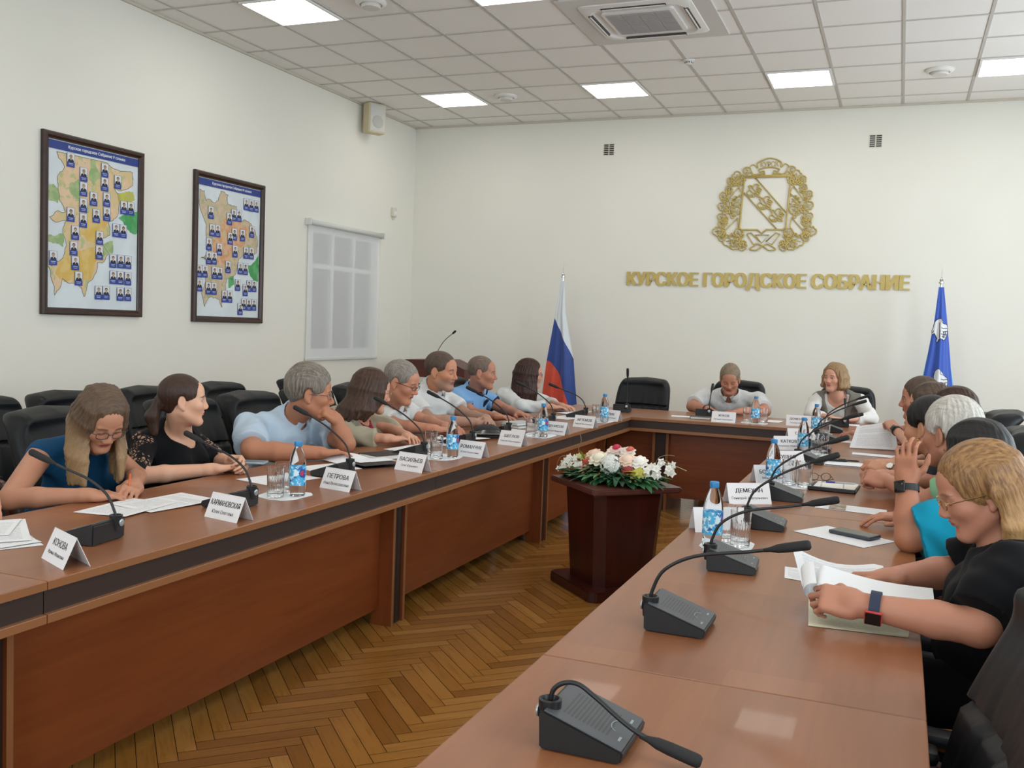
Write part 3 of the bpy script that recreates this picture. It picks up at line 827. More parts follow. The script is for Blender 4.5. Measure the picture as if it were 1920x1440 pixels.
# ------------------------------------------------------------------ bottles and glasses
M_pet = NT('clear_plastic'); M_pet.set(col=(0.93, 0.97, 1.0), rough=0.04, trans=1.0, ior=1.16); M_pet = M_pet.m
M_gls = NT('clear_glass'); M_gls.set(col=(0.97, 0.98, 0.98), rough=0.0, trans=1.0, ior=1.48); M_gls = M_gls.m
M_cap = mat('bottle_cap_blue', '#2f86bd', 0.4)
t = NT('bottle_label'); co = t.coord(); sep = t.n('ShaderNodeSeparateXYZ'); t.link(co, sep.inputs[0])
vz = sep.outputs[2]; f = t.noise(co, 70, 3, 0.6)
c = t.mix(t.step(f, 0.50, 0.56), lin('#4fb4e2'), lin('#d9eef6'))
c = t.mix(t.step(t.noise(co, 42, 2), 0.58, 0.62), c, lin('#2d5fa8'))
sh = t.math('ADD', t.math('POWER', t.math('DIVIDE', sep.outputs[0], 0.013), 2.0), t.math('POWER', t.math('DIVIDE', t.math('SUBTRACT', vz, 0.092), 0.017), 2.0))
c = t.mix(t.math('LESS_THAN', sh, 1.0), c, lin('#2b4d9b')); c = t.mix(t.math('LESS_THAN', sh, 0.35), c, lin('#c23a4c'))
t.set(col=c, rough=0.35); M_blab = t.m
bottle0 = glass0 = None
def bottle(x, y, label):
    global bottle0
    if bottle0 is None:
        o = bottle0 = thing('water_bottle', label, 'bottle', (0, 0, 0), 0, 'small plastic water bottles')
        prof = [(0.004, 0.003), (0.022, 0.0), (0.029, 0.004), (0.0315, 0.012), (0.0315, 0.035)]
        for q in range(5): prof += [(0.0315, 0.04 + q * 0.0155), (0.0302, 0.0478 + q * 0.0155)]
        prof += [(0.0315, 0.12), (0.0312, 0.13), (0.029, 0.147), (0.025, 0.163), (0.0195, 0.178), (0.0145, 0.188), (0.0125, 0.194), (0.0125, 0.206)]
        bm = B(); add_lathe(bm, prof, 32); obj('bottle_body', bm, M_pet, o, True)
        bm = B(); add_lathe(bm, [(0.0322, 0.044), (0.0324, 0.046), (0.0324, 0.115), (0.0322, 0.117)], 32, cap=False); obj('label', bm, M_blab, o, True)
        bm = B(); add_lathe(bm, [(0.0142, 0.193), (0.0148, 0.195), (0.0146, 0.21), (0.0132, 0.212)], 24)
        for q in range(24):
            a = q * math.pi / 12; add_box(bm, (0.0144, -0.0006, 0.196), (0.0151, 0.0006, 0.209), M=Matrix.Rotation(a, 4, 'Z'))
        obj('cap', bm, M_cap, o, True)
    else:
        o = copy_tree(bottle0); o['label'] = label
    o.location = (x, y, TZ + 0.0015); o.rotation_euler = (0, 0, math.radians(-90 + random.uniform(-30, 30)))
def glass(x, y, label):
    global glass0
    if glass0 is None:
        o = thing('drinking_glass', label, 'glass', (0, 0, 0), 0, 'cut-glass tumblers beside the bottles'); glass0 = o
        n = 20; bm = B(); rings = []
        prof = [(0.026, 0.0, 0), (0.0305, 0.002, 0), (0.031, 0.01, 1), (0.0315, 0.03, 1), (0.032, 0.06, 1), (0.0325, 0.09, 1), (0.0335, 0.104, 0), (0.034, 0.118, 0), (0.0325, 0.1185, 0),
                (0.0315, 0.104, 0), (0.0305, 0.09, 0), (0.030, 0.03, 0), (0.028, 0.016, 0), (0.012, 0.012, 0)]
        for r, z, fl in prof:
            rings.append([bm.verts.new(((r - (0.0014 if (i % 2 and fl) else 0)) * math.cos(math.pi * i / n), (r - (0.0014 if (i % 2 and fl) else 0)) * math.sin(math.pi * i / n), z)) for i in range(2 * n)])
        for a, b in zip(rings, rings[1:]):
            for i in range(2 * n): bm.faces.new((a[i], a[(i + 1) % (2 * n)], b[(i + 1) % (2 * n)], b[i]))
        bm.faces.new(rings[0][::-1]); bm.faces.new(rings[-1])
        me = obj('tumbler', bm, M_gls, o, True)
    else:
        o = copy_tree(glass0); o['label'] = label
    o.location = (x, y, TZ + 0.0015); o.rotation_euler = (0, 0, random.uniform(0, 6))
M_nap = mat('paper_napkin', '#e6ecee', 0.9, 0.2, 300)
def napkin(x, y, w, d, rz, label):
    bm = B(); R = random.Random(int(x * 1000 + y * 77)); P = []
    for k in range(16):
        a = 2 * math.pi * k / 16; P.append((w / 2 * math.copysign(abs(math.cos(a)) ** 0.6, math.cos(a)) * R.uniform(0.93, 1.05), d / 2 * math.copysign(abs(math.sin(a)) ** 0.6, math.sin(a)) * R.uniform(0.93, 1.05)))
    add_prism(bm, P, 0.0002, 0.0014)
    tag(obj('napkin', bm, M_nap, loc=(x, y, TZ), rot=(0, 0, rz)), label, 'napkin', 'white napkins under the glasses')
SETS = [ # bottle, two glasses, napkin, words for where
    ((3.385, -7.895), (3.335, -7.965), (3.29, -7.85)),
    ((3.405, -6.555), (3.25, -6.49), (3.365, -6.655)),
    ((3.475, -5.395), (3.395, -5.40), (3.40, -5.23)),
    ((3.51, -4.175), (3.41, -4.05), (3.46, -4.12)),
    ((4.985, -7.925), (5.01, -7.80), (5.065, -7.865)),
    ((5.00, -6.48), (5.07, -6.43), (5.142, -6.46)),
    ((5.012, -5.13), (5.09, -5.17), (5.12, -5.06)),
    ((4.985, -3.86), (5.055, -3.88), (5.045, -3.79)),
    ((4.495, -3.38), (4.425, -3.31), (4.55, -3.30))]
WHERE = ['between the two nearest readable left-hand name cards', 'left of the third readable left name card', 'right of the black cap', 'at the far end of the left table, by the corner',
         'nearest on the right table', 'left of the black ring binder on the right table', 'left of the note pad on the right table', 'at the far end of the right table', 'on the head table before the man']
for (b, g1, g2), w in zip(SETS, WHERE):
    bottle(b[0], b[1], 'blue-capped water bottle ' + w)
    cx = (b[0] + g1[0] + g2[0]) / 3; cy = (b[1] + g1[1] + g2[1]) / 3
    glass(g1[0], g1[1], 'nearer cut-glass tumbler ' + w)
    glass(g2[0], g2[1], 'farther cut-glass tumbler ' + w)
    xs = [b[0], g1[0], g2[0]]; ys = [b[1], g1[1], g2[1]]
    napkin((min(xs) + max(xs)) / 2, (min(ys) + max(ys)) / 2, max(xs) - min(xs) + 0.085, max(ys) - min(ys) + 0.085, 0.0, 'napkin under bottle and glasses ' + w)

# ------------------------------------------------------------------ name cards
M_card = mat('card_white', '#e4e2e2', 0.7)
M_ink = mat('card_ink', '#26242a', 0.7)
def name_card(x, y, ang, l1, l2, label, w=0.185, bold=0.0):
    t = thing('name_card', label, 'name card', (x, y, TZ), math.radians(ang), 'folded white name cards')
    h, d, th = 0.082, 0.036, 0.0006
    bm = B()
    for s in (-1, 1):
        a = [(-w / 2, s * d, 0.0004), (w / 2, s * d, 0.0004), (w / 2, 0, h), (-w / 2, 0, h)]
        b = [(p[0], p[1] - s * th * 2, p[2] - (0 if p[2] < 0.01 else th)) for p in a]
        va = [bm.verts.new(p) for p in a]; vb = [bm.verts.new(p) for p in b]
        bm.faces.new(va); bm.faces.new(vb[::-1])
        for i in range(4): bm.faces.new((va[i], vb[i], vb[(i + 1) % 4], va[(i + 1) % 4]))
    c = obj('card', bm, M_card, t)
    tilt = math.atan2(h, d)
    def face(zf):   # a frame on the front leaf at height zf
        return Matrix.Translation((0, -d * (1 - zf / h) - 0.0006, zf)) @ Matrix.Rotation(tilt, 4, 'X')
    bm = B()
    if l1: text_bm(bm, l1, 0.03, face(0.052), 0, 0.0001, 0.0006, fit=(min(w * 0.88, 0.0168 * len(l1)), 0.0195))
    if l2: text_bm(bm, l2, 0.02, face(0.024), 0, 0.0001, 0.0, fit=(min(w * 0.84, 0.0082 * len(l2)), 0.0125))
    if l1 or l2: obj('name_lettering', bm, M_ink, c)
    else: bm.free()
LA = -12
for (x, y, a, l1, l2, lab) in (
        (3.44, -9.055, LA - 12, 'КОНОВА', 'Ирина Ивановна', 'white name card nearest the left edge, beside the paper stack'),
        (3.435, -8.365, LA, 'КАРМАНОВСКАЯ', 'Юлия Олеговна', 'white name card beginning with KA, in front of the ponytail woman'),
        (3.435, -7.665, LA, 'ПЕТРОВА', 'Нина Вячеславовна', 'white name card beside the nearest left bottle'),
        (3.445, -7.06, LA, 'ВАСИЛЬЕВ', 'Олег Юрьевич', 'white name card in front of the black notebook'),
        (3.475, -6.455, LA, 'РОМАНЧУК', 'Юлия Борисовна', 'white name card just right of the second left bottle'),
        (3.465, -5.87, LA, 'ЩЕГЛОВ', 'Сергей Николаевич', 'white name card just in front of the black cap'),
        (3.48, -5.15, LA, 'ДЕНИСОВ', 'Алексей Иванович', 'white name card right of the third left bottle'),
        (3.50, -4.60, LA, 'АРТЕМОВ', 'Андрей Викторович', 'white name card in front of the white jacket woman\'s papers'),
        (3.505, -3.99, LA, 'КУЛИК', 'Анна Сергеевна', 'white name card half hidden behind the bottle at the left corner'),
        (4.955, -7.645, 30, '', '', 'blank white card half hidden behind the nearest right bottle'),
        (4.965, -7.02, 33, 'ДЕМЕХИН', 'Геннадий Анатольевич', 'white name card with large lettering behind the nearest bottle'),
        (4.985, -6.39, 33, 'БОЛОТИНА', 'Марина Юрьевна', 'white name card behind the second bottle of the right row'),
        (4.985, -5.76, 33, 'КУШНИР', 'Елена Павловна', 'white name card between the second and third right bottles'),
        (4.91, -4.975, 30, 'КАТКОВ', 'Владимир Иванович', 'white name card left of the third bottle of the right row'),
        (4.93, -4.41, 30, 'САВИН', 'Пётр Ильич', 'white name card behind the third bottle of the right row'),
        (4.265, -3.44, 2, 'ЖУКОВ', 'Евгений Николаевич', 'white name card in front of the man at the head table'),
        (4.815, -3.30, 6, 'ДОМЕНОВА', 'Татьяна Ивановна', 'white name card on the head table before the grey waistcoat woman')):
    name_card(x, y, a, l1, l2, lab, 0.165 if x < 4 else 0.185)
# ------------------------------------------------------------------ people: sculpted as distance fields, meshed once
def V3(p): return np.array(p, dtype=np.float64)
def unit(v): v = V3(v); return v / (np.linalg.norm(v) + 1e-12)

class SDF:
    def __init__(s, lo, hi, h):
        s.h = h; s.lo = V3(lo); s.n = np.ceil((V3(hi) - s.lo) / h).astype(int) + 1
        s.d = np.full(tuple(s.n), 1.0, dtype=np.float32)
        s.ax = [(s.lo[i] + h * np.arange(s.n[i])).astype(np.float32) for i in range(3)]
    def sub(s, lo, hi, pad):
        a = np.clip(np.floor((V3(lo) - pad - s.lo) / s.h).astype(int), 0, s.n); b = np.clip(np.ceil((V3(hi) + pad - s.lo) / s.h).astype(int) + 1, 0, s.n)
        sl = tuple(slice(a[i], b[i]) for i in range(3))
        if any(b[i] <= a[i] for i in range(3)): return None, None
        P = (s.ax[0][sl[0]][:, None, None], s.ax[1][sl[1]][None, :, None], s.ax[2][sl[2]][None, None, :])
        return sl, P
    def put(s, sl, v, k=0.0, op='u'):
        a = s.d[sl]
        if op == 'u':
            r = np.minimum(a, v)
            if k > 0: h = np.maximum(k - np.abs(a - v), 0) / k; r = r - h * h * k * 0.25
        else:
            b = -v; r = np.maximum(a, b)
            if k > 0: h = np.maximum(k - np.abs(a - b), 0) / k; r = r + h * h * k * 0.25
        s.d[sl] = r
    def cap(s, a, b, ra, rb=None, k=0.0, op='u', endcut=False, off=0.0):
        """tapered capsule"""
        rb = ra if rb is None else rb; a, b = V3(a), V3(b); ra += off; rb += off
        pad = max(k, 0.0) + 3 * s.h; m = max(ra, rb)
        sl, P = s.sub(np.minimum(a, b) - m, np.maximum(a, b) + m, pad)
        if sl is None: return
        ab = b - a; L2 = float(ab @ ab) + 1e-12
        q = [P[i] - np.float32(a[i]) for i in range(3)]
        t = np.clip((q[0] * ab[0] + q[1] * ab[1] + q[2] * ab[2]) / L2, 0, 1).astype(np.float32)
        v = np.sqrt((q[0] - t * ab[0]) ** 2 + (q[1] - t * ab[1]) ** 2 + (q[2] - t * ab[2]) ** 2) - (ra + (rb - ra) * t)
        if endcut:
            u = unit(ab); v = np.maximum(v, (q[0] - ab[0]) * u[0] + (q[1] - ab[1]) * u[1] + (q[2] - ab[2]) * u[2])
        s.put(sl, v.astype(np.float32), k, op)
    def ell(s, c, r, R=None, k=0.0, op='u', off=0.0):
        """ellipsoid; R columns = its axes"""
        c = V3(c); r = V3(r) + off; R = np.eye(3) if R is None else R; m = np.sqrt(((R * r) ** 2).sum(1))
        sl, P = s.sub(c - m, c + m, max(k, 0) + 3 * s.h)
        if sl is None: return
        q = [P[i] - np.float32(c[i]) for i in range(3)]
        l = [q[0] * R[0, i] + q[1] * R[1, i] + q[2] * R[2, i] for i in range(3)]
        k0 = np.sqrt((l[0] / r[0]) ** 2 + (l[1] / r[1]) ** 2 + (l[2] / r[2]) ** 2); k1 = np.sqrt((l[0] / r[0] ** 2) ** 2 + (l[1] / r[1] ** 2) ** 2 + (l[2] / r[2] ** 2) ** 2)
        s.put(sl, (k0 * (k0 - 1.0) / (k1 + 1e-9)).astype(np.float32), k, op)
    def box(s, c, hs, R=None, rad=0.0, k=0.0, op='u'):
        c = V3(c); hs = V3(hs); R = np.eye(3) if R is None else R; m = np.abs(R) @ hs
        sl, P = s.sub(c - m, c + m, max(k, 0) + 3 * s.h)
        if sl is None: return
        q = [P[i] - np.float32(c[i]) for i in range(3)]
        l = [np.abs(q[0] * R[0, i] + q[1] * R[1, i] + q[2] * R[2, i]) - (hs[i] - rad) for i in range(3)]
        v = np.sqrt(np.maximum(l[0], 0) ** 2 + np.maximum(l[1], 0) ** 2 + np.maximum(l[2], 0) ** 2) + np.minimum(np.maximum(l[0], np.maximum(l[1], l[2])), 0) - rad
        s.put(sl, v.astype(np.float32), k, op)
    def full(s):
        return (s.ax[0][:, None, None], s.ax[1][None, :, None], s.ax[2][None, None, :])
    def fn(s, lo, hi, f, k=0.0, op='u'):
        sl, P = s.sub(lo, hi, max(k, 0) + 3 * s.h)
        if sl is None: return
        s.put(sl, f(*P).astype(np.float32), k, op)
    def mesh(s, smooth=1):
        """surface nets -> (verts, quads)"""
        d = s.d; neg = d < 0
        c = np.zeros(tuple(s.n - 1), np.int8)
        for i in (0, 1):
            for j in (0, 1):
                for k in (0, 1):
                    c += neg[i:i + s.n[0] - 1, j:j + s.n[1] - 1, k:k + s.n[2] - 1]
        act = (c > 0) & (c < 8); I = np.argwhere(act); N = len(I)
        if N == 0: return np.zeros((0, 3)), np.zeros((0, 4), int)
        vid = np.full(act.shape, -1, np.int32); vid[act] = np.arange(N)
        acc = np.zeros((N, 3)); cnt = np.zeros(N)
        cs = [(i, j, k) for i in (0, 1) for j in (0, 1) for k in (0, 1)]
        val = {o: d[I[:, 0] + o[0], I[:, 1] + o[1], I[:, 2] + o[2]].astype(np.float64) for o in cs}
        for o in cs:
            for axx in range(3):
                if o[axx]: continue
                e = list(o); e[axx] = 1; e = tuple(e)
                a, b = val[o], val[e]; m = (a < 0) != (b < 0)
                t = np.where(m, a / np.where(m, a - b, 1), 0)
                p = np.tile(np.array(o, float), (N, 1)); p[:, axx] += t
                acc[m] += p[m]; cnt[m] += 1
        V = s.lo + s.h * (I + acc / cnt[:, None])
        F = []
        for axx in range(3):
            sl0 = [slice(1, s.n[i] - 1) for i in range(3)]; sl1 = list(sl0)
            sl0[axx] = slice(0, s.n[axx] - 1); sl1[axx] = slice(1, s.n[axx])
            a = neg[tuple(sl0)]; b = neg[tuple(sl1)]; E = np.argwhere(a != b)
            if len(E) == 0: continue
            base = E.copy()
            for i in range(3):
                if i != axx: base[:, i] += 1
            u, w = (axx + 1) % 3, (axx + 2) % 3
            def cell(du, dw):
                q = base.copy(); q[:, u] -= du; q[:, w] -= dw; return vid[q[:, 0], q[:, 1], q[:, 2]]
            Q = np.stack([cell(1, 1), cell(0, 1), cell(0, 0), cell(1, 0)], 1)
            inside = neg[E[:, 0] + (0 if axx == 0 else 1), E[:, 1] + (0 if axx == 1 else 1), E[:, 2] + (0 if axx == 2 else 1)]
            Q[~inside] = Q[~inside][:, ::-1]; F.append(Q)
        F = np.concatenate(F); F = F[(F >= 0).all(1)]
        for _ in range(smooth):
            e = np.concatenate([F[:, [0, 1]], F[:, [1, 2]], F[:, [2, 3]], F[:, [3, 0]]]); deg = np.bincount(e.ravel(), minlength=N).astype(float)
            A = np.stack([np.bincount(e[:, 0], V[e[:, 1], i], N) + np.bincount(e[:, 1], V[e[:, 0], i], N) for i in range(3)], 1)
            V = np.where(deg[:, None] > 0, 0.5 * V + 0.5 * A / np.maximum(deg, 1)[:, None], V)
        return V, F

def normals(V, F):
    n = np.cross(V[F[:, 2]] - V[F[:, 0]], V[F[:, 3]] - V[F[:, 1]])
    N = np.stack([np.bincount(F.ravel(), np.repeat(n[:, i], 4), len(V)) for i in range(3)], 1)
    return N / (np.linalg.norm(N, axis=1, keepdims=True) + 1e-12)

def np_mesh(name, V, F, mats, parent=None, hc=None, attrs=None):
    me = bpy.data.meshes.new(name)
    me.vertices.add(len(V)); me.vertices.foreach_set('co', V.astype(np.float32).ravel())
    me.loops.add(F.size); me.loops.foreach_set('vertex_index', F.astype(np.int32).ravel())
    me.polygons.add(len(F)); me.polygons.foreach_set('loop_start', np.arange(0, F.size, 4, dtype=np.int32)); me.polygons.foreach_set('loop_total', np.full(len(F), 4, np.int32))
    me.polygons.foreach_set('use_smooth', np.ones(len(F), bool))
    me.update(calc_edges=True)
    if hc is not None:
        a = me.attributes.new('hc', 'FLOAT_VECTOR', 'POINT'); a.data.foreach_set('vector', hc.astype(np.float32).ravel())
    return link_mesh(name, me, mats, parent)

def rotm(yaw, pitch=0.0, roll=0.0):
    """columns: right, forward, up of a head that looks along yaw (degrees from +x) with pitch up"""
    y, p, r = (math.radians(a) for a in (yaw, pitch, roll))
    f = np.array([math.cos(y) * math.cos(p), math.sin(y) * math.cos(p), math.sin(p)])
    rt = np.array([math.sin(y), -math.cos(y), 0.0]); up = np.cross(rt, f)
    rt2 = rt * math.cos(r) + up * math.sin(r); up2 = -rt * math.sin(r) + up * math.cos(r)
    return np.stack([rt2, f, up2], 1)

def skin_mat(name, tone, brow, lip='#a8584f', eyes='open', stubble=None, nails=None):
    t = NT(name); hc = t.attr('hc'); sp = t.n('ShaderNodeSeparateXYZ'); t.link(hc, sp.inputs[0])
    x, y, z = sp.outputs; ax = t.math('ABSOLUTE', x); front = t.math('GREATER_THAN', y, 0.045)
    co = t.coord(); base = lin(tone)
    warm = tuple(min(1, base[i] * k) for i, k in enumerate((1.02, 0.86, 0.80)))
    c = t.mix(t.noise(co, 22, 3), base, warm)
    def blob(px, pz, rx, rz):     # squared elliptical distance in the mirrored face plane
        return t.math('ADD', t.math('POWER', t.math('DIVIDE', t.math('SUBTRACT', ax, px), rx), 2.0), t.math('POWER', t.math('DIVIDE', t.math('SUBTRACT', z, pz), rz), 2.0))
    def lay(mask, col, amt=1.0):
        nonlocal c
        c = t.mix(t.math('MULTIPLY', t.math('MULTIPLY', mask, front), amt), c, lin(col) if isinstance(col, str) else col)
    red = tuple(min(1, base[i] * k) for i, k in enumerate((1.0, 0.66, 0.60)))
    lay(t.step(blob(0.045, -0.028, 0.028, 0.024), 1.0, 0.0), red, 0.22)
    lay(t.step(blob(0.0, -0.03, 0.016, 0.016), 1.2, 0.2), red, 0.18)
    if stubble:
        zone = t.math('MULTIPLY', t.step(z, -0.03, -0.055), t.step(y, -0.01, 0.03))
        n_ = t.noise(co, 500, 2)
        c = t.mix(t.math('MULTIPLY', zone, t.math('ADD', 0.25, t.math('MULTIPLY', n_, 0.35))), c, lin(stubble))
    lay(t.step(blob(0.0, -0.0575, 0.023, 0.0085), 1.05, 0.8), lip, 0.85)
    lay(t.step(t.math('ADD', t.math('POWER', t.math('DIVIDE', ax, 0.023), 8.0), t.math('POWER', t.math('DIVIDE', t.math('SUBTRACT', z, -0.0575), 0.0015), 2.0)), 1.2, 0.5), '#5e2a28', 0.8)
    if eyes == 'open':
        e = blob(0.031, 0.004, 0.0145, 0.0062)
        lay(t.step(e, 1.75, 1.2), '#5a3a30', 0.8)
        lay(t.step(e, 1.05, 0.85), '#c9beb6')
        vis = t.step(e, 1.05, 0.9)
        ir = blob(0.031, 0.0045, 0.0058, 0.0058)
        lay(t.math('MULTIPLY', vis, t.step(ir, 1.1, 0.85)), '#3d4548'); lay(t.math('MULTIPLY', vis, t.step(ir, 0.25, 0.15)), '#0c0c0d')
    else:
        lid = t.math('ADD', t.math('POWER', t.math('DIVIDE', t.math('SUBTRACT', ax, 0.031), 0.015), 4.0),
                     t.math('POWER', t.math('DIVIDE', t.math('ADD', t.math('SUBTRACT', z, -0.003), t.math('MULTIPLY', t.math('POWER', t.math('DIVIDE', t.math('SUBTRACT', ax, 0.031), 0.015), 2.0), -0.002)), 0.0014), 2.0))
        lay(t.step(lid, 1.3, 0.5), '#3a2420', 0.9)
    bz = t.math('SUBTRACT', 0.0265, t.math('MULTIPLY', t.math('POWER', t.math('SUBTRACT', ax, 0.028), 2.0), 9.0))
    br = t.math('ADD', t.math('POWER', t.math('DIVIDE', t.math('SUBTRACT', z, bz), 0.0042), 2.0), t.math('POWER', t.math('DIVIDE', t.math('SUBTRACT', ax, 0.032), 0.020), 6.0))
    lay(t.step(br, 1.3, 0.4), brow, 0.8)
    t.set(col=c, rough=0.48, spec=0.35, sss=0.04)
    t.bsdf.inputs['Subsurface Radius'].default_value = (0.9, 0.35, 0.2); t.bsdf.inputs['Subsurface Scale'].default_value = 0.008
    t.bump(t.noise(co, 260, 3), 0.08, 0.001)
    return t.m

def hair_mat(name, c1, c2, c3=None, parted=False):
    """strands run along the head's vertical: noise stretched along it"""
    if name in MATS: return MATS[name]
    t = NT(name); hc = t.attr('hc'); f = t.noise(t.mapping(hc, (170, 170, 14)), 1.0, 4, 0.6, 0.2); g = t.noise(t.mapping(hc, (420, 420, 26)), 1.0, 2, 0.5)
    tp = t.noise(t.mapping(hc, (32, 190, 70) if parted else (190, 30, 70)), 1.0, 4, 0.6, 0.2); sz = t.n('ShaderNodeSeparateXYZ'); t.link(hc, sz.inputs[0]); wt = t.step(sz.outputs[2], 0.05, 0.10)
    f = t.math('ADD', t.math('MULTIPLY', tp, wt), t.math('MULTIPLY', f, t.math('SUBTRACT', 1.0, wt)))
    c = t.mix(t.step(f, 0.3, 0.7), lin(c1), lin(c2))
    if c3:     # lighter lengths below the ears
        sp = t.n('ShaderNodeSeparateXYZ'); t.link(hc, sp.inputs[0])
        c = t.mix(t.math('MULTIPLY', t.step(sp.outputs[2], 0.03, -0.12), t.math('ADD', 0.55, t.math('MULTIPLY', f, 0.6))), c, lin(c3))
    t.set(col=c, rough=0.45, spec=0.35); t.bump(t.math('ADD', f, g), 0.35, 0.004)
    MATS[name] = t.m
    return t.m

def cloth(name, col, col2=None, kind='plain'):
    if name in MATS: return MATS[name]
    t = NT(name); co = t.coord(); c = lin(col)
    if kind == 'plain':
        t.set(col=t.mix(t.noise(co, 8, 3), tuple(v * 0.93 for v in c), c))
    elif kind == 'lace':
        v = t.n('ShaderNodeTexVoronoi', feature='DISTANCE_TO_EDGE'); t.link(co, v.inputs['Vector']); v.inputs['Scale'].default_value = 60
        m = t.math('MULTIPLY', t.step(v.outputs[0], 0.10, 0.22), t.step(t.noise(co, 12, 2), 0.48, 0.55))
        t.set(col=t.mix(m, c, lin(col2)))
    elif kind == 'print':
        m = t.step(t.noise(co, 45, 3, 0.6, 1.0), 0.53, 0.58)
        t.set(col=t.mix(m, c, lin(col2)))
    t.set(rough=0.92, sheen=0.03, spec=0.2); t.bump(t.noise(co, 700, 2), 0.12, 0.001)
    MATS[name] = t.m
    return t.m

def hand(S, W, d, nrm, right, style, sc=1.0, k=0.006):
    """wrist W, finger direction d, back-of-hand normal nrm"""
    d = unit(d); nrm = V3(nrm); nrm = unit(nrm - d * (nrm @ d)); th = np.cross(nrm, d) if right else np.cross(d, nrm)
    R = np.stack([d, th, nrm], 1)
    def T(p): return V3(W) + R @ (V3(p) * sc)
    CU = dict(flat=(8, 12, 8), relax=(12, 20, 14), fist=(78, 92, 55), hold=(48, 55, 30), bent=(60, 75, 40), up=(10, 40, 30))[style]
    S.cap(T((-0.02, 0, 0)), T((0.02, 0, 0)), 0.024 * sc, 0.025 * sc, k=0.015)
    S.box(T((0.050, 0.0, -0.001)), (0.046 * sc, 0.039 * sc, 0.0135 * sc), R, 0.012 * sc, k=0.018)
    S.ell(T((0.032, 0.026, -0.008)), (0.03 * sc, 0.017 * sc, 0.015 * sc), R, k=0.012)
    S.ell(T((0.035, -0.026, -0.006)), (0.03 * sc, 0.014 * sc, 0.014 * sc), R, k=0.012)
    for i, (y0, L, r, sp) in enumerate(((0.030, 0.94, 0.0086, 5), (0.0100, 1.05, 0.0089, 1), (-0.0100, 0.98, 0.0086, -3), (-0.0285, 0.78, 0.0076, -8))):
        p = V3((0.090 - 0.004 * abs(y0 - 0.01) / 0.02, y0, 0.0)); a = 0.0; s_ = math.radians(sp); vr = (1.0, 0.94, 1.02, 1.1)[i]
        segs = (0.041, 0.026, 0.022); rr = r
        for q in range(3):
            a -= math.radians(CU[q] * vr)
            n = p + V3((math.cos(a) * math.cos(s_), math.cos(a) * math.sin(s_), math.sin(a))) * segs[q] * L
            S.cap(T(p), T(n), rr * sc, (rr - 0.0007) * sc, k=0.0045 if q == 0 else 0.003)
            p = n; rr -= 0.0007
    if style in ('fist', 'hold', 'bent'):
        tp = [(0.022, 0.030, -0.010), (0.052, 0.046, -0.022), (0.082, 0.038, -0.036), (0.102, 0.022, -0.040)] if style != 'fist' else [(0.022, 0.030, -0.010), (0.050, 0.045, -0.024), (0.074, 0.030, -0.040), (0.082, 0.008, -0.044)]
    else:
        tp = [(0.022, 0.030, -0.008), (0.047, 0.056, -0.014), (0.074, 0.068, -0.018), (0.098, 0.073, -0.020)]
    rs = (0.0135, 0.0115, 0.0098, 0.0080)
    for q in range(3): S.cap(T(tp[q]), T(tp[q + 1]), rs[q] * sc, rs[q + 1] * sc, k=0.006)

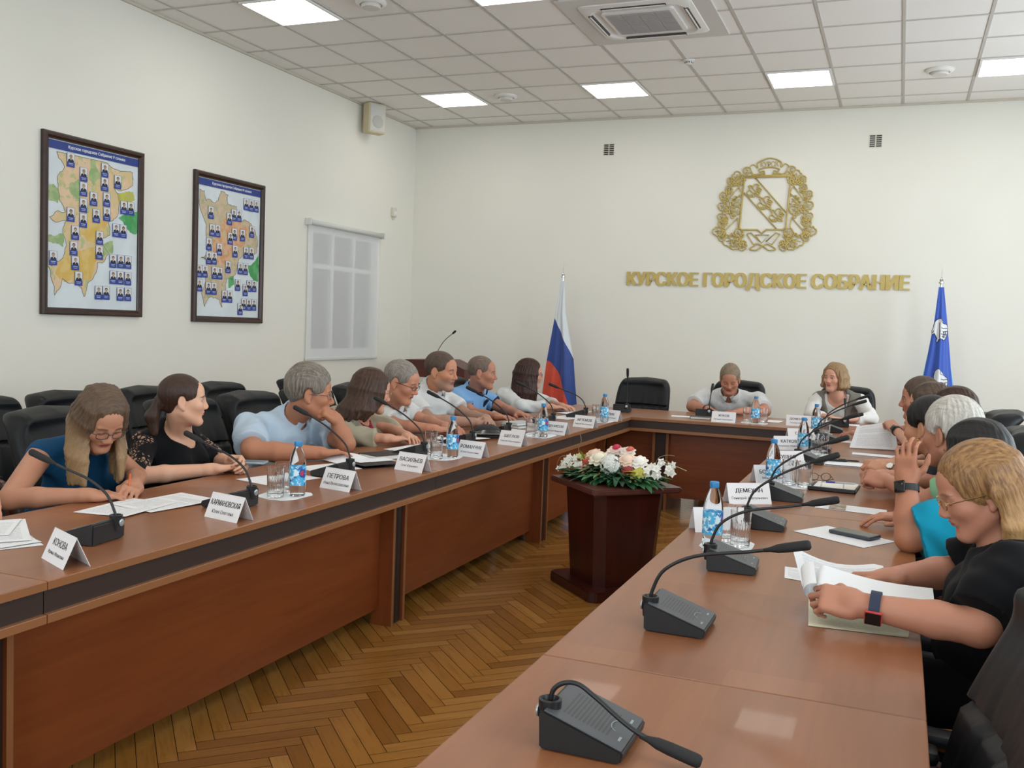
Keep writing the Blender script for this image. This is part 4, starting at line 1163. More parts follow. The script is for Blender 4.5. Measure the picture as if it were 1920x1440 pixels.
def head_shape(S, T, R, sc, fem, wide=1.0, nose=1.0):
    w = (0.93 if fem else 1.0) * wide
    E = lambda c, r, k, op='u', rot=None: S.ell(T(c), V3(r) * sc, R if rot is None else R @ rot, k * sc, op)
    C = lambda a, b, ra, rb, k, op='u': S.cap(T(a), T(b), ra * sc, rb * sc, k * sc, op)
    E((0, -0.016, 0.038), (0.076 * w, 0.098, 0.086), 0.0)
    E((0, 0.028, -0.030), (0.062 * w, 0.066, 0.082), 0.03)
    E((0, 0.062, 0.045), (0.050 * w, 0.030, 0.040), 0.03)                      # forehead
    E((0, 0.070, -0.098), (0.020, 0.019, 0.016) if fem else (0.025, 0.022, 0.018), 0.03)   # chin
    for s in (-1, 1):
        C((s * 0.054 * w, -0.004, -0.055), (s * 0.020, 0.064, -0.100), 0.018, 0.014, 0.03)
        E((s * 0.043 * w, 0.058, -0.020), (0.024, 0.026, 0.022), 0.028)       # cheek
        C((s * 0.040, 0.080, 0.020), (s * 0.012, 0.088, 0.016), 0.010, 0.009, 0.014)    # brow ridge
        E((s * 0.032, 0.104, 0.003), (0.020, 0.022, 0.013), 0.016, 's')      # eye socket
        E((s * 0.031, 0.0755, 0.0035), (0.0150, 0.0150, 0.0125), 0.004)      # eyeball under its lids
        C((s * 0.045, 0.078, 0.0095), (s * 0.018, 0.0835, 0.0095), 0.0032, 0.0032, 0.006)   # upper lid
        E((s * 0.0125, 0.100, -0.0330), (0.0085, 0.010, 0.0075), 0.008)      # nostril wing
        e = rotm(90, 0, 0); a = math.radians(18 * s)
        rot = np.array([[math.cos(a), -math.sin(a), 0], [math.sin(a), math.cos(a), 0], [0, 0, 1]])
        E((s * 0.079 * w, -0.012, -0.004), (0.0085, 0.020, 0.033), 0.006, 'u', rot)   # ear
        E((s * 0.0885 * w, -0.008, 0.000), (0.006, 0.011, 0.020), 0.004, 's', rot)
        E((s * 0.080 * w, -0.003, -0.034), (0.006, 0.009, 0.010), 0.006, 'u')
    C((0, 0.089, 0.014), (0, (0.104 if fem else 0.108) + 0.010 * (nose - 1), -0.023), 0.0072, 0.0098 * nose, 0.012)   # nose
    E((0, (0.103 if fem else 0.108) + 0.008 * (nose - 1), -0.0280), (0.0108 * nose, 0.011, 0.0088), 0.008)
    C((-0.019, 0.083, -0.0555), (0.019, 0.083, -0.0555), 0.006, 0.006, 0.010); E((0, 0.0905, -0.0535), (0.017, 0.0085, 0.0055), 0.006)   # lips
    E((0, 0.0890, -0.0625), (0.016, 0.0085, 0.0062), 0.006)
    C((-0.021, 0.0965, -0.0575), (0.021, 0.0965, -0.0575), 0.0030, 0.0030, 0.004, 's')
    E((0, 0.094, -0.078), (0.016, 0.009, 0.008), 0.012, 's')                 # dip above the chin

def hair_short(S, T, R, sc, thick=0.010, top=0.0, back=-0.065, hl=0.106):
    th = thick
    S.ell(T((0, -0.017, 0.040 + top * 0.4)), V3((0.076 + th, 0.098 + th, 0.086 + th + top)) * sc, R)
    S.ell(T((0, 0.128, -0.020)), V3((0.120, 0.092, hl)) * sc, R, 0.010 * sc, 's')       # face opening
    fr = T((0, 0, 0)); up = R[:, 2]; fw = R[:, 1]
    def low(X, Y, Z):
        lz = ((X - fr[0]) * up[0] + (Y - fr[1]) * up[1] + (Z - fr[2]) * up[2]) / sc; ly = ((X - fr[0]) * fw[0] + (Y - fr[1]) * fw[1] + (Z - fr[2]) * fw[2]) / sc
        line = np.where(ly > -0.03, -0.012 + 0.35 * (ly + 0.03), -0.012 + (ly + 0.03) * (back + 0.012) / -0.08)
        return (lz - np.minimum(line, 0.02)) * sc * 0.8
    S.fn(fr - 0.2, fr + 0.2, low, 0.006 * sc, 's')
    for s in (-1, 1): S.ell(T((s * 0.088, -0.010, -0.002)), V3((0.026, 0.026, 0.036)) * sc, R, 0.006, 's')

def hair_long(S, T, R, sc, end_z, front=55, thick=0.010, n=34, sweep=(0, 0, 0), part=0.0, r0=0.014, inward=0.8, open_w=0.072, low=-0.05, seed=1, bangs=False, spread=1.0, tuck=0.0, fy=0.062, amax=178):
    """a close cap of hair, then locks that leave the parting, lie over the skull and fall towards world height end_z"""
    rnd = random.Random(seed); th = thick
    S.ell(T((0, -0.018, 0.040)), V3((0.076 + th, 0.099 + th, 0.087 + th * 0.8)) * sc, R)
    S.ell(T((0, 0.128, -0.016)), V3((open_w * 1.35, 0.092, 0.112)) * sc, R, 0.008 * sc, 's')
    S.ell(T((0, 0.10, -0.09)), V3((open_w, 0.10, 0.10)) * sc, R, 0.010 * sc, 's')
    S.ell(T((0, -0.005, -0.080)), V3((0.060, 0.085, 0.065)) * sc, R, 0.01 * sc, 's')
    def skull(x, y, e):      # push a point onto the skull, e metres proud of it
        v = V3((x / 0.076, (y + 0.016) / 0.098)); q = min(0.98, float(np.hypot(*v))); return (x, y, 0.038 + 0.086 * math.sqrt(1 - q * q) + e)
    for i in range(n):
        f = (i // 2) / (n // 2 - 1); s = -1 if i % 2 else 1; jit = rnd.uniform(-0.03, 0.03)
        a = math.radians(front + (amax - front) * f) + jit; sa, ca = math.sin(a), math.cos(a)
        p0 = T(skull(part + s * 0.006, fy - (fy + 0.075) * f, th * 0.5)); p1 = T(skull(part * 0.5 + s * (0.030 + 0.012 * sa), fy * 0.9 - (fy + 0.075) * f, th * 0.6))
        p2 = T((s * sa * (0.072 + th * 0.7), ca * (0.088 + th * 0.6) - 0.016, 0.066)); p3 = T((s * sa * (0.080 + th), ca * (0.098 + th) - 0.018, 0.005)); p4 = T((s * sa * (0.082 + th) * (1 - 0.1 * tuck), ca * (0.094 + th) - 0.020 - 0.02 * tuck, low))
        r1 = r0 * 0.8
        S.cap(p0, p1, 0.008 * sc, r1 * sc, k=0.008); S.cap(p1, p2, r1 * sc, r1 * sc, k=0.008); S.cap(p2, p3, r1 * sc, r0 * sc, k=0.008); S.cap(p3, p4, r0 * sc, r0 * sc, k=0.008)
        zz = end_z + rnd.uniform(-0.02, 0.015)
        if p4[2] > zz:
            o = p4 - T((0, -0.02, low)); o[2] = 0; dz = zz - p4[2]
            m = p4 + V3((0, 0, dz * 0.5)) + o * 0.10 * spread + V3(sweep) * 0.5; e = p4 + V3((0, 0, dz)) - o * (1 - inward) + V3(sweep) + V3((rnd.uniform(-1, 1), rnd.uniform(-1, 1), 0)) * 0.008
            S.cap(p4, m, r0 * sc, r0 * 0.95 * sc, k=0.008); S.cap(m, e, r0 * 0.95 * sc, r0 * 0.55 * sc, k=0.008)
    if bangs:
        for i in range(11):
            x = -0.05 + 0.01 * i; S.cap(T(skull(x * 0.6, 0.02, th * 0.5)), T((x, 0.080 - abs(x) * 0.5, 0.070)), 0.009 * sc, 0.009 * sc, k=0.006); S.cap(T((x, 0.080 - abs(x) * 0.5, 0.070)), T((x * 1.1, 0.098 - abs(x) * 0.7, 0.030)), 0.009 * sc, 0.005 * sc, k=0.006)

def person(label, H, look, N, SR, SL, ER, EL, WR, WL, hr, hl, P, knees, skin, hair, wear, fem=False, sc=1.04, girth=1.0, h=0.005, wide=1.0, nose=1.0, hands=(1, 1), group=None, legs=True, arm=1.0):
    """joints in world coordinates. hr/hl = (finger direction, back-of-hand normal, style)"""
    R = rotm(*look); H = V3(H); N = V3(N); P = V3(P) + V3((0, 0, 0.10)); knees = [V3(q) + V3((0, 0, 0.06)) for q in knees]
    T = lambda p: H + R @ (V3(p) * sc)
    SR, SL, ER, EL, WR, WL = (V3(q) for q in (SR, SL, ER, EL, WR, WL))
    pts = np.array([H + R @ (V3((x, y, z)) * sc) for x in (-.1, .1) for y in (-.13, .14) for z in (-.13, .14)] + [N, SR, SL, ER, EL, WR, WL, P, WR + unit(hr[0]) * 0.2, WL + unit(hl[0]) * 0.2])
    lo, hi = pts.min(0) - 0.16, pts.max(0) + 0.16
    up = unit(N - P); rt = SR - SL; rt = unit(rt - up * (rt @ up)); fw = np.cross(up, rt); TR = np.stack([rt, fw, up], 1); L = np.linalg.norm(N - P)
    Q = lambda x, y, z: P + TR @ V3((x, y, z * L / 0.52))
    hw = np.linalg.norm(SR - SL) / 2; g = girth
    def torso(S, off, k=0.05, chest=True):
        S.ell(Q(0, 0.0, 0.05), (0.165 * g, 0.125 * g, 0.12), TR, 0, 'u', off)
        S.ell(Q(0, 0.028 * g, 0.17), (0.155 * g, 0.125 * g, 0.15), TR, k, 'u', off)
        S.ell(Q(0, 0.012, 0.33), ((hw * 0.86) * (1 + (g - 1) * 0.4), 0.112 * (1 + (g - 1) * 0.5), 0.16), TR, k, 'u', off)
        S.cap(SR - up * 0.012 - rt * 0.015, SL - up * 0.012 + rt * 0.015, 0.058, 0.058, k, off=off)
        S.cap(Q(0, -0.02, 0.50), SR - rt * 0.02 + up * 0.005, 0.050, 0.046, 0.04, off=off); S.cap(Q(0, -0.02, 0.50), SL + rt * 0.02 + up * 0.005, 0.050, 0.046, 0.04, off=off)
        if fem:
            for s in (-1, 1): S.ell(Q(s * 0.075, 0.095, 0.31), (0.068, 0.058, 0.068), TR, 0.05, 'u', off)
    au, af, aw = 0.047 * arm, 0.041 * arm, 0.027 * arm
    if fem: au, af, aw = au * 0.90, af * 0.88, aw * 0.90
    def limb(S, a, e, w):
        S.cap(a, e, au * 1.12, au * 0.92, 0.03); m = e + (w - e) * 0.35
        S.cap(e, m, af * 1.02, af * 1.02, 0.012); S.cap(m, w, af * 1.02, aw, 0.012)
    # ---- body: one continuous skin
    S = SDF(lo, hi, h)
    torso(S, -0.016)
    nb = N + up * 0.0 + fw * 0.012
    S.cap(T((0, -0.030, -0.040)), nb, 0.050 * sc * (0.9 if fem else 1.06), 0.056 * (0.92 if fem else 1.08), 0.025)
    S.cap(T((0, 0.0, -0.075)), nb + fw * 0.02 - up * 0.02, 0.036, 0.045, 0.03)
    A = SDF(lo, hi, h)
    head_shape(A, T, R, sc, fem, wide, nose)
    hsl = tuple(slice(0, n) for n in S.n)
    S.put(hsl, A.d, 0.018)
    A.d[:] = 1.0
    limb(A, SR, ER, WR); limb(A, SL, EL, WL)
    if hands[0]: hand(A, WR, hr[0], hr[1], True, hr[2], 0.93 if fem else 1.04)
    if hands[1]: hand(A, WL, hl[0], hl[1], False, hl[2], 0.93 if fem else 1.04)
    S.put(hsl, A.d, 0.010)
    V, F = S.mesh(1)
    root = np_mesh('person', V, F, skin, None, (V - H) @ R / sc)
    tag(root, label, 'person', group)
    # ---- hair
    if hair:
        hlo, hhi = H - 0.20, H + 0.20
        if 'end_z' in hair['kw']: hlo[2] = min(hlo[2], hair['kw']['end_z'] - 0.06)
        for q in hair.get('locks', []):
            hlo = np.minimum(hlo, V3(q[1]) - 0.06); hlo = np.minimum(hlo, V3(q[0]) - 0.06); hhi = np.maximum(hhi, V3(q[1]) + 0.06)
        S = SDF(hlo, hhi, min(h, 0.004)); hair['f'](S, T, R, sc, **hair['kw'])
        for a, b, ra, rb in hair.get('local', []): S.cap(T(a), T(b), ra * sc, rb * sc, 0.008)
        for a, b, ra, rb in hair.get('locks', []): S.cap(a, b, ra, rb, 0.01)
        V, F = S.mesh(1); C = (V - H) @ R / sc; n = normals(V, F)
        th = np.arctan2(C[:, 0], C[:, 1]); am = hair.get('amp', 0.0022) * 0.6
        fade = np.clip((np.hypot(C[:, 0], C[:, 1]) - 0.03) / 0.05, 0, 1)
        V = V + n * (am * fade * (np.sin(th * 27 + 3.0 * np.sin(C[:, 2] * 24 + th * 3) + 2.0 * np.sin(th * 5.3)) + 0.7 * np.sin(th * 53 + C[:, 2] * 18 + 2.5 * np.sin(th * 7.1))))[:, None]
        np_mesh('hair', V, F, hair['mat'], root, C)
    # ---- clothes
    def folds(V, n, amp):
        a = V @ V3((31, 17, 23)) + 1.6 * np.sin(V @ V3((19, -27, 14))); b = V @ V3((-22, 41, 33)) + 1.3 * np.sin(V @ V3((37, 12, -29)))
        c = V @ V3((12, 9, 70)) + 2.0 * np.sin(V @ V3((25, 18, 6)))
        return V + n * (amp * (np.sin(a) + 0.6 * np.sin(b) + 0.45 * np.sin(c)))[:, None]
    ax_n = unit(T((0, -0.02, -0.05)) - nb)
    for w in wear:
        kind = w['kind']; off = w.get('off', 0.0); hh = w.get('h', max(h, 0.005) + 0.001)
        if kind == 'top':
            S = SDF(lo, hi, hh); torso(S, off)
            sl = w.get('sleeve', 0.62); ex = w.get('loose', 0.012) + off
            if sl > 0:
                for a, e, q in ((SR, ER, WR), (SL, EL, WL)):
                    if sl <= 1.0:
                        S.cap(a, a + (e - a) * sl, au * 1.12 + ex, au * 1.02 + ex + 0.006, 0.03, endcut=True)
                    else:
                        S.cap(a, e, au * 1.12 + ex, au * 0.95 + ex, 0.03); S.cap(e, e + (q - e) * (sl - 1), af + ex, af * (1 - 0.3 * (sl - 1)) + ex, 0.015, endcut=True)
            base = S.d.copy()
            X, Y, Z = S.full(); d0 = [X - P[0], Y - P[1], Z - P[2]]
            lx = d0[0] * TR[0, 0] + d0[1] * TR[1, 0] + d0[2] * TR[2, 0]; ly = d0[0] * TR[0, 1] + d0[1] * TR[1, 1] + d0[2] * TR[2, 1]; lz = (d0[0] * TR[0, 2] + d0[1] * TR[1, 2] + d0[2] * TR[2, 2]) * 0.52 / L
            full = tuple(slice(0, n) for n in S.n)
            if w.get('placket'): S.d = np.minimum(S.d, np.maximum(base - 0.004, np.maximum(np.abs(lx) - 0.016, np.maximum(-ly, lz - w.get('vz', 0.46)))))
            if w.get('pocket'): S.d = np.minimum(S.d, np.maximum(base - 0.0035, np.maximum(np.abs(lx + 0.085) - 0.045, np.maximum(np.abs(lz - 0.33) - 0.05, -ly))))
            nr = w.get('neck', 0.062)
            S.cap(nb - ax_n * 0.03 + fw * w.get('nf', 0.012), nb + ax_n * 0.16 + fw * 0.02, nr, nr + 0.02, 0.006, 's')
            if w.get('v'):       # open front: v = (bottom z, half-width slope)
                zb, slp = w['v']; ww = np.maximum((lz - zb) * slp, 0.0)
                S.put(full, np.maximum(np.maximum(np.abs(lx) - ww, zb - lz), -ly + 0.02).astype(np.float32), 0.004, 's')
                if w.get('lapel'):
                    lw = w['lapel']; band = np.maximum(np.maximum(np.abs(lx) - ww - lw * np.clip((lz - zb) / 0.10, 0.1, 1.0), ww + 0.002 - np.abs(lx)), np.maximum(zb - lz, -ly + 0.02)); band = np.maximum(band, lz - 0.50)
                    S.d = np.minimum(S.d, np.maximum(base - 0.009, band * 0.8).astype(np.float32))
            if w.get('collar'):
                cr = nr + 0.006; c0 = nb + fw * 0.008
                def colf(X, Y, Z):
                    q = [X - c0[0], Y - c0[1], Z - c0[2]]; az = q[0] * ax_n[0] + q[1] * ax_n[1] + q[2] * ax_n[2]
                    r = np.sqrt(np.maximum(q[0] ** 2 + q[1] ** 2 + q[2] ** 2 - az ** 2, 0)); side = q[0] * rt[0] + q[1] * rt[1] + q[2] * rt[2]; fr = q[0] * fw[0] + q[1] * fw[1] + q[2] * fw[2]
                    v = np.maximum(np.abs(r - (cr + 0.012 - az * 0.25)) - 0.0045, np.abs(az - 0.018) - 0.024)
                    return np.maximum(v, 0.018 + np.maximum(az, 0) * 0.8 - np.abs(side) - np.where(fr < 0.02, 1.0, 0.0))
                S.fn(c0 - 0.13, c0 + 0.13, colf, 0.004)
                for s in (-1, 1):
                    cc = c0 + fw * 0.066 + rt * s * 0.040 - up * 0.010
                    u1 = unit(-up * 0.9 + rt * s * 0.45 + fw * 0.30); n1 = unit(fw * 0.9 + up * 0.35 + rt * s * 0.25); u2 = np.cross(n1, u1); u2 = unit(u2); n1 = np.cross(u1, u2)
                    S.box(cc, (0.036, 0.020, 0.0045), np.stack([u1, u2, n1], 1), 0.004, 0.004)
            V, F = S.mesh(1); n = normals(V, F); V = folds(V, n, w.get('fold', 0.0026))
            o = np_mesh(w['name'], V, F, w['mat'], root)
        elif kind == 'cuffs':      # contrasting ribbed ends of short sleeves and a collar
            S = SDF(lo, hi, hh)
            sl = w['sleeve']; ex = 0.014
            for a, e in ((SR, ER), (SL, EL)):
                p = a + (e - a) * (sl - 0.07); q = a + (e - a) * (sl + 0.005); S.cap(p, q, au * 1.03 + ex + 0.004, au * 1.03 + ex + 0.005, 0, endcut=True)
                S.cap(p - unit(e - a) * 0.08, p, au * 1.2 + ex + 0.02, au * 1.2 + ex + 0.02, 0, 's', endcut=True)
            V, F = S.mesh(1); np_mesh('sleeve_cuff', V, F, w['mat'], root)
            S = SDF(nb - 0.16, nb + 0.16, 0.004); nr = 0.066; c0 = nb + fw * 0.008
            def colf(X, Y, Z):
                q = [X - c0[0], Y - c0[1], Z - c0[2]]; az = q[0] * ax_n[0] + q[1] * ax_n[1] + q[2] * ax_n[2]
                r = np.sqrt(np.maximum(q[0] ** 2 + q[1] ** 2 + q[2] ** 2 - az ** 2, 0)); side = q[0] * rt[0] + q[1] * rt[1] + q[2] * rt[2]; fr = q[0] * fw[0] + q[1] * fw[1] + q[2] * fw[2]
                v = np.maximum(np.abs(r - (nr + 0.014 - az * 0.3)) - 0.005, np.abs(az - 0.016) - 0.028)
                return np.maximum(v, 0.014 + np.maximum(az, 0) * 0.8 - np.abs(side) - np.where(fr < 0.02, 1.0, 0.0))
            S.fn(c0 - 0.14, c0 + 0.14, colf)
            S.box(c0 + fw * 0.098 - up * 0.095, (0.016, 0.010, 0.055), TR @ np.array([[1, 0, 0], [0, 0.95, 0.3], [0, -0.3, 0.95]]), 0.004)
            V, F = S.mesh(1); np_mesh('collar', V, F, w['mat'], root)
    # ---- legs and shoes
    if legs:
        kR, kL = V3(knees[0]), V3(knees[1]); hipR, hipL = P + rt * 0.09, P - rt * 0.09
        aR, aL = kR + V3((0, 0, 0.10 - kR[2])) + fw * 0.02, kL + V3((0, 0, 0.10 - kL[2])) + fw * 0.02
        allp = np.array([kR, kL, hipR, hipL, aR, aL, P]); S = SDF(allp.min(0) - 0.18, allp.max(0) + 0.18, 0.012)
        S.ell(P + V3((0, 0, 0.01)), (0.175 * g, 0.14 * g, 0.10), TR)
        for a, k_, f_ in ((hipR, kR, aR), (hipL, kL, aL)):
            S.cap(a, k_, 0.082 * min(g, 1.1), 0.064, 0.04); S.cap(k_, f_, 0.064, 0.05, 0.02)
        V, F = S.mesh(2); n = normals(V, F); np_mesh('trousers', folds(V, n, 0.003), F, cloth('trousers_dark', '#0b0c0f'), root)
        for f_ in (aR, aL):
            fl = V3((fw[0], fw[1], 0)); fl = unit(fl); S = SDF(f_ - 0.3, f_ + 0.3, 0.010)
            c = V3((f_[0], f_[1], 0.0))
            S.ell(c + fl * 0.075 + V3((0, 0, 0.045)), (0.046, 0.135, 0.042), np.stack([np.cross(fl, (0, 0, 1)), fl, V3((0, 0, 1))], 1)); S.cap(c + V3((0, 0, 0.06)), c + V3((0, 0, 0.11)), 0.046, 0.044, 0.03)
            S.fn(c - 0.25, c + 0.25, lambda X, Y, Z: Z - 0.004 + 0 * X + 0 * Y, 0, 's')
            V, F = S.mesh(1); np_mesh('shoe', V, F, mat('shoe_black', '#141414', 0.4), root)
    root['_'] = 0
    del root['_']
    return dict(root=root, T=T, R=R, H=H, N=N, nb=nb, Q=Q, TR=TR, fw=fw, rt=rt, up=up, WR=WR, WL=WL, ER=ER, EL=EL, SR=SR, SL=SL, sc=sc, aw=aw)

M_lens = NT('spectacle_lens'); M_lens.set(col=(0.97, 0.98, 1), rough=0.0, trans=1.0, ior=1.02, alpha=0.35); M_lens = M_lens.m
def spectacles(p, m, rim=0.0011, rx=0.0235, rz=0.016, y=0.103, z=0.001, full=True):
    T = p['T']; bm = B(); ln = B()
    for s in (-1, 1):
        P = []
        for q in range(24):
            a = 2 * math.pi * q / 24; c_, s_ = math.cos(a), math.sin(a)
            P.append(T((s * 0.032 + rx * math.copysign(abs(c_) ** 0.75, c_), y - 0.004 * (abs(s * 0.032 + rx * c_) / 0.05) ** 2, z + rz * math.copysign(abs(s_) ** 0.75, s_))))
        add_tube(bm, P + [P[0]], rim * (1 if full else 0.8), 6)
        polyface(ln, [Vector(q) for q in P])
        add_tube(bm, [Vector(T((s * 0.055, y - 0.004, z + 0.006))), Vector(T((s * 0.073, y - 0.018, z + 0.007))), Vector(T((s * 0.080, 0.03, z + 0.006))), Vector(T((s * 0.081, -0.012, z + 0.003))), Vector(T((s * 0.078, -0.026, z - 0.014)))], rim * 1.15, 6)
    add_tube(bm, spline([Vector(T((-0.0095, y, z + 0.004))), Vector(T((0, y + 0.003, z + 0.007))), Vector(T((0.0095, y, z + 0.004)))], 4), rim, 6)
    o = obj('spectacles', bm, m, p['root'], True); obj('lens', ln, M_lens, o)

def wrist_band(p, side, m_strap, face=None, w=0.011, r=0.030, at=0.05, fdir=None, square=True, edge=None, fs=0.017):
    """a watch or bracelet round the forearm just behind the wrist"""
    W = p['W' + side]; E = p['E' + side]; d = unit(E - W); c = W + d * at
    up = V3(fdir if fdir is not None else (0, 0, 1)); up = unit(up - d * (up @ d)); sd = np.cross(d, up)
    rr = p['aw'] + (0.041 - 0.027) * at / 0.2 + 0.0035 + (r - 0.030)
    bm = B(); n = 28; ring = []
    for q in range(n):
        a = 2 * math.pi * q / n; o = up * math.cos(a) + sd * math.sin(a)
        ring.append([bm.verts.new(c + o * (rr + dr) + d * dw) for dr, dw in ((0, -w), (0.0026, -w), (0.0026, w), (0, w))])
    for q in range(n):
        a, b = ring[q], ring[(q + 1) % n]
        for i in range(4): bm.faces.new((a[i], b[i], b[(i + 1) % 4], a[(i + 1) % 4]))
    o = obj('wrist_watch' if face else 'bracelet', bm, m_strap, p['root'], True)
    if face:
        M = Matrix(((sd[0], d[0], up[0], 0), (sd[1], d[1], up[1], 0), (sd[2], d[2], up[2], 0), (0, 0, 0, 1))); M.translation = Vector(c + up * (rr + 0.001))
        bm = B()
        if square: add_box(bm, (-fs, -fs * 1.08, 0), (fs, fs * 1.08, 0.009), 0.004, M=M)
        else: add_lathe(bm, [(fs, 0), (fs, 0.006), (fs * 0.9, 0.008), (fs * 0.2, 0.0081)], 28, M=M)
        f = obj('watch_case', bm, edge or face, o, True)
        bm = B()
        if square: add_box(bm, (-fs * 0.88, -fs * 0.95, 0.008), (fs * 0.88, fs * 0.95, 0.0098), 0.001, M=M)
        else: add_lathe(bm, [(fs * 0.86, 0.0078), (fs * 0.86, 0.0088), (fs * 0.2, 0.0088)], 28, M=M)
        obj('watch_face', bm, face, f, True)
# ------------------------------------------------------------------ the people
SK = {k: skin_mat('skin_' + k, *v[0], **v[1]) for k, v in dict(
    blue=(('#b5856a', '#5a4030'), dict(eyes='down', lip='#9c4a48')), tail=(('#d6ab90', '#3c2a22'), dict(lip='#b0605a')), azure=(('#b27d60', '#6b5a4c'), dict()),
    beige=(('#c99a80', '#4b352a'), dict(lip='#b25a55')), grey=(('#bf8a70', '#6a5b50'), dict(eyes='down')), beard=(('#bd8a6c', '#4a382c'), dict(stubble='#7d7670', eyes='down')),
    polo=(('#b07e67', '#5a483c'), dict()), white=(('#c69880', '#3a2822'), dict(lip='#b4504e')), chair=(('#b27f68', '#8a7058'), dict(eyes='down')),
    vest=(('#cf9f88', '#6a5040'), dict(lip='#b05a58')), blonde=(('#b5826a', '#7a5c44'), dict(eyes='down', lip='#a85c52')), turq=(('#b07b60', '#2a2020'), dict()),
    snow=(('#b27f68', '#a8a29a'), dict()), black=(('#c08e70', '#211a18'), dict()), far=(('#c08e74', '#2c2420'), dict()), brown=(('#c6967c', '#4a382c'), dict()),
    man=(('#b07e68', '#3c2c24'), dict()), edge=(('#c48c72', '#4a382c'), dict())).items()}
M_ombre = hair_mat('hair_ombre', '#4a392c', '#67513e', '#a3845f', True); M_brown = hair_mat('hair_brown', '#2c1d16', '#442d21'); M_grey = hair_mat('hair_grey', '#5c544c', '#8d8478')
M_chest = hair_mat('hair_chestnut', '#35241a', '#503729', None, True); M_silver = hair_mat('hair_silver', '#6d665e', '#958c82'); M_short = hair_mat('hair_darkbrown', '#3f3128', '#5d4a3c')
M_buzz = hair_mat('hair_buzzed', '#5c4c42', '#7a675a'); M_auburn = hair_mat('hair_auburn', '#28150f', '#43271e', None, True); M_sandy = hair_mat('hair_sandy', '#6d5d4a', '#8a7a64')
M_bob = hair_mat('hair_bob', '#7d6042', '#a3845c', None, True); M_gold_h = hair_mat('hair_blonde', '#6b4b2e', '#a67d50', '#ba9160'); M_jet = hair_mat('hair_black', '#0e0d0d', '#1d1a19')
M_snow = hair_mat('hair_white', '#a9a49b', '#d3cfc7')
DN, FWD = (0, 0, -1), (1, 0, 0)
SH = lambda th, **k: dict(f=hair_short, kw=dict(thick=th, **k))
def H_(d, m, **k): d = dict(d); d['mat'] = m; d.update(k); return d
LG = lambda **k: dict(f=hair_long, kw=k)
black_frame = mat('frame_black', '#1b1718', 0.3); gold_frame = mat('frame_gold', '#b89a68', 0.25, metal=1.0); red_frame = mat('frame_brown', '#4a2620', 0.3); steel_frame = mat('frame_steel', '#8d8f90', 0.25, metal=1.0)
strap_black = mat('strap_black', '#17181a', 0.5); strap_navy = mat('strap_navy', '#1d2942', 0.6); glass_black = mat('watch_glass', '#0c0d10', 0.12); steel = mat('watch_steel', '#b3afa6', 0.25, metal=1.0); dial = mat('watch_dial', '#e6e2d6', 0.4)

# -- left row, facing +x (yaw 0); right hand on the -y side
p = person('person at the left edge of the frame, only a forearm with a bracelet showing', (2.62, -9.52, 1.06), (5, -25), (2.50, -9.46, 0.93), (2.44, -9.66, 0.88), (2.44, -9.28, 0.88),
    (2.62, -9.75, 0.80), (2.60, -9.00, 0.87), (2.84, -9.62, 0.80), (2.785, -8.765, 0.835), ((0.8, 0.5, -0.1), (0, 0, 1), 'relax'), ((0.75, -0.45, -0.42), (0.4, 0.1, 0.9), 'relax'),
    (2.41, -9.46, 0.47), ((2.86, -9.58, 0.5), (2.86, -9.34, 0.5)), SK['edge'], H_(SH(0.012), M_short), [dict(kind='top', name='shirt', mat=cloth('cloth_cream', '#cfc8bc'), sleeve=0.6, neck=0.066)], fem=True)
wrist_band(p, 'L', mat('bracelet_copper', '#a5674e', 0.3, metal=0.7), None, w=0.005, at=0.045, r=0.032)

p = person('woman in a blue sleeveless blouse with long ombre hair and glasses, reading', (2.72, -8.22, 1.028), (-20, -36, 0), (2.575, -8.13, 0.925), (2.50, -8.30, 0.875), (2.47, -7.965, 0.875),
    (2.64, -8.555, 0.765), (2.66, -7.97, 0.77), (2.84, -8.40, 0.775), (2.86, -8.19, 0.785), ((0.5, 0.85, -0.05), (0.1, 0, 1), 'relax'), ((0.55, -0.8, -0.05), (0.3, 0.2, 0.9), 'hold'),
    (2.41, -8.12, 0.47), ((2.86, -8.24, 0.5), (2.86, -8.0, 0.5)), SK['blue'], H_(LG(end_z=0.80, front=46, thick=0.008, n=40, open_w=0.066, r0=0.015, inward=1.0, sweep=(0.01, -0.005, 0), seed=4, amax=118), M_ombre),
    [dict(kind='top', name='blouse', mat=cloth('cloth_blue', '#0f4164'), sleeve=0, neck=0.050, fold=0.004, placket=True, vz=0.5)], fem=True, sc=0.96, h=0.0042)
spectacles(p, mat('frame_blue', '#27313d', 0.3), 0.0014)

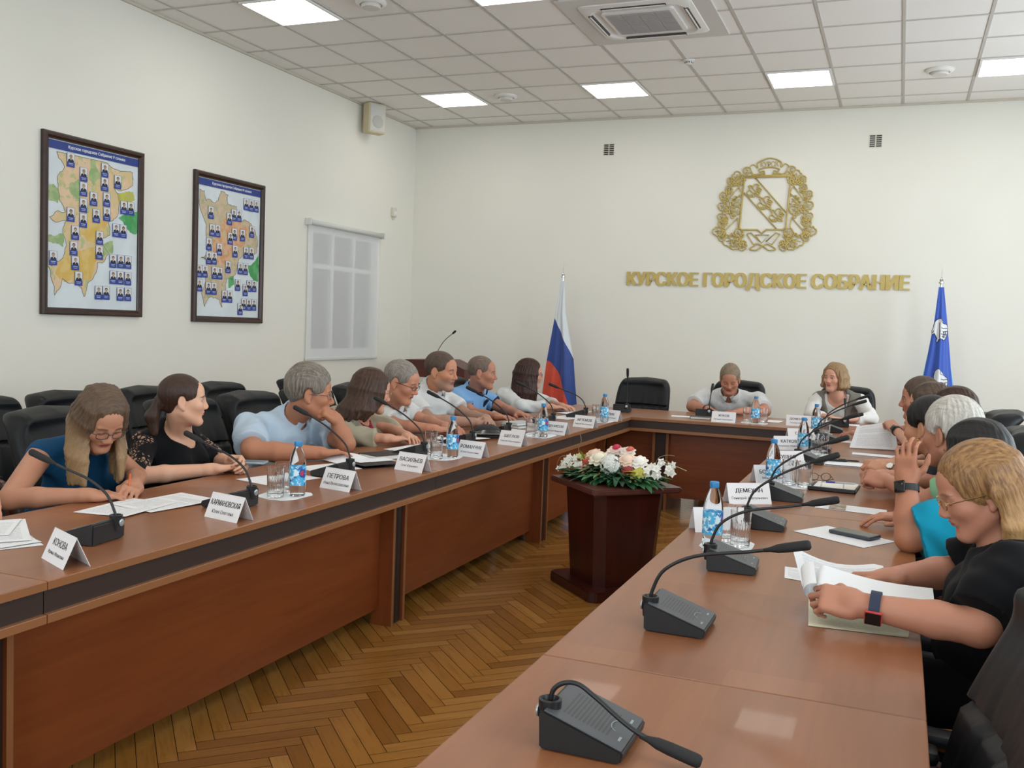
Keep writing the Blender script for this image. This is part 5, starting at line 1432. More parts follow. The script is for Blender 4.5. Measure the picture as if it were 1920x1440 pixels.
p = person('woman with a low ponytail in a black lace-sleeved dress, in profile, holding a phone', (2.63, -7.665, 1.058), (44, 0, 0), (2.53, -7.60, 0.93), (2.50, -7.76, 0.868), (2.43, -7.41, 0.872),
    (2.60, -7.90, 0.755), (2.62, -7.40, 0.76), (2.80, -7.68, 0.775), (2.80, -7.545, 0.79), ((0.45, 0.88, 0.0), (-0.3, 0.1, 0.95), 'relax'), ((0.85, -0.2, 0.1), (0.1, 0.8, 0.5), 'hold'),
    (2.41, -7.58, 0.47), ((2.86, -7.70, 0.5), (2.86, -7.46, 0.5)), SK['tail'],
    H_(SH(0.006, back=-0.085), M_brown, amp=0.0010, local=[((0, -0.105, 0.0), (0, -0.118, -0.025), 0.030, 0.022), ((0, -0.118, -0.025), (0, -0.140, -0.075), 0.024, 0.034), ((0, -0.140, -0.075), (0.005, -0.130, -0.150), 0.034, 0.020), ((0, -0.055, -0.015), (0, -0.10, -0.012), 0.052, 0.030)]),
    [dict(kind='top', name='dress', mat=cloth('cloth_black', '#0c0d10'), sleeve=0, neck=0.074, nf=0.035, fold=0.002), dict(kind='top', name='lace_sleeves', mat=cloth('lace_black', '#141214', '#a5836e', 'lace'), off=-0.006, sleeve=1.05, loose=0.010, neck=0.085, nf=0.03, fold=0.002)], fem=True, sc=0.91, h=0.0040)

p = person('grey-haired man in a light blue shirt and glasses, fist against his chin', (2.705, -6.81, 1.048), (36, -6, 0), (2.57, -6.77, 0.93), (2.48, -7.00, 0.872), (2.44, -6.50, 0.872),
    (2.66, -7.22, 0.792), (2.86, -6.70, 0.792), (2.93, -7.06, 0.790), (2.815, -6.735, 0.925), ((0.75, 0.66, 0.02), (-0.25, 0.1, 0.96), 'relax'), ((-0.22, -0.72, 0.45), (0.85, 0.1, 0.4), 'fist'),
    (2.39, -6.76, 0.47), ((2.86, -6.90, 0.5), (2.86, -6.62, 0.5)), SK['azure'], H_(SH(0.015, top=0.012, back=-0.075), M_grey, amp=0.0032),
    [dict(kind='top', name='shirt', mat=cloth('cloth_light_blue', '#b4c6d5'), sleeve=0.78, loose=0.020, neck=0.068, placket=True, pocket=True, collar=True, fold=0.0045)], girth=1.22, sc=1.07, arm=1.16, h=0.0045, nose=1.1)
spectacles(p, steel_frame, 0.0016, rz=0.014)

p = person('woman in a beige jacket with long brown hair and a fringe, turned away', (2.735, -6.235, 1.035), (46, -10, 0), (2.60, -6.14, 0.92), (2.54, -6.29, 0.865), (2.46, -5.97, 0.865),
    (2.70, -6.44, 0.795), (2.72, -5.99, 0.795), (2.93, -6.38, 0.795), (2.95, -6.20, 0.795), ((0.55, 0.83, 0), (0, 0, 1), 'relax'), ((0.7, -0.6, 0), (0, 0.2, 1), 'relax'),
    (2.40, -6.12, 0.47), ((2.86, -6.24, 0.5), (2.86, -6.0, 0.5)), SK['beige'], H_(LG(end_z=0.885, front=56, thick=0.010, n=34, open_w=0.072, bangs=True, sweep=(-0.05, -0.06, 0), inward=1.0, seed=8), M_chest),
    [dict(kind='top', name='jacket', mat=cloth('cloth_beige', '#a9a28c'), off=0.012, sleeve=1.72, loose=0.014, neck=0.070, v=(0.12, 0.28), lapel=0.055, fold=0.004),
     dict(kind='top', name='blouse', mat=cloth('cloth_red_print', '#a3283c', '#2b1a1c', 'print'), off=-0.004, sleeve=0, neck=0.072, nf=0.03, fold=0.002)], fem=True, sc=1.0)
spectacles(p, gold_frame, 0.0012)

p = person('grey-haired man in a white shirt and dark-rimmed glasses looking down', (2.655, -5.74, 1.062), (6, -18, 0), (2.54, -5.62, 0.935), (2.46, -5.79, 0.875), (2.45, -5.40, 0.875),
    (2.67, -5.79, 0.795), (2.66, -5.42, 0.795), (2.90, -5.78, 0.795), (2.90, -5.60, 0.795), ((0.9, 0.4, 0), (0, 0, 1), 'relax'), ((0.9, -0.4, 0), (0, 0, 1), 'relax'),
    (2.39, -5.62, 0.47), ((2.86, -5.75, 0.5), (2.86, -5.48, 0.5)), SK['grey'], H_(SH(0.009, back=-0.07), M_silver, amp=0.0016),
    [dict(kind='top', name='shirt', mat=cloth('cloth_white', '#d3d4d2'), sleeve=0.72, loose=0.018, neck=0.066, placket=True, collar=True, fold=0.0035)], sc=1.05)
spectacles(p, red_frame, 0.0017, rz=0.013)

p = person('bearded man in a white short-sleeved shirt, head turned slightly aside', (2.615, -5.10, 1.108), (-2, -5, 0), (2.52, -5.05, 1.0), (2.46, -5.30, 0.932), (2.44, -4.82, 0.932),
    (2.68, -5.38, 0.792), (2.72, -4.88, 0.792), (2.93, -5.24, 0.795), (2.96, -5.10, 0.81), ((0.65, 0.75, 0), (0, 0, 1), 'relax'), ((0.6, -0.78, -0.1), (0.3, 0.2, 0.9), 'relax'),
    (2.39, -5.05, 0.48), ((2.86, -5.18, 0.5), (2.86, -4.9, 0.5)), SK['beard'], H_(SH(0.008, back=-0.065, hl=0.116), M_short, amp=0.0016),
    [dict(kind='top', name='shirt', mat=cloth('cloth_white', '#d3d4d2'), sleeve=0.74, loose=0.020, neck=0.070, placket=True, collar=True, fold=0.0042)], girth=1.18, sc=1.06, arm=1.12)

p = person('man with cropped hair in a light blue polo with navy collar', (2.615, -4.41, 1.078), (14, -4, 0), (2.53, -4.35, 0.962), (2.46, -4.58, 0.90), (2.44, -4.13, 0.90),
    (2.66, -4.64, 0.792), (2.70, -4.14, 0.79), (2.90, -4.78, 0.795), (2.93, -4.44, 0.795), ((0.9, -0.3, 0.05), (0, 0, 1), 'relax'), ((0.8, -0.55, 0), (0, 0.1, 1), 'relax'),
    (2.39, -4.35, 0.48), ((2.86, -4.48, 0.5), (2.86, -4.2, 0.5)), SK['polo'], H_(SH(0.0045, back=-0.06, hl=0.118), M_buzz, amp=0.0006),
    [dict(kind='top', name='polo_shirt', mat=cloth('cloth_sky', '#7ba7d3'), sleeve=0.66, loose=0.016, neck=0.066, fold=0.003), dict(kind='cuffs', sleeve=0.66, mat=cloth('cloth_navy', '#1b2740'))], sc=1.0, girth=1.05)

p = person('woman in a white jacket over a red top, long dark hair, glasses', (2.645, -3.485, 1.04), (26, -4, 0), (2.55, -3.42, 0.905), (2.47, -3.60, 0.85), (2.44, -3.23, 0.85),
    (2.66, -3.74, 0.787), (2.68, -3.18, 0.785), (2.88, -3.60, 0.79), (2.92, -3.44, 0.79), ((0.85, 0.5, 0), (0, 0, 1), 'relax'), ((0.9, -0.4, 0), (0, 0, 1), 'relax'),
    (2.39, -3.40, 0.47), ((2.86, -3.52, 0.5), (2.86, -3.28, 0.5)), SK['white'], H_(LG(end_z=0.79, front=52, thick=0.011, n=34, open_w=0.070, inward=1.0, r0=0.017, sweep=(0.0, -0.01, 0), seed=11), M_auburn),
    [dict(kind='top', name='jacket', mat=cloth('cloth_white_jacket', '#d2d4d2'), off=0.010, sleeve=1.82, loose=0.012, neck=0.068, v=(0.14, 0.24), lapel=0.05, fold=0.004),
     dict(kind='top', name='top', mat=cloth('cloth_red', '#b02433'), off=-0.004, sleeve=0, neck=0.07, nf=0.03, fold=0.002)], fem=True, sc=1.0)
spectacles(p, red_frame, 0.0014)

# -- head table, facing the camera
p = person('man in a white short-sleeved shirt reading at the head table', (4.145, -2.50, 1.045), (-84, -26, 0), (4.13, -2.36, 0.925), (3.89, -2.33, 0.862), (4.37, -2.33, 0.862),
    (3.84, -2.58, 0.79), (4.47, -2.58, 0.79), (4.02, -2.76, 0.787), (4.28, -2.76, 0.787), ((0.6, -0.75, -0.08), (0, 0.1, 1), 'relax'), ((-0.7, -0.7, 0), (0, 0.1, 1), 'relax'),
    (4.13, -2.06, 0.47), ((3.99, -2.56, 0.5), (4.27, -2.56, 0.5)), SK['chair'], H_(SH(0.009, back=-0.065), M_sandy, amp=0.0016),
    [dict(kind='top', name='shirt', mat=cloth('cloth_white', '#d3d4d2'), sleeve=0.76, loose=0.022, neck=0.070, placket=True, collar=True, fold=0.0035)], girth=1.12, sc=1.02, arm=1.1)
wrist_band(p, 'R', strap_black, None, w=0.007, at=0.03)
p = person('woman with a blonde bob in a grey waistcoat over a white blouse', (5.01, -2.44, 1.10), (-118, -2, 0), (5.035, -2.36, 0.97), (4.87, -2.34, 0.905), (5.22, -2.34, 0.905),
    (4.84, -2.56, 0.787), (5.33, -2.56, 0.79), (5.00, -2.76, 0.787), (5.16, -2.76, 0.787), ((0.7, -0.7, 0), (0, 0, 1), 'relax'), ((-0.75, -0.65, 0), (0, 0, 1), 'relax'),
    (5.04, -2.06, 0.47), ((4.92, -2.54, 0.5), (5.16, -2.54, 0.5)), SK['vest'], H_(LG(end_z=1.02, front=60, thick=0.016, n=30, open_w=0.072, r0=0.017, low=-0.05, inward=0.65, part=-0.02, seed=3), M_bob),
    [dict(kind='top', name='blouse', mat=cloth('cloth_white_blouse', '#d8d6d2'), sleeve=1.7, loose=0.014, neck=0.074, nf=0.03, fold=0.004),
     dict(kind='top', name='waistcoat', mat=cloth('cloth_grey', '#77726a'), off=0.013, sleeve=0.0, neck=0.070, v=(0.10, 0.24), lapel=0.05, fold=0.002)], fem=True, sc=0.95, girth=1.08)

# -- right row, facing -x (yaw 180); left hand nearer the camera
p = person('blonde woman in a black t-shirt reading papers in the right foreground', (5.712, -8.375, 1.068), (190, -22, 0), (5.80, -8.36, 0.945), (5.79, -8.165, 0.895), (5.775, -8.555, 0.90),
    (5.70, -8.14, 0.818), (5.71, -8.638, 0.80), (5.515, -8.325, 0.812), (5.455, -8.625, 0.812), ((-0.92, 0.05, -0.12), (0.1, 0.45, 0.88), 'hold'), ((-0.96, 0.05, 0.06), (0.0, -0.75, 0.6), 'hold'),
    (5.82, -8.40, 0.48), ((5.42, -8.22, 0.52), (5.42, -8.48, 0.52)), SK['blonde'], H_(LG(end_z=0.965, front=92, thick=0.012, n=46, open_w=0.074, r0=0.015, low=-0.045, inward=0.95, sweep=(0.004, 0, 0), part=0.018, tuck=0.4, seed=6), M_gold_h, amp=0.0014),
    [dict(kind='top', name='t_shirt', mat=cloth('cloth_black_shirt', '#0b0c0f'), sleeve=0.86, loose=0.030, neck=0.066, fold=0.004)], fem=True, sc=0.93, girth=1.22, arm=1.14, h=0.0036)
spectacles(p, gold_frame, 0.0012, rx=0.022, rz=0.0135, full=True)
wrist_band(p, 'L', strap_navy, glass_black, w=0.012, at=0.035, fdir=(-0.1, -0.95, -0.35), edge=mat('watch_red', '#b7332f', 0.35), r=0.033, fs=0.018)

p = person('person in turquoise with black hair, raising a hand beside their head', (5.765, -7.36, 1.045), (150, -4, 0), (5.835, -7.42, 0.905), (5.86, -7.20, 0.865), (5.77, -7.61, 0.865),
    (5.72, -7.10, 0.80), (5.575, -7.635, 0.795), (5.56, -7.22, 0.79), (5.555, -7.57, 0.965), ((-0.8, -0.3, 0), (0, 0, 1), 'relax'), ((-0.08, 0.05, 1.0), (-0.35, -0.95, 0), 'up'),
    (5.88, -7.40, 0.48), ((5.50, -7.24, 0.52), (5.50, -7.52, 0.52)), SK['turq'], H_(LG(end_z=0.96, front=58, thick=0.016, n=30, open_w=0.072, r0=0.015, low=-0.05, inward=0.6, seed=12), M_jet, amp=0.0012),
    [dict(kind='top', name='blouse', mat=cloth('cloth_turquoise', '#128fae'), sleeve=0.88, loose=0.040, neck=0.068, fold=0.004)], fem=True, sc=0.97, girth=1.15, arm=1.25, h=0.0045)
wrist_band(p, 'L', strap_black, glass_black, w=0.011, at=0.02, fdir=(-0.5, -0.85, 0), edge=strap_black, r=0.031, fs=0.019)

p = person('white-haired person in a light green shirt seen from behind, hands clasped', (5.725, -6.68, 1.055), (138, -5, 0), (5.80, -6.73, 0.925), (5.83, -6.50, 0.88), (5.765, -6.92, 0.88),
    (5.70, -6.34, 0.80), (5.64, -6.86, 0.80), (5.475, -6.42, 0.83), (5.495, -6.55, 0.825), ((-0.85, -0.45, 0.1), (-0.1, 0.3, 0.9), 'fist'), ((-0.9, 0.35, 0.1), (-0.1, -0.6, 0.75), 'bent'),
    (5.86, -6.70, 0.48), ((5.46, -6.56, 0.52), (5.46, -6.84, 0.52)), SK['snow'], H_(SH(0.013, top=0.010, back=-0.085), M_snow, amp=0.0035),
    [dict(kind='top', name='shirt', mat=cloth('cloth_green', '#7fae86'), sleeve=0.62, loose=0.018, neck=0.066, collar=True, fold=0.0035)], sc=1.1, girth=1.1, h=0.0045)

p = person('black-haired person with an earring in a dark shirt and a round wristwatch', (5.655, -6.08, 1.028), (146, -4, 0), (5.74, -6.11, 0.905), (5.78, -5.90, 0.87), (5.735, -6.31, 0.87),
    (5.66, -5.78, 0.80), (5.66, -6.28, 0.80), (5.465, -5.95, 0.825), (5.485, -6.13, 0.825), ((-0.9, -0.35, 0.1), (0, 0.2, 1), 'bent'), ((-0.9, 0.3, 0.15), (0, -0.5, 0.85), 'bent'),
    (5.78, -6.10, 0.48), ((5.44, -5.97, 0.52), (5.44, -6.22, 0.52)), SK['black'], H_(SH(0.013, top=0.006, back=-0.045), M_jet, amp=0.002),
    [dict(kind='top', name='shirt', mat=cloth('cloth_dark_grey', '#2b2e36'), sleeve=0.60, loose=0.016, neck=0.066, collar=True, fold=0.003)], fem=True, sc=1.08)
wrist_band(p, 'L', steel, dial, w=0.008, at=0.035, fdir=(-0.15, -0.75, 0.65), square=False, edge=steel, r=0.031, fs=0.018)
bm = B(); add_tube(bm, [Vector(p['T']((-0.080 + 0.004 * math.cos(a), -0.004, -0.046 + 0.008 * math.sin(a)))) for a in [q * math.pi / 5 for q in range(11)]], 0.0013, 6); obj('earring', bm, mat('earring_gold', '#c9a860', 0.2, metal=1.0), p['root'], True)

person('person with bobbed dark hair behind the white-haired one, back of head showing', (5.785, -5.42, 1.065), (165, -6, 0), (5.86, -5.43, 0.93), (5.88, -5.22, 0.88), (5.86, -5.64, 0.88),
    (5.76, -5.12, 0.80), (5.76, -5.70, 0.80), (5.60, -5.30, 0.785), (5.60, -5.52, 0.785), ((-0.9, -0.3, 0), (0, 0, 1), 'relax'), ((-0.9, 0.3, 0), (0, 0, 1), 'relax'),
    (5.90, -5.44, 0.48), ((5.56, -5.28, 0.52), (5.56, -5.55, 0.52)), SK['far'], H_(LG(end_z=1.0, front=55, thick=0.011, n=26, r0=0.015, low=-0.05, inward=0.7, seed=14), M_brown),
    [dict(kind='top', name='blouse', mat=cloth('cloth_slate', '#4a4d57'), sleeve=0.7, loose=0.016, neck=0.066)], fem=True, sc=1.04, h=0.006)

p = person('brown-haired person with a square smartwatch lifting a sheet of paper', (5.690, -4.72, 1.050), (163, -6, 0), (5.770, -4.74, 0.915), (5.79, -4.55, 0.87), (5.765, -4.94, 0.87),
    (5.68, -4.44, 0.80), (5.64, -4.98, 0.795), (5.52, -4.50, 0.83), (5.515, -4.64, 0.885), ((-0.9, 0.2, 0), (0, 0, 1), 'hold'), ((-0.45, 0.6, 0.5), (0.3, -0.75, 0.6), 'hold'),
    (5.80, -4.76, 0.48), ((5.44, -4.62, 0.52), (5.44, -4.86, 0.52)), SK['brown'], H_(LG(end_z=0.98, front=60, thick=0.014, n=24, r0=0.016, low=-0.04, inward=0.8, seed=15), M_short),
    [dict(kind='top', name='blouse', mat=cloth('cloth_cream_top', '#c9c2b2'), sleeve=0.45, loose=0.014, neck=0.066)], fem=True, sc=1.06, h=0.006)
wrist_band(p, 'L', strap_black, glass_black, w=0.010, at=0.02, fdir=(-0.6, -0.7, 0.5), edge=strap_black, r=0.030, fs=0.018)

person('man in a white shirt with a dark print, in profile before the blue flag', (5.650, -4.06, 1.045), (182, -4, 0), (5.725, -4.06, 0.92), (5.74, -3.86, 0.87), (5.72, -4.27, 0.87),
    (5.56, -3.80, 0.80), (5.56, -4.32, 0.80), (5.38, -3.86, 0.81), (5.33, -4.20, 0.81), ((-0.95, 0, 0), (0, 0, 1), 'relax'), ((-0.95, 0.1, 0), (0, 0, 1), 'relax'),
    (5.74, -4.08, 0.48), ((5.40, -3.95, 0.52), (5.40, -4.18, 0.52)), SK['man'], H_(SH(0.012, top=0.008, back=-0.07), M_short),
    [dict(kind='top', name='shirt', mat=cloth('cloth_print_white', '#d5d3c8', '#3f4a3c', 'print'), sleeve=0.62, loose=0.018, neck=0.066, collar=True)], sc=1.1, h=0.006)
# printed wall maps: map shapes and portrait cards in sheet coordinates (0..1)
MAP_c1 = [(0.23,0.897),(0.368,0.825),(0.602,0.878),(0.368,0.735),(0.602,0.79),(0.753,0.821),(0.48,0.686),(0.627,0.695),(0.368,0.636),(0.235,0.568),(0.512,0.584),(0.631,0.604),(0.369,0.543),(0.829,0.664),(0.913,0.666),(0.739,0.511),(0.825,0.511),(0.284,0.461),(0.551,0.449),(0.269,0.365),(0.55,0.356),(0.058,0.295),(0.288,0.276),(0.325,0.183),(0.708,0.312),(0.8,0.313),(0.887,0.314),(0.712,0.208),(0.797,0.208),(0.888,0.206),(0.546,0.104),(0.632,0.105),(0.798,0.102),(0.89,0.103)]
MAP_r1 = [(0.086,0.965),(0.17,0.845),(0.098,0.766),(0.121,0.645),(0.187,0.581),(0.02,0.539),(0.191,0.528),(0.156,0.454),(0.2,0.378),(0.172,0.322),(0.0,0.249),(0.079,0.072),(0.158,0.178),(0.361,0.125),(0.389,0.071),(0.418,0.128),(0.481,0.186),(0.533,0.291),(0.666,0.356),(0.59,0.454),(0.674,0.479),(0.652,0.553),(0.754,0.6),(0.778,0.753),(0.705,0.783),(0.936,0.819),(0.93,0.904),(0.696,0.903),(0.624,0.931),(0.605,0.966),(0.485,0.977)]
MAP_y1 = [(0.113,0.274),(0.202,0.351),(0.239,0.273),(0.329,0.36),(0.492,0.391),(0.531,0.319),(0.472,0.195),(0.36,0.143),(0.214,0.163),(0.087,0.201)]
MAP_y1b = [(0.338,0.47),(0.444,0.607),(0.565,0.563),(0.652,0.553),(0.588,0.472),(0.457,0.415)]
MAP_g1 = [(0.772,0.592),(0.876,0.65),(1.004,0.662),(1.002,0.507),(0.885,0.526)]
MAP_g1b = [(0.436,0.961),(0.486,0.968),(0.563,0.822),(0.483,0.766),(0.43,0.806)]
MAP_g1c = [(0.223,0.754),(0.317,0.792),(0.341,0.669),(0.243,0.694)]
MAP_g1d = [(0.016,0.73),(0.101,0.714),(0.107,0.626),(0.022,0.635)]
MAP_g1e = [(0.594,0.398),(0.703,0.444),(0.701,0.359),(0.582,0.313)]
MAP_g1f = [(-0.003,0.423),(0.164,0.446),(0.162,0.366),(-0.001,0.389)]
MAP_ye = [(0.76,0.751),(0.939,0.781),(0.962,0.726),(0.783,0.688)]
MAP_c2 = [(0.192,0.757),(0.483,0.735),(0.553,0.769),(0.637,0.771),(0.754,0.869),(0.84,0.867),(0.927,0.869),(0.217,0.631),(0.301,0.631),(0.503,0.589),(0.568,0.626),(0.702,0.628),(0.858,0.667),(0.171,0.525),(0.332,0.498),(0.585,0.498),(0.767,0.498),(0.858,0.499),(0.173,0.425),(0.254,0.427),(0.033,0.323),(0.117,0.325),(0.264,0.321),(0.344,0.321),(0.475,0.374),(0.676,0.373),(0.761,0.373),(0.038,0.221),(0.174,0.204),(0.26,0.204),(0.638,0.246),(0.829,0.245),(0.916,0.247),(0.766,0.21),(0.425,0.152),(0.512,0.152),(0.744,0.1),(0.832,0.099),(0.92,0.101),(0.686,0.062)]
MAP_r2 = [(0.024,0.912),(0.092,0.909),(0.12,0.836),(0.305,0.855),(0.369,0.949),(0.455,0.914),(0.447,0.859),(0.595,0.84),(0.602,0.74),(0.725,0.751),(0.881,0.709),(0.968,0.578),(0.948,0.508),(0.745,0.482),(0.649,0.441),(0.608,0.326),(0.464,0.284),(0.446,0.194),(0.395,0.069),(0.356,0.123),(0.224,0.149),(0.125,0.068),(0.073,0.163),(0.136,0.254),(0.149,0.407),(0.056,0.422),(0.167,0.473),(0.131,0.665),(0.058,0.744)]
MAP_o2 = [(0.362,0.707),(0.626,0.742),(0.805,0.702),(0.741,0.538),(0.481,0.385),(0.265,0.415),(0.231,0.565),(0.368,0.62)]
MAP_g2 = [(0.802,0.406),(0.999,0.512),(0.99,0.292),(0.859,0.318)]
MAP_g2b = [(0.488,0.285),(0.572,0.313),(0.589,0.246),(0.493,0.219)]
# ------------------------------------------------------------------ pedestal and flowers in the middle
M_mahog = wood('mahogany_dark', '#2f110c', '#451a13', 'Z', 0.28)
def pedestal():
    t = thing('pedestal', 'dark mahogany pedestal carrying the flowers, standing on the parquet', 'pedestal', (4.085, -5.875, 0), math.radians(45))
    def sq(h, c): return [(h - c, -h), (h, -h + c), (h, h - c), (h - c, h), (-h + c, h), (-h, h - c), (-h, -h + c), (-h + c, -h)]
    def slab(h, c, z0, z1):
        bm = B(); add_prism(bm, sq(h, c), z0, z1); bmesh.ops.bevel(bm, geom=bm.edges[:], offset=0.006, segments=2, affect='EDGES'); return bm
    obj('plinth', slab(0.262, 0.03, 0.0, 0.055), M_mahog, t)
    bm = B(); lo = [bm.verts.new((x, y, 0.055)) for x, y in sq(0.185, 0.05)]; hi = [bm.verts.new((x, y, 0.57)) for x, y in sq(0.215, 0.05)]
    for i in range(8): bm.faces.new((lo[i], lo[(i + 1) % 8], hi[(i + 1) % 8], hi[i]))
    bm.faces.new(lo[::-1]); bm.faces.new(hi); obj('body', bm, M_mahog, t)
    for k in range(4):
        bm = B(); add_box(bm, (-0.12, -0.208, 0.075), (0.12, -0.196, 0.55), 0.003, M=Matrix.Rotation(k * math.pi / 2, 4, 'Z') @ Matrix.Translation((0, 0.02, 0)) @ Matrix.Rotation(math.radians(-3.3), 4, 'X'))
        obj('side_panel', bm, M_mahog, t)
    obj('top', slab(0.272, 0.015, 0.57, 0.600), wood('mahogany_top', '#47241d', '#5b342b', 'Y', 0.3), t)
pedestal()

def flowers():
    R = random.Random(21)
    t = thing('flower_arrangement', 'low arrangement of peonies, orchids and green leaves on the pedestal', 'flowers', (4.085, -5.875, 0.602))
    def mt(n, c, r=0.6): return mat('flower_' + n, c, r, var=0.10)
    # local frame: x across the picture, -y towards the viewer, z up
    A = Matrix.Rotation(math.radians(-12), 4, 'Z')
    def at(x, y, z): return A @ Vector((x, y, z))
    # leaf with a fold along the middle
    def leaf(bm, p, d, L, w, curl=0.3, mi=0):
        d = Vector(d).normalized(); s = d.cross(Vector((0, 0, 1)));
        if s.length < 1e-3: s = Vector((1, 0, 0))
        s.normalize(); n = s.cross(d); rows = []
        for i in range(6):
            q = i / 5; c = Vector(p) + d * L * q + n * (-curl * L * q * q); ww = w * math.sin(math.pi * min(1, q * 0.92 + 0.06)) ** 0.8
            rows.append((bm.verts.new(c - s * ww + n * ww * 0.35), bm.verts.new(c), bm.verts.new(c + s * ww + n * ww * 0.35)))
        for a, b in zip(rows, rows[1:]):
            for k in (0, 1):
                f = bm.faces.new((a[k], a[k + 1], b[k + 1], b[k])); f.smooth = True; f.material_index = mi
    bm = B()
    for i in range(330):
        a = R.uniform(0, 2 * math.pi); rr = R.uniform(0.25, 1.0); x, y = 0.30 * rr * math.cos(a), 0.15 * rr * math.sin(a)
        leaf(bm, at(x * 0.85, y * 0.9 - 0.02, R.uniform(0.005, 0.095 * (1.3 - rr))), A.to_3x3() @ Vector((math.cos(a) * 1.3, math.sin(a), R.uniform(-0.1, 0.6))), R.uniform(0.05, 0.11), R.uniform(0.012, 0.026), R.uniform(0.1, 0.5), R.choice((0, 0, 1, 1, 2)))
    o = obj('foliage', bm, [mt('leaf_dark', '#1f4a2c'), mt('leaf_mid', '#356b3d'), mt('leaf_sage', '#6d8a5c')], t); o['kind'] = 'stuff'
    bm = B(); add_lathe(bm, [(0.10, 0.0), (0.17, 0.004), (0.19, 0.03), (0.15, 0.05)], 24, sq=0.6); obj('bowl', bm, mt('bowl', '#3a2a1e'), t, True)
    def peony(x, y, z, r, c1, c2, name='peony'):
        bm = B(); c = at(x, y, z); ax = Vector((x * 0.8, -0.5 + y, 0.9)).normalized(); ax = A.to_3x3() @ ax
        s1 = ax.cross(Vector((1, 0.2, 0))).normalized(); s2 = ax.cross(s1)
        for ring, (n, op, sc) in enumerate(((5, 0.25, 0.55), (6, 0.6, 0.8), (8, 1.0, 1.0), (9, 1.35, 1.05))):
            for k in range(n):
                a = 2 * math.pi * (k + 0.4 * ring) / n + R.uniform(-0.15, 0.15); out = s1 * math.cos(a) + s2 * math.sin(a); side = ax.cross(out)
                rows = []
                for i in range(5):
                    q = i / 4; ang = op * q; p = c + (out * math.sin(ang) + ax * (1 - 0.25 * ring * 0.2) * math.cos(ang * 0.9)) * r * sc * (0.25 + 0.75 * q) - ax * r * 0.45
                    ww = r * 0.55 * math.sin(math.pi * (0.18 + 0.70 * q)) * sc
                    rows.append([bm.verts.new(p + side * ww * e - out * abs(e) ** 2 * ww * 0.55) for e in (-1, -0.5, 0, 0.5, 1)])
                for g, h_ in zip(rows, rows[1:]):
                    for e in range(4):
                        f = bm.faces.new((g[e], g[e + 1], h_[e + 1], h_[e])); f.smooth = True; f.material_index = 0 if ring > 1 else 1
        add_ell(bm, c - ax * r * 0.1, (r * 0.62, r * 0.62, r * 0.55), None, 12, 8, 0)
        obj(name, bm, [mt(name + c1, c1), mt(name + c2, c2)], t)
    for (x, y, z, r, c1, c2) in ((-0.14, 0.0, 0.135, 0.055, '#e6c4b0', '#efd9c8'), (-0.075, -0.06, 0.125, 0.062, '#ece3cb', '#e4d2ac'), (-0.03, 0.04, 0.165, 0.052, '#efdccf', '#f2e8dd'), (0.05, 0.04, 0.165, 0.050, '#efe6db', '#f1e9df'),
                                 (0.085, -0.03, 0.13, 0.056, '#eccfb8', '#e0a58c'), (0.145, -0.01, 0.125, 0.056, '#efe9e0', '#f0e6d8'), (0.0, 0.09, 0.14, 0.05, '#ecd9cb', '#efdfd2')):
        peony(x, y, z, r, c1, c2)
    for (x, y, z, r, c) in ((-0.155, -0.06, 0.10, 0.026, '#b4432f'), (0.0, 0.0, 0.19, 0.026, '#c2304a'), (0.075, 0.02, 0.185, 0.024, '#cf6a58'), (-0.015, -0.12, 0.055, 0.026, '#d46d50'), (0.12, -0.09, 0.085, 0.034, '#8e2f2b'), (-0.005, -0.12, 0.03, 0.02, '#a33a30')):
        peony(x, y, z, r, c, c, 'rosebud')
    def floret(bm, c, r, n, ax, mi=0):
        ax = Vector(ax).normalized(); s1 = ax.cross(Vector((0.3, 1, 0.2))).normalized(); s2 = ax.cross(s1)
        for k in range(n):
            a = 2 * math.pi * k / n; d = s1 * math.cos(a) + s2 * math.sin(a); sd = ax.cross(d)
            P = [c, c + d * r * 0.5 + sd * r * 0.36, c + d * r + ax * r * 0.05, c + d * r * 0.5 - sd * r * 0.36]
            f = bm.faces.new([bm.verts.new(p) for p in P]); f.material_index = mi
    bm = B()
    for i in range(85):
        d = Vector((R.gauss(0, 1), R.gauss(0, 1) - 0.5, R.gauss(0, 1) + 0.4)).normalized(); floret(bm, at(0.02, -0.10, 0.10) + d * 0.056, 0.018, 4, d)
    add_ell(bm, at(0.02, -0.10, 0.10), (0.038, 0.038, 0.038), None, 10, 8)
    obj('hydrangea', bm, mt('hydrangea', '#e2e4dc'), t)
    def spray(pts, n, col, r, name, fall=0.02):
        sp = spline(pts, 8); bm = B(); add_tube(bm, sp, 0.0022, 6, 1)
        for i in range(n):
            c = sp[int(len(sp) * (0.15 + 0.6 * i / n))] + Vector((R.uniform(-.02, .02), R.uniform(-.03, .01), R.uniform(-fall, 0.012)))
            floret(bm, c, r * R.uniform(0.8, 1.1), 5, (R.uniform(-.4, .4), -1, R.uniform(0, .6)))
            floret(bm, c + Vector((0, -0.004, 0)), r * 0.4, 5, (R.uniform(-.4, .4), -1, R.uniform(0, .6)))
        obj(name, bm, [mt(name + col, col), mt('stem', '#a9a878')], t)
    spray([at(0.14, -0.05, 0.08), at(0.24, -0.06, 0.10), at(0.30, -0.03, 0.13), at(0.36, -0.0, 0.12), at(0.415, 0.02, 0.10)], 20, '#ebe9e0', 0.026, 'orchid_spray', 0.05)
    spray([at(-0.16, -0.05, 0.08), at(-0.24, -0.06, 0.10), at(-0.29, -0.08, 0.09), at(-0.31, -0.10, 0.04)], 14, '#e6e5d8', 0.022, 'orchid_spray', 0.05)
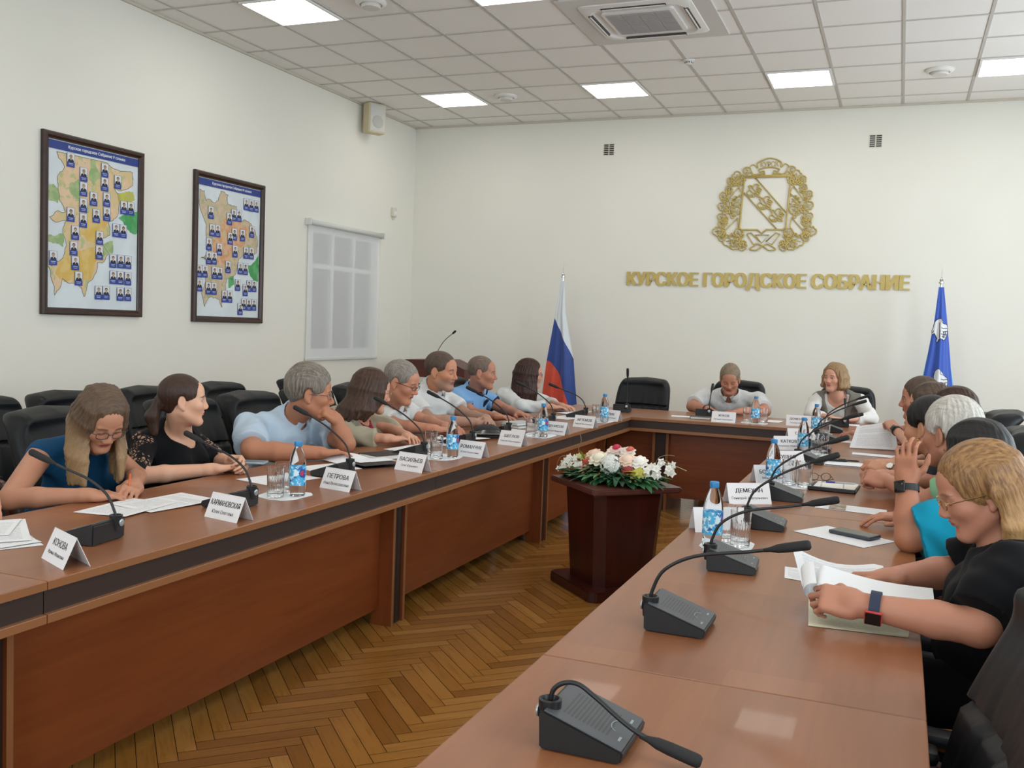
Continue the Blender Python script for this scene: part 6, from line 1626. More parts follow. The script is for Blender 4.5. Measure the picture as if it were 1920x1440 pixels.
    spray([at(-0.13, -0.04, 0.09), at(-0.2, -0.02, 0.12), at(-0.25, 0.0, 0.12)], 9, '#c9cf8a', 0.02, 'orchid_spray')
    spray([at(0.14, -0.08, 0.06), at(0.20, -0.09, 0.09), at(0.23, -0.08, 0.10)], 10, '#c2bd55', 0.03, 'orchid_spray', 0.04)
    bm = B(); leaf(bm, at(0.19, -0.11, 0.075), A.to_3x3() @ Vector((-1, -0.2, 0.05)), 0.085, 0.022, 0.1); leaf(bm, at(-0.18, -0.04, 0.10), A.to_3x3() @ Vector((-0.2, -0.3, 0.9)), 0.06, 0.02, 0.1); obj('yellow_leaves', bm, mt('yellow_leaf', '#a99a2c'), t)
    for pts in ([(-0.23, 0, 0.11), (-0.25, 0.02, 0.16), (-0.235, 0.02, 0.20), (-0.245, 0.02, 0.235)], [(0.25, -0.02, 0.12), (0.27, -0.02, 0.16), (0.31, 0, 0.175), (0.35, 0, 0.175)], [(0.26, -0.02, 0.13), (0.30, -0.02, 0.15), (0.34, 0, 0.13)], [(-0.24, -0.05, 0.1), (-0.31, -0.06, 0.11), (-0.335, -0.07, 0.06), (-0.32, -0.07, 0.02)]):
        bm = B(); add_tube(bm, spline([at(*p) for p in pts], 6), 0.0018, 5); obj('twig', bm, mt('twig', '#8b6f55'), t)
    bm = B()
    for i in range(26):
        c = at(R.uniform(-0.16, -0.08), R.uniform(-0.13, -0.09), R.uniform(0.03, 0.08)); add_ell(bm, c, (0.006, 0.006, 0.006), None, 6, 4)
    o = obj('berries', bm, mt('berry', '#c98a6e'), t); o['kind'] = 'stuff'
flowers()

# ------------------------------------------------------------------ flags
def flag(name, label, pole_x, z_top, y, zbot, left, right, m, amp, seed):
    t = thing(name, label, 'flag', (pole_x, y, 0))
    bm = B(); add_tube(bm, [(0, 0, 0.02), (0, 0, z_top)], 0.012, 12); pl = obj('pole', bm, M_chrome, t, True)
    bm = B(); add_lathe(bm, [(0.012, z_top), (0.024, z_top + 0.006), (0.024, z_top + 0.02), (0.012, z_top + 0.028), (0.020, z_top + 0.04), (0.008, z_top + 0.055), (0.0035, z_top + 0.07), (0.001, z_top + 0.20)], 16); obj('finial', bm, M_chrome, pl, True)
    bm = B(); add_lathe(bm, [(0.18, 0), (0.18, 0.02), (0.05, 0.03), (0.02, 0.06)], 28); obj('base', bm, mat('flag_base', '#3a2a20', 0.4), t, True)
    def pt(s, u):
        z = z_top - 0.03 + (zbot - z_top + 0.03) * s
        l = np.interp(z, [q[1] for q in left[::-1]], [q[0] for q in left[::-1]]); r = np.interp(z, [q[1] for q in right[::-1]], [q[0] for q in right[::-1]])
        x = l + (r - l) * u; k = min(1, s * 1.6)
        yy = -0.016 - amp * k * (0.6 * math.sin(u * 9.5 + seed) + 0.4 * math.sin(u * 17 + seed * 2 + s * 2)) - 0.05 * k * math.sin(math.pi * u)
        return (x - pole_x, yy, z)
    nu, nv = 60, 60; bm = B(); G = [[bm.verts.new(pt(i / nv, k / nu)) for k in range(nu + 1)] for i in range(nv + 1)]
    for i in range(nv):
        for k in range(nu): bm.faces.new((G[i][k], G[i][k + 1], G[i + 1][k + 1], G[i + 1][k]))
    c = obj('cloth', bm, m, t, True)
    me = c.data; a = me.attributes.new('st', 'FLOAT_VECTOR', 'POINT')
    co = [pt(i / nv, k / nu) for i in range(nv + 1) for k in range(nu + 1)]
    a.data.foreach_set('vector', [v for i in range(nv + 1) for k in range(nu + 1) for v in (k / nu, i / nv, 0)])
    return t, c, pt
t = NT('tricolour'); sp = t.n('ShaderNodeSeparateXYZ'); t.link(t.coord(), sp.inputs[0]); X, Z = sp.outputs[0], sp.outputs[2]
b1 = t.math('GREATER_THAN', t.math('ADD', Z, t.math('MULTIPLY', X, 1.9)), 1.535 + 1.9 * (1.893 - 1.957))
dx = t.math('MAXIMUM', t.math('SUBTRACT', X, 1.813 - 1.957), 0.0)
b2 = t.math('GREATER_THAN', t.math('ADD', Z, t.math('MULTIPLY', t.math('MULTIPLY', dx, dx), 6.0)), 1.065)
t.set(col=t.mix(b1, t.mix(b2, lin('#d2492f'), lin('#1d3f8c')), lin('#d5dcdf')), rough=0.55, sheen=0.3)
flag('tricolour_flag', 'white, blue and red flag draped on a pole left of the head table', 1.957, 2.0, -0.75, 0.30,
     [(1.94, 2.0), (1.935, 1.95), (1.883, 1.54), (1.813, 1.065), (1.752, 0.49), (1.74, 0.3)], [(1.972, 2.0), (1.985, 1.95), (2.01, 1.6), (2.09, 1.25), (2.123, 1.10), (2.155, 0.82), (2.193, 0.52), (2.2, 0.3)], t.m, 0.035, 0.6)
t = NT('city_flag_blue'); sp = t.n('ShaderNodeSeparateXYZ'); t.link(t.attr('st'), sp.inputs[0]); u_, v_ = sp.outputs[0], sp.outputs[1]
e1 = t.math('LESS_THAN', u_, t.math('MULTIPLY', t.math('SUBTRACT', v_, 0.42), 0.28)); e2 = t.math('GREATER_THAN', u_, t.math('SUBTRACT', 1.0, t.math('MULTIPLY', t.math('SUBTRACT', v_, 0.42), 0.24)))
t.set(col=t.mix(t.math('MAXIMUM', e1, e2), lin('#2752b5'), lin('#5fb6dc')), rough=0.5, sheen=0.3)
bf, bc, bpt = flag('city_flag', 'blue flag with white partridges on a pole at the right', 5.848, 2.0, -0.75, 0.30,
     [(5.826, 2.0), (5.826, 1.96), (5.806, 1.65), (5.764, 1.31), (5.732, 1.10), (5.69, 0.9), (5.66, 0.3)], [(5.872, 2.0), (5.876, 1.95), (5.92, 1.65), (5.98, 1.19), (6.015, 1.01), (6.06, 0.7), (6.08, 0.3)], t.m, 0.030, 2.2)
def on_flag(wx, wz, d):
    z0, z1 = 1.97, 0.30; s = (z0 - wz) / (z0 - z1)
    l = bpt(s, 0)[0]; r = bpt(s, 1)[0]; u = (wx - 5.848 - l) / (r - l)
    p = bpt(s, min(max(u, 0), 1)); return (wx - 5.848, p[1] - d, wz)
def bird(poly, marks):
    cv = lambda cx, cy: (5.847 + ((1680 + cx / 5.145) - 1765) * 0.00568 + ((480 + cy / 5.145) - 530) * 0.00047, 2.015 - ((480 + cy / 5.145) - 530) * 0.00521)
    def fill(bm, P, d):
        q = [cv(*p) for p in P]; f = bm.faces.new([bm.verts.new((x, 0, z)) for x, z in q]); return f
    bm = B(); fill(bm, poly, 0); bmesh.ops.triangulate(bm, faces=bm.faces[:]); bmesh.ops.subdivide_edges(bm, edges=bm.edges[:], cuts=3, use_grid_fill=True)
    for v in bm.verts: v.co = on_flag(v.co.x, v.co.z, 0.004)
    b = obj('partridge', bm, mat('flag_white', '#dfe3e6', 0.6), bf)
    bm = B()
    for P in [poly] :
        q = [cv(*p) for p in P]; add_tube(bm, [on_flag(x, z, 0.0045) for x, z in q + [q[0]]], 0.0028, 5)
    for P in marks: add_tube(bm, [on_flag(*cv(*p), 0.006) for p in P], 0.0032, 5)
    obj('feather_marks', bm, mat('flag_black', '#1b2030', 0.6), b)
bird([(415, 600), (432, 615), (430, 635), (440, 648), (468, 658), (476, 690), (470, 740), (455, 790), (440, 812), (428, 800), (412, 792), (400, 800), (388, 830), (376, 824), (385, 792), (365, 745), (345, 758), (345, 722), (362, 680), (370, 640), (395, 612)],
     [[(425, 690), (440, 698), (462, 692), (470, 698)], [(415, 720), (440, 728), (468, 722)], [(418, 748), (440, 755), (462, 750)], [(425, 772), (450, 780)], [(438, 725), (434, 790)], [(455, 722), (450, 770)], [(350, 740), (362, 720)], [(412, 640), (405, 790)]])
bird([(385, 1082), (405, 1102), (400, 1130), (430, 1145), (455, 1170), (460, 1210), (450, 1260), (430, 1290), (402, 1300), (385, 1270), (350, 1235), (346, 1160), (358, 1110)],
     [[(405, 1180), (425, 1188), (452, 1182)], [(398, 1212), (425, 1218), (455, 1212)], [(395, 1242), (420, 1250), (448, 1245)], [(420, 1215), (415, 1285)], [(438, 1212), (432, 1275)]])

# ------------------------------------------------------------------ lectern with its own thin microphone
t = thing('lectern', 'dark red-brown lectern with sloping top in the back left corner', 'lectern', (0.68, -1.15, 0))
M = Matrix.Rotation(math.radians(90), 4, 'X')
bm = B(); add_prism(bm, [(-0.37, 0.83), (0.37, 0.83), (0.37, 0.94), (0.13, 1.035), (-0.37, 1.02)], -0.2, 0.2, M=M); obj('desk_box', bm, wood('lectern_wood', '#4a1c16', '#5b251c', 'X', 0.35), t)
bm = B(); add_box(bm, (-0.12, -0.17, 0.03), (0.26, 0.17, 0.83), 0.004); obj('column', bm, MATS['lectern_wood'], t)
bm = B(); add_box(bm, (-0.25, -0.22, 0), (0.33, 0.22, 0.035), 0.006); obj('foot_plate', bm, MATS['lectern_wood'], t)
t = thing('lectern_microphone', 'thin gooseneck microphone rising from the lectern', 'microphone', (0.60, -1.15, 1.028))
bm = B(); add_lathe(bm, [(0.03, 0), (0.03, 0.008), (0.012, 0.014)], 20); obj('foot', bm, M_mic, t, True)
bm = B(); add_tube(bm, spline([(0, 0, 0.01), (0.02, 0, 0.10), (0.10, 0, 0.22), (0.215, 0, 0.315)], 8), 0.004, 8); obj('gooseneck', bm, M_mic, t)
bm = B(); add_tube(bm, [(0.195, 0, 0.30), (0.205, 0, 0.308), (0.232, 0, 0.332), (0.237, 0, 0.336)], [0.006, 0.012, 0.013, 0.008], 12); obj('microphone_head', bm, MATS['microphone_foam'], t)

# ------------------------------------------------------------------ the two framed maps
M_pframe = wood('picture_frame', '#2a1a16', '#40281f', 'Y', 0.3)
def picture(label, y0, y1, z0, z1, cards, regions, title, cw, ch):
    w, h_ = y1 - y0, z1 - z0; fw = 0.052
    t = thing('framed_map', label, 'picture', (XL, y0, z0), 0, 'framed city maps on the left wall')
    bm = B()     # mitred moulding
    prof = [(0.0, 0.004), (0.0, 0.030), (0.012, 0.042), (0.030, 0.040), (0.044, 0.026), (fw, 0.024), (fw, 0.004)]
    rings = []
    for (cy, cz, sy, sz) in ((0, 0, 1, 1), (w, 0, -1, 1), (w, h_, -1, -1), (0, h_, 1, -1)):
        rings.append([bm.verts.new((d, cy + sy * i, cz + sz * i)) for i, d in prof])
    for k in range(4):
        a, b = rings[k], rings[(k + 1) % 4]
        for i in range(len(prof)): bm.faces.new((a[i], a[(i + 1) % len(prof)], b[(i + 1) % len(prof)], b[i]))
    obj('frame', bm, M_pframe, t)
    pw, ph = w - 2 * fw, h_ - 2 * fw
    def P(u, v, d): return (d, fw + u * pw, fw + v * ph)
    def quad(bm, u0, v0, u1, v1, d, mi): polyface(bm, [P(u0, v0, d), P(u1, v0, d), P(u1, v1, d), P(u0, v1, d)], mi)
    bm = B(); quad(bm, -0.01, -0.01, 1.01, 1.01, 0.014, 0)
    def patch(name, c1, c2, sc=9, c3=None):
        if name in MATS: return MATS[name]
        q = NT(name); co = q.coord(); c = q.mix(q.step(q.noise(co, sc, 4, 0.6), 0.42, 0.60), lin(c1), lin(c2))
        if c3: c = q.mix(q.step(q.noise(co, sc * 2.2, 3, 0.6), 0.56, 0.62), c, lin(c3))
        q.set(col=c, rough=0.45); MATS[name] = q.m; return q.m
    mats = [patch('map_sheet', '#d3dde1', '#dae4e8', 4), mat('map_title_blue', '#223a86', 0.5), patch('map_peach', '#e0c3a2', '#d5bf8c', 7, '#b5bd86'), patch('map_ochre', '#d6b258', '#dcc078', 8), patch('map_green', '#3f9a55', '#5fae70', 9),
            patch('map_sage', '#8fae74', '#a8bc86', 14), patch('map_yellow', '#c3c251', '#b9b95f', 8), patch('map_orange', '#d29a70', '#dbb08c', 16, '#c4bd90'), patch('map_tan', '#d0bb9e', '#c2b394', 14, '#a3b088')]
    def ragged(pts, amt, rnd, depth=3):     # coastline-like edges
        for _ in range(depth):
            q = []
            for a, b in zip(pts, pts[1:] + pts[:1]):
                L = math.hypot(b[0] - a[0], b[1] - a[1]); k = rnd.uniform(-amt, amt); q += [a, ((a[0] + b[0]) / 2 - (b[1] - a[1]) * k, (a[1] + b[1]) / 2 + (b[0] - a[0]) * k)]
            pts = q
        return pts
    RR = random.Random(31); regions = [(ragged(list(p_), 0.16, RR), m_) for p_, m_ in regions]
    for n, (pts, mi) in enumerate(regions):
        f = polyface(bm, [P(min(max(u, 0.0), 1.0), min(max(v, 0), 0.93), 0.0146 + n * 0.0003) for u, v in pts], mi)
    quad(bm, 0.0, 0.945, 1.0, 0.995, 0.019, 1)
    bmesh.ops.triangulate(bm, faces=[f for f in bm.faces if len(f.verts) > 4])
    pr = obj('map_print', bm, mats, t)
    for f in pr.data.polygons: pass
    bm = B()
    text_bm(bm, title, 0.05, Matrix.Translation(P(0.52, 0.970, 0.0195)) @ Matrix(((0, 0, 1, 0), (1, 0, 0, 0), (0, 1, 0, 0), (0, 0, 0, 1))), 0, 0.0, 0.0008, fit=(pw * 0.63, 0.030)); obj('title_lettering', bm, mat('map_title_white', '#e8ecf2', 0.5), pr)
    lines = B()
    for pts, mi in regions[:1]:
        add_tube(lines, [P(min(max(u, 0), 1), min(max(v, 0), 0.93), 0.0165) for u, v in pts + [pts[0]]], 0.0016, 4)
    obj('boundary_lines', lines, mat('map_line', '#7d7368', 0.6), pr)
    R = random.Random(int(y0 * 100)); faces = [mat('portrait_skin', '#a98470', 0.5), mat('portrait_skin_pale', '#bd9a86', 0.5)]
    hairs = [mat('portrait_hair', '#2b2422', 0.5), mat('portrait_hair_grey', '#77706a', 0.5)]; suits = [mat('portrait_suit', '#22283a', 0.5), mat('portrait_suit_dark', '#15171f', 0.5)]
    base = [mat('portrait_white', '#d8dcdd', 0.5), mat('portrait_blue', '#2a449a', 0.5)]; ms = base + faces + hairs + suits
    for u, v in cards:
        bm = B(); d = 0.0200; a, b = cw / 2, ch / 2
        quad(bm, u - a, v - b, u + a, v + b, d, 1); quad(bm, u - a * 0.92, v - b * 0.28, u + a * 0.92, v + b * 0.97, d + 0.0004, 0)
        si, fi, hi_ = R.choice((6, 7)), R.choice((2, 3)), R.choice((4, 4, 5))
        polyface(bm, [P(u + x * a, v + y * b, d + 0.0008) for x, y in ((-0.8, -0.28), (0.8, -0.28), (0.72, 0.0), (0.3, 0.16), (-0.3, 0.16), (-0.72, 0.0))], si)
        polyface(bm, [P(u + x * a, v + y * b, d + 0.0010) for x, y in ((-0.14, 0.15), (0.0, -0.1), (0.14, 0.15))], 0)
        polyface(bm, [P(u + 0.40 * a * math.cos(q * math.pi / 5), v + (0.50 + 0.27 * math.sin(q * math.pi / 5)) * b, d + 0.0010) for q in range(10)], hi_)
        polyface(bm, [P(u + 0.33 * a * math.cos(q * math.pi / 5), v + (0.40 + 0.24 * math.sin(q * math.pi / 5)) * b, d + 0.0014) for q in range(10)], fi)
        quad(bm, u - a * 0.6, v - b * 0.52, u + a * 0.6, v - b * 0.46, d + 0.0006, 0); quad(bm, u - a * 0.5, v - b * 0.72, u + a * 0.5, v - b * 0.67, d + 0.0006, 0)
        obj('portrait_card', bm, ms, pr)
    return t
picture('larger framed city map with blue title bar and scattered portraits', -5.865, -4.883, 1.40, 2.715, MAP_c1,
        [(MAP_r1, 2), (MAP_y1, 3), (MAP_y1b, 3), (MAP_g1, 4), (MAP_g1b, 5), (MAP_g1c, 5), (MAP_g1d, 5), (MAP_g1e, 5), (MAP_g1f, 5), (MAP_ye, 6)], 'Курское городское Собрание V созыва', 0.082, 0.086)
picture('smaller-looking framed city map with orange centre, nearer the blind', -4.277, -3.298, 1.376, 2.692, MAP_c2,
        [(MAP_r2, 8), (MAP_o2, 7), (MAP_g2, 4), (MAP_g2b, 4)], 'Курское городское Собрание IV созыва', 0.084, 0.090)

# ------------------------------------------------------------------ paper and small things on the tables
def paper_mat(name, lines=True, col='#e4e5e6', ink='#7b7d85', pic=None):
    if name in MATS: return MATS[name]
    t = NT(name); st = t.attr('st'); sp = t.n('ShaderNodeSeparateXYZ'); t.link(st, sp.inputs[0]); u, v = sp.outputs[0], sp.outputs[1]; c = lin(col)
    if lines:
        row = t.math('GREATER_THAN', t.math('SINE', t.math('MULTIPLY', v, 190.0)), 0.25)
        words = t.math('GREATER_THAN', t.noise(t.mapping(st, (38, 30, 1)), 1.0, 2), 0.42)
        inside = t.math('MULTIPLY', t.math('LESS_THAN', t.math('ABSOLUTE', t.math('SUBTRACT', u, 0.5)), 0.40), t.math('LESS_THAN', t.math('ABSOLUTE', t.math('SUBTRACT', v, 0.5)), 0.42))
        para = t.math('GREATER_THAN', t.noise(t.mapping(st, (0.5, 9, 1)), 1.0, 1), 0.38)
        c = t.mix(t.math('MULTIPLY', t.math('MULTIPLY', t.math('MULTIPLY', row, words), t.math('MULTIPLY', inside, para)), 0.42), c, lin(ink))
    t.set(col=c, rough=0.8); MATS[name] = t.m
    return t.m
M_print = paper_mat('paper_printed'); M_blank = paper_mat('paper_blank', False); M_pale = paper_mat('paper_cream', True, '#d9d6bb', '#8f8f72')
def sheet_of(name, label, cat, P, z=0.0, lift=None, m=None, group=None, parent=None, n=10, th=0.0004):
    """a sheet over the four corners P (x,y[,z]); lift(u,v) raises it; u runs P0->P1, v runs P0->P3"""
    P = [Vector((p[0], p[1], p[2] if len(p) > 2 else TZ + 0.0012 + z)) for p in P]; c = sum(P, Vector()) / 4
    V, F, S = [], [], []
    for side in (1, 0):
        for i in range(n + 1):
            for k in range(n + 1):
                u, v = i / n, k / n; p = (P[0] * (1 - u) + P[1] * u) * (1 - v) + (P[3] * (1 - u) + P[2] * u) * v - c
                p.z += (lift(u, v) if lift else 0) - (0 if side else th); V.append(p); S += [u, v, side]
    m_ = (n + 1) ** 2
    for s in (0, 1):
        for i in range(n):
            for k in range(n):
                a = s * m_ + i * (n + 1) + k; q = (a, a + n + 1, a + n + 2, a + 1); F.append(q if s == 0 else q[::-1])
    me = bpy.data.meshes.new(name); me.from_pydata(V, [], F); a = me.attributes.new('st', 'FLOAT_VECTOR', 'POINT'); a.data.foreach_set('vector', S)
    o = link_mesh(name, me, m or M_print, parent, True); o.location = c
    if label: tag(o, label, cat, group)
    return o
def rect(cx, cy, w, d, ang):
    a = math.radians(ang); c, s = math.cos(a), math.sin(a)
    return [(cx + c * x - s * y, cy + s * x + c * y) for x, y in ((-w / 2, -d / 2), (w / 2, -d / 2), (w / 2, d / 2), (-w / 2, d / 2))]
def book(name, label, cat, cx, cy, w, d, h_, ang, cover, pages=True, z=0.0):
    t = thing(name, label, cat, (cx, cy, TZ + 0.0008 + z), math.radians(ang))
    if pages:
        bm = B(); add_box(bm, (-w / 2 + 0.004, -d / 2 + 0.003, 0.002), (w / 2 - 0.003, d / 2 - 0.003, h_ - 0.002)); obj('pages', bm, mat('page_block', '#dcd9d0', 0.8), t)
    bm = B(); add_box(bm, (-w / 2, -d / 2, 0), (w / 2, d / 2, 0.002), 0.0006); add_box(bm, (-w / 2, -d / 2, h_ - 0.002), (w / 2, d / 2, h_), 0.0006); add_box(bm, (-w / 2 - 0.001, -d / 2, 0), (-w / 2 + 0.002, d / 2, h_), 0.0006)
    obj('cover', bm, cover, t); return t
def phone(label, cx, cy, w, d, ang, col, z=0.0, h_=0.009):
    t = thing('mobile_phone', label, 'phone', (cx, cy, TZ + 0.0012 + z), math.radians(ang))
    bm = B(); add_box(bm, (-w / 2, -d / 2, 0), (w / 2, d / 2, h_), 0.003); obj('case', bm, col, t, True)
    bm = B(); add_box(bm, (-w / 2 + 0.004, -d / 2 + 0.005, h_ - 0.0002), (w / 2 - 0.004, d / 2 - 0.005, h_ + 0.0004)); obj('screen', bm, glass_black_phone, t)
    return t
glass_black_phone = mat('phone_glass', '#101318', 0.12)
M_pblk = mat('cover_black', '#17181b', 0.45); M_pgrey = mat('phone_grey', '#3b4148', 0.35)
# left table
for k, (cx, cy, a, w, d) in enumerate(((3.06, -8.97, 62, 0.21, 0.297), (3.04, -8.99, 75, 0.21, 0.297), (3.00, -8.93, 52, 0.21, 0.297), (2.96, -8.90, 40, 0.15, 0.21))):
    sheet_of('paper_sheet', ['lowest printed sheet of the pile at the left edge, under a hand', 'second printed sheet of the pile at the left edge', 'upper printed sheet of the pile at the left edge', 'folded paper on top of the pile at the left edge'][k], 'paper', rect(cx, cy, w, d, a), 0.003 * k, lambda u, v, k=k: 0.006 * u * v * (k > 0), M_print)
sheet_of('paper_sheet', 'left printed sheet before the woman in blue', 'paper', rect(3.03, -8.40, 0.21, 0.297, 6), 0, lambda u, v: 0.004 * u * u)
sheet_of('paper_sheet', 'right printed sheet before the woman in blue, overlapping the left one', 'paper', rect(3.085, -8.27, 0.21, 0.297, -10), 0.002, lambda u, v: 0.005 * v * v)
sheet_of('paper_sheet', 'white sheet behind the nearest left bottle and glasses', 'paper', rect(3.09, -7.60, 0.21, 0.29, -14), 0, None, M_blank)
sheet_of('paper_sheet', 'flat white sheet under the light-blue-shirted man\'s hand', 'paper', rect(3.10, -7.20, 0.21, 0.29, -22), 0, None, M_blank)
sheet_of('paper_sheet', 'curling grey sheet at the light-blue-shirted man\'s fingers', 'paper', rect(3.08, -6.98, 0.18, 0.24, -28), 0.004, lambda u, v: 0.045 * (1 - u) * v * (1 - v) * 4 * 0.6, M_blank)
book('folder', 'black zipped folder on the left table before the beige-jacketed woman', 'folder', 3.225, -7.03, 0.15, 0.21, 0.014, -28, M_pblk, False)
sheet_of('paper_sheet', 'white sheet lying on the black folder', 'paper', rect(3.185, -6.98, 0.10, 0.20, -28), 0.016, None, M_blank)
book('notebook', 'thick black notebook with white pages beside the black folder', 'notebook', 3.13, -6.77, 0.15, 0.21, 0.022, -24, M_pblk)
sheet_of('paper_sheet', 'grey sheet under the beige-jacketed woman\'s hands', 'paper', rect(3.10, -6.42, 0.18, 0.25, -20), 0.002, lambda u, v: 0.012 * v, M_blank)
sheet_of('paper_sheet', 'printed sheet behind the second pair of tumblers on the left', 'paper', rect(3.12, -5.98, 0.21, 0.297, -18), 0.0)
sheet_of('paper_sheet', 'upper white sheet before the bearded man, near his name card', 'paper', rect(3.11, -5.82, 0.21, 0.297, -24), 0.003, lambda u, v: 0.006 * u, M_blank)
sheet_of('paper_sheet', 'printed sheet right behind the black cap', 'paper', rect(3.17, -5.22, 0.21, 0.297, -20), 0.0)
book('notebook', 'white-edged notebook lowest in the small stack before the polo-shirted man', 'notebook', 3.13, -4.92, 0.15, 0.21, 0.018, -16, mat('cover_grey', '#6f757a', 0.5))
book('notebook', 'white-edged notebook on top of the small stack before the polo-shirted man', 'notebook', 3.125, -4.91, 0.145, 0.20, 0.016, -20, mat('cover_pale', '#b9bdbd', 0.5), True, 0.0195)
phone('dark phone lying before the white-jacketed woman', 3.12, -4.42, 0.075, 0.15, -30, M_pblk)
sheet_of('paper_sheet', 'white sheet before the white-jacketed woman', 'paper', rect(3.16, -4.00, 0.21, 0.297, -14), 0, None, M_blank)
sheet_of('paper_sheet', 'folded grey paper at the white-jacketed woman\'s hand', 'paper', rect(3.10, -3.62, 0.2, 0.26, -20), 0.003, lambda u, v: 0.02 * u * v, M_blank)
# the black peaked cap
t = thing('peaked_cap', 'black cap with a glossy visor lying on the left table', 'cap', (3.17, -5.56, TZ + 0.001), math.radians(-58))
bm = B()
prof = [(0.0, 0.075), (0.03, 0.073), (0.06, 0.062), (0.078, 0.042), (0.086, 0.02), (0.088, 0.002)]
rings = [[bm.verts.new((r * math.cos(2 * math.pi * i / 28), 1.05 * r * math.sin(2 * math.pi * i / 28), z)) for i in range(28)] for r, z in prof[1:]]
for a, b in zip(rings, rings[1:]):
    for i in range(28): bm.faces.new((a[i], b[i], b[(i + 1) % 28], a[(i + 1) % 28]))
bm.faces.new(rings[0]); bm.faces.new(rings[-1][::-1]); obj('crown', bm, mat('cap_black', '#151517', 0.6), t, True)
def vis(u, v):
    a = math.radians(-68 + 136 * u); r0 = 0.083; r = r0 + 0.062 * v * math.cos(a * 0.62) ** 0.7; z = 0.022 + 0.024 * math.cos(a) * (1 - 0.25 * v) - 0.012 * v
    return (r * math.cos(a), r * 1.05 * math.sin(a), z + 0.002), (r * math.cos(a), r * 1.05 * math.sin(a), z - 0.002)
bm = B(); sheet(bm, 24, 8, vis); vz = obj('visor', bm, mat('visor_gloss', '#0d0d0f', 0.12), t, True)
bm = B(); add_tube(bm, [Vector(vis(q / 24, 1.0)[0]) for q in range(25)], 0.0022, 6); obj('piping', bm, mat('piping_grey', '#9b9b98', 0.5), vz)
# head table
sheet_of('paper_sheet', 'white sheet at the left elbow of the head-table man', 'paper', rect(3.90, -3.20, 0.2, 0.14, 10), 0, None, M_blank)
book('notebook', 'black notebook with cream pages on the head table', 'notebook', 4.055, -3.30, 0.16, 0.11, 0.02, 8, M_pblk)
sheet_of('paper_sheet', 'printed sheet the head-table man is reading', 'paper', rect(4.15, -2.98, 0.21, 0.297, 4), 0)
sheet_of('paper_sheet', 'white slip right of the bottle on the head table', 'paper', rect(4.60, -3.06, 0.12, 0.2, -6), 0, None, M_blank)
sheet_of('paper_sheet', 'white sheet at the waistcoated woman\'s hands', 'paper', rect(5.10, -2.92, 0.297, 0.15, 4), 0, None, M_print)
# right table
sheet_of('paper_sheet', 'narrow white slip just left of the raised sheet', 'paper', rect(5.20, -4.24, 0.09, 0.16, 4), 0, None, M_blank)
sheet_of('paper_sheet', 'white sheet lying under the raised sheet of paper', 'paper', rect(5.40, -4.46, 0.297, 0.21, 6), 0, lambda u, v: 0.006 * u, M_blank)
sheet_of('raised_sheet', 'printed sheet lifted upright by the hand with the square watch', 'paper', [(5.252, -4.66, 0.757), (5.535, -4.60, 0.757), (5.50, -4.50, 0.925), (5.285, -4.56, 0.885)], 0, lambda u, v: 0.0 - 0.02 * math.sin(math.pi * u) * (1 - v) * 0.0, M_print, n=12)
sheet_of('paper_sheet', 'long white strip of paper across the right table behind the hands', 'paper', [(5.28, -4.97), (5.52, -5.0), (5.518, -4.87), (5.28, -4.86)], 0, None, M_blank)
book('note_pad', 'white note pad with black pens near the clasped hands', 'note pad', 5.265, -5.52, 0.20, 0.15, 0.008, 2, M_blank, False)
for k, (x, y, a, lab) in enumerate(((5.225, -5.455, 12, 'thick black pen on the note pad'), (5.28, -5.42, 4, 'thin black pen behind the thick one on the note pad'))):
    t = thing('pen', lab, 'pen', (x, y, TZ + 0.0155), math.radians(a)); bm = B(); add_tube(bm, [(-0.055 + 0.01 * k, 0, 0), (-0.05, 0, 0), (0.045, 0, 0), (0.058, 0, 0)], [0.004, 0.0065 - 0.002 * k, 0.0065 - 0.002 * k, 0.002], 12); b = obj('barrel', bm, M_pblk, t)
    bm = B(); add_box(bm, (-0.05, -0.0015, 0.006 - 0.002 * k), (-0.012, 0.0015, 0.0085 - 0.002 * k)); obj('clip', bm, M_pblk, t)
t = thing('ring_binder', 'open black ring binder holding white pages on the right table', 'binder', (5.265, -6.40, TZ + 0.001), math.radians(-3))
bm = B(); add_box(bm, (-0.10, -0.12, 0), (0.105, 0.12, 0.006), 0.002); add_box(bm, (-0.10, -0.125, 0.0), (0.105, -0.112, 0.018), 0.004); obj('cover', bm, M_pblk, t)
bm = B(); add_box(bm, (-0.08, -0.105, 0.006), (0.098, 0.11, 0.013), 0.001); obj('pages', bm, mat('page_block', '#dcd9d0', 0.8), t)
for x in (-0.045, 0.05):
    bm = B(); add_tube(bm, [(x, -0.10 + 0.020 * math.cos(a) + 0.016, 0.006 + 0.030 * math.sin(a)) for a in [math.pi * q / 10 for q in range(11)]], 0.0016, 6); obj('ring', bm, M_chrome, t)
t = thing('pen', 'blue ballpoint pen lying on the ring binder pages', 'pen', (5.285, -6.33, TZ + 0.0185), math.radians(8))
bm = B(); add_tube(bm, [(-0.06, 0, 0), (-0.057, 0, 0), (-0.02, 0, 0)], [0.002, 0.0045, 0.0045], 10); obj('pen_cap', bm, mat('pen_blue', '#2c3a8c', 0.3), t)
bm = B(); add_tube(bm, [(-0.02, 0, 0), (0.06, 0, 0), (0.075, 0, 0)], [0.0038, 0.0038, 0.001], 10); obj('barrel', bm, mat('pen_clear', '#b9bdc4', 0.3), t)
t = thing('spectacles', 'folded reading spectacles lying at the left of the ring binder', 'spectacles', (5.195, -6.30, TZ + 0.016), math.radians(35))
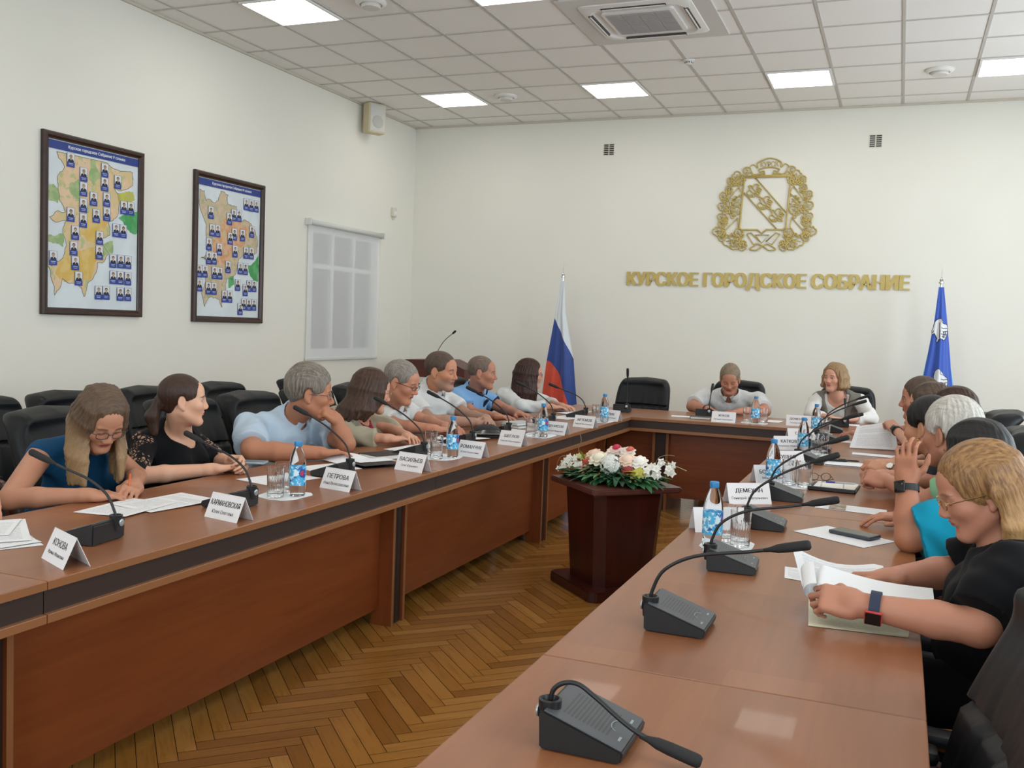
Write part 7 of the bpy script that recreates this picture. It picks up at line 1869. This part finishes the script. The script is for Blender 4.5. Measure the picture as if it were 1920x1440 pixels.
for s in (-1, 1):
    bm = B(); P = [(s * 0.032 + 0.025 * math.cos(a), 0, 0.018 + 0.017 * math.sin(a)) for a in [2 * math.pi * q / 20 for q in range(20)]]; add_tube(bm, P + [P[0]], 0.0016, 6); f = obj('rim', bm, mat('frame_tortoise', '#33261d', 0.3), t)
    bm = B(); polyface(bm, [Vector(q) for q in P]); obj('lens', bm, M_lens, f)
    bm = B(); add_tube(bm, [(s * 0.056, 0, 0.022), (s * 0.054, -0.03, 0.010), (-s * 0.01, -0.034 - 0.006 * s, 0.003)], 0.0016, 6); obj('temple', bm, MATS['frame_tortoise'], t)
bm = B(); add_tube(bm, [(-0.009, 0, 0.022), (0, 0.001, 0.025), (0.009, 0, 0.022)], 0.0015, 6); obj('bridge', bm, MATS['frame_tortoise'], t)
lf = sheet_of('leaflet', 'narrow printed leaflet with a small photograph, across the right table', 'leaflet', [(5.227, -6.975), (5.50, -7.005), (5.497, -6.865), (5.225, -6.83)], 0)
t = NT('leaflet_photo'); t.set(col=t.ramp(t.noise(t.coord(), 26, 3, 0.6, 0.5), [(0.35, lin('#4a3c30')), (0.5, lin('#8c7c66')), (0.65, lin('#b8ac97'))]), rough=0.4)
sheet_of('photograph', None, None, [(5.280, -6.972), (5.345, -6.98), (5.343, -6.855), (5.279, -6.847)], 0.001, None, t.m, parent=None, n=1)
ph_ = bpy.data.objects['photograph']; ph_.location = ph_.location - lf.location; ph_.parent = lf
sheet_of('paper_sheet', 'white sheet lying askew under the black phone', 'paper', [(5.197, -7.512), (5.436, -7.666), (5.535, -7.50), (5.30, -7.342)], 0, None, M_blank)
phone('dark grey phone on the askew white sheet, right table', 5.400, -7.482, 0.078, 0.155, 62, M_pgrey, 0.002, 0.012)
sheet_of('paper_slip', 'small white printed slip left of the blonde woman\'s papers', 'paper', [(5.243, -8.208), (5.335, -8.225), (5.325, -8.07), (5.229, -8.068)], 0, None, M_print, n=2)
sheet_of('paper_sheet', 'cream printed sheet with green highlights under the blonde woman\'s forearm', 'paper', [(5.345, -8.645), (5.565, -8.625), (5.58, -8.36), (5.325, -8.40)], 0.0, None, M_pale)
sheet_of('paper_sheet', 'upright printed page behind the blonde woman\'s curled sheet', 'paper', [(5.305, -8.37, 0.775), (5.53, -8.34, 0.80), (5.50, -8.28, 0.835), (5.268, -8.315, 0.868)], 0, lambda u, v: -0.022 * math.sin(math.pi * min(1, u * 1.1)) * v, M_print)
# the sheet being turned: it curls over at its left end
def turned():
    V, F, S = [], [], []; n, m_ = 36, 8
    prof = []
    for i in range(n + 1):
        s = i / n
        if s < 0.30:
            a = math.pi * (1.0 - s / 0.30) ; prof.append((5.356 - 0.030 * math.sin(a) , 0.822 + 0.022 * math.cos(math.pi - a)))
        else:
            q = (s - 0.30) / 0.70; prof.append((5.356 + 0.262 * q, 0.844 - 0.016 * q - 0.010 * math.sin(math.pi * q)))
    for sd in (0, 1):
        for i, (x, z) in enumerate(prof):
            for k in range(m_ + 1):
                v = k / m_; y = -8.600 + 0.135 * v
                V.append((x - 0.02 * v * (i / n < 0.3), y + 0.03 * i / n, z + 0.022 * v * (1 - i / n) - 0.0004 * sd)); S += [v, i / n, 0]
    q = (n + 1) * (m_ + 1)
    for sd in (0, 1):
        for i in range(n):
            for k in range(m_):
                a = sd * q + i * (m_ + 1) + k; f = (a, a + m_ + 1, a + m_ + 2, a + 1); F.append(f if sd else f[::-1])
    me = bpy.data.meshes.new('turned_sheet'); me.from_pydata(V, [], F); a = me.attributes.new('st', 'FLOAT_VECTOR', 'POINT'); a.data.foreach_set('vector', S)
    o = link_mesh('turned_sheet', me, M_blank, None, True); tag(o, 'curled white sheet the blonde woman is turning over', 'paper')
turned()
# things in the left row's hands
phone('small phone held by the ponytail woman', 2.90, -7.55, 0.072, 0.145, -70, mat('phone_silver', '#8f979c', 0.3), 0.045)
t = thing('pencil', 'orange pencil upright in the blue-bloused woman\'s hand', 'pencil', (2.90, -8.26, TZ + 0.018)); bm = B(); add_tube(bm, [(0.004, -0.008, 0.0), (0.0, 0.0, 0.03), (-0.008, 0.012, 0.07)], 0.0035, 8); obj('barrel', bm, mat('pencil_orange', '#d2622a', 0.5), t)
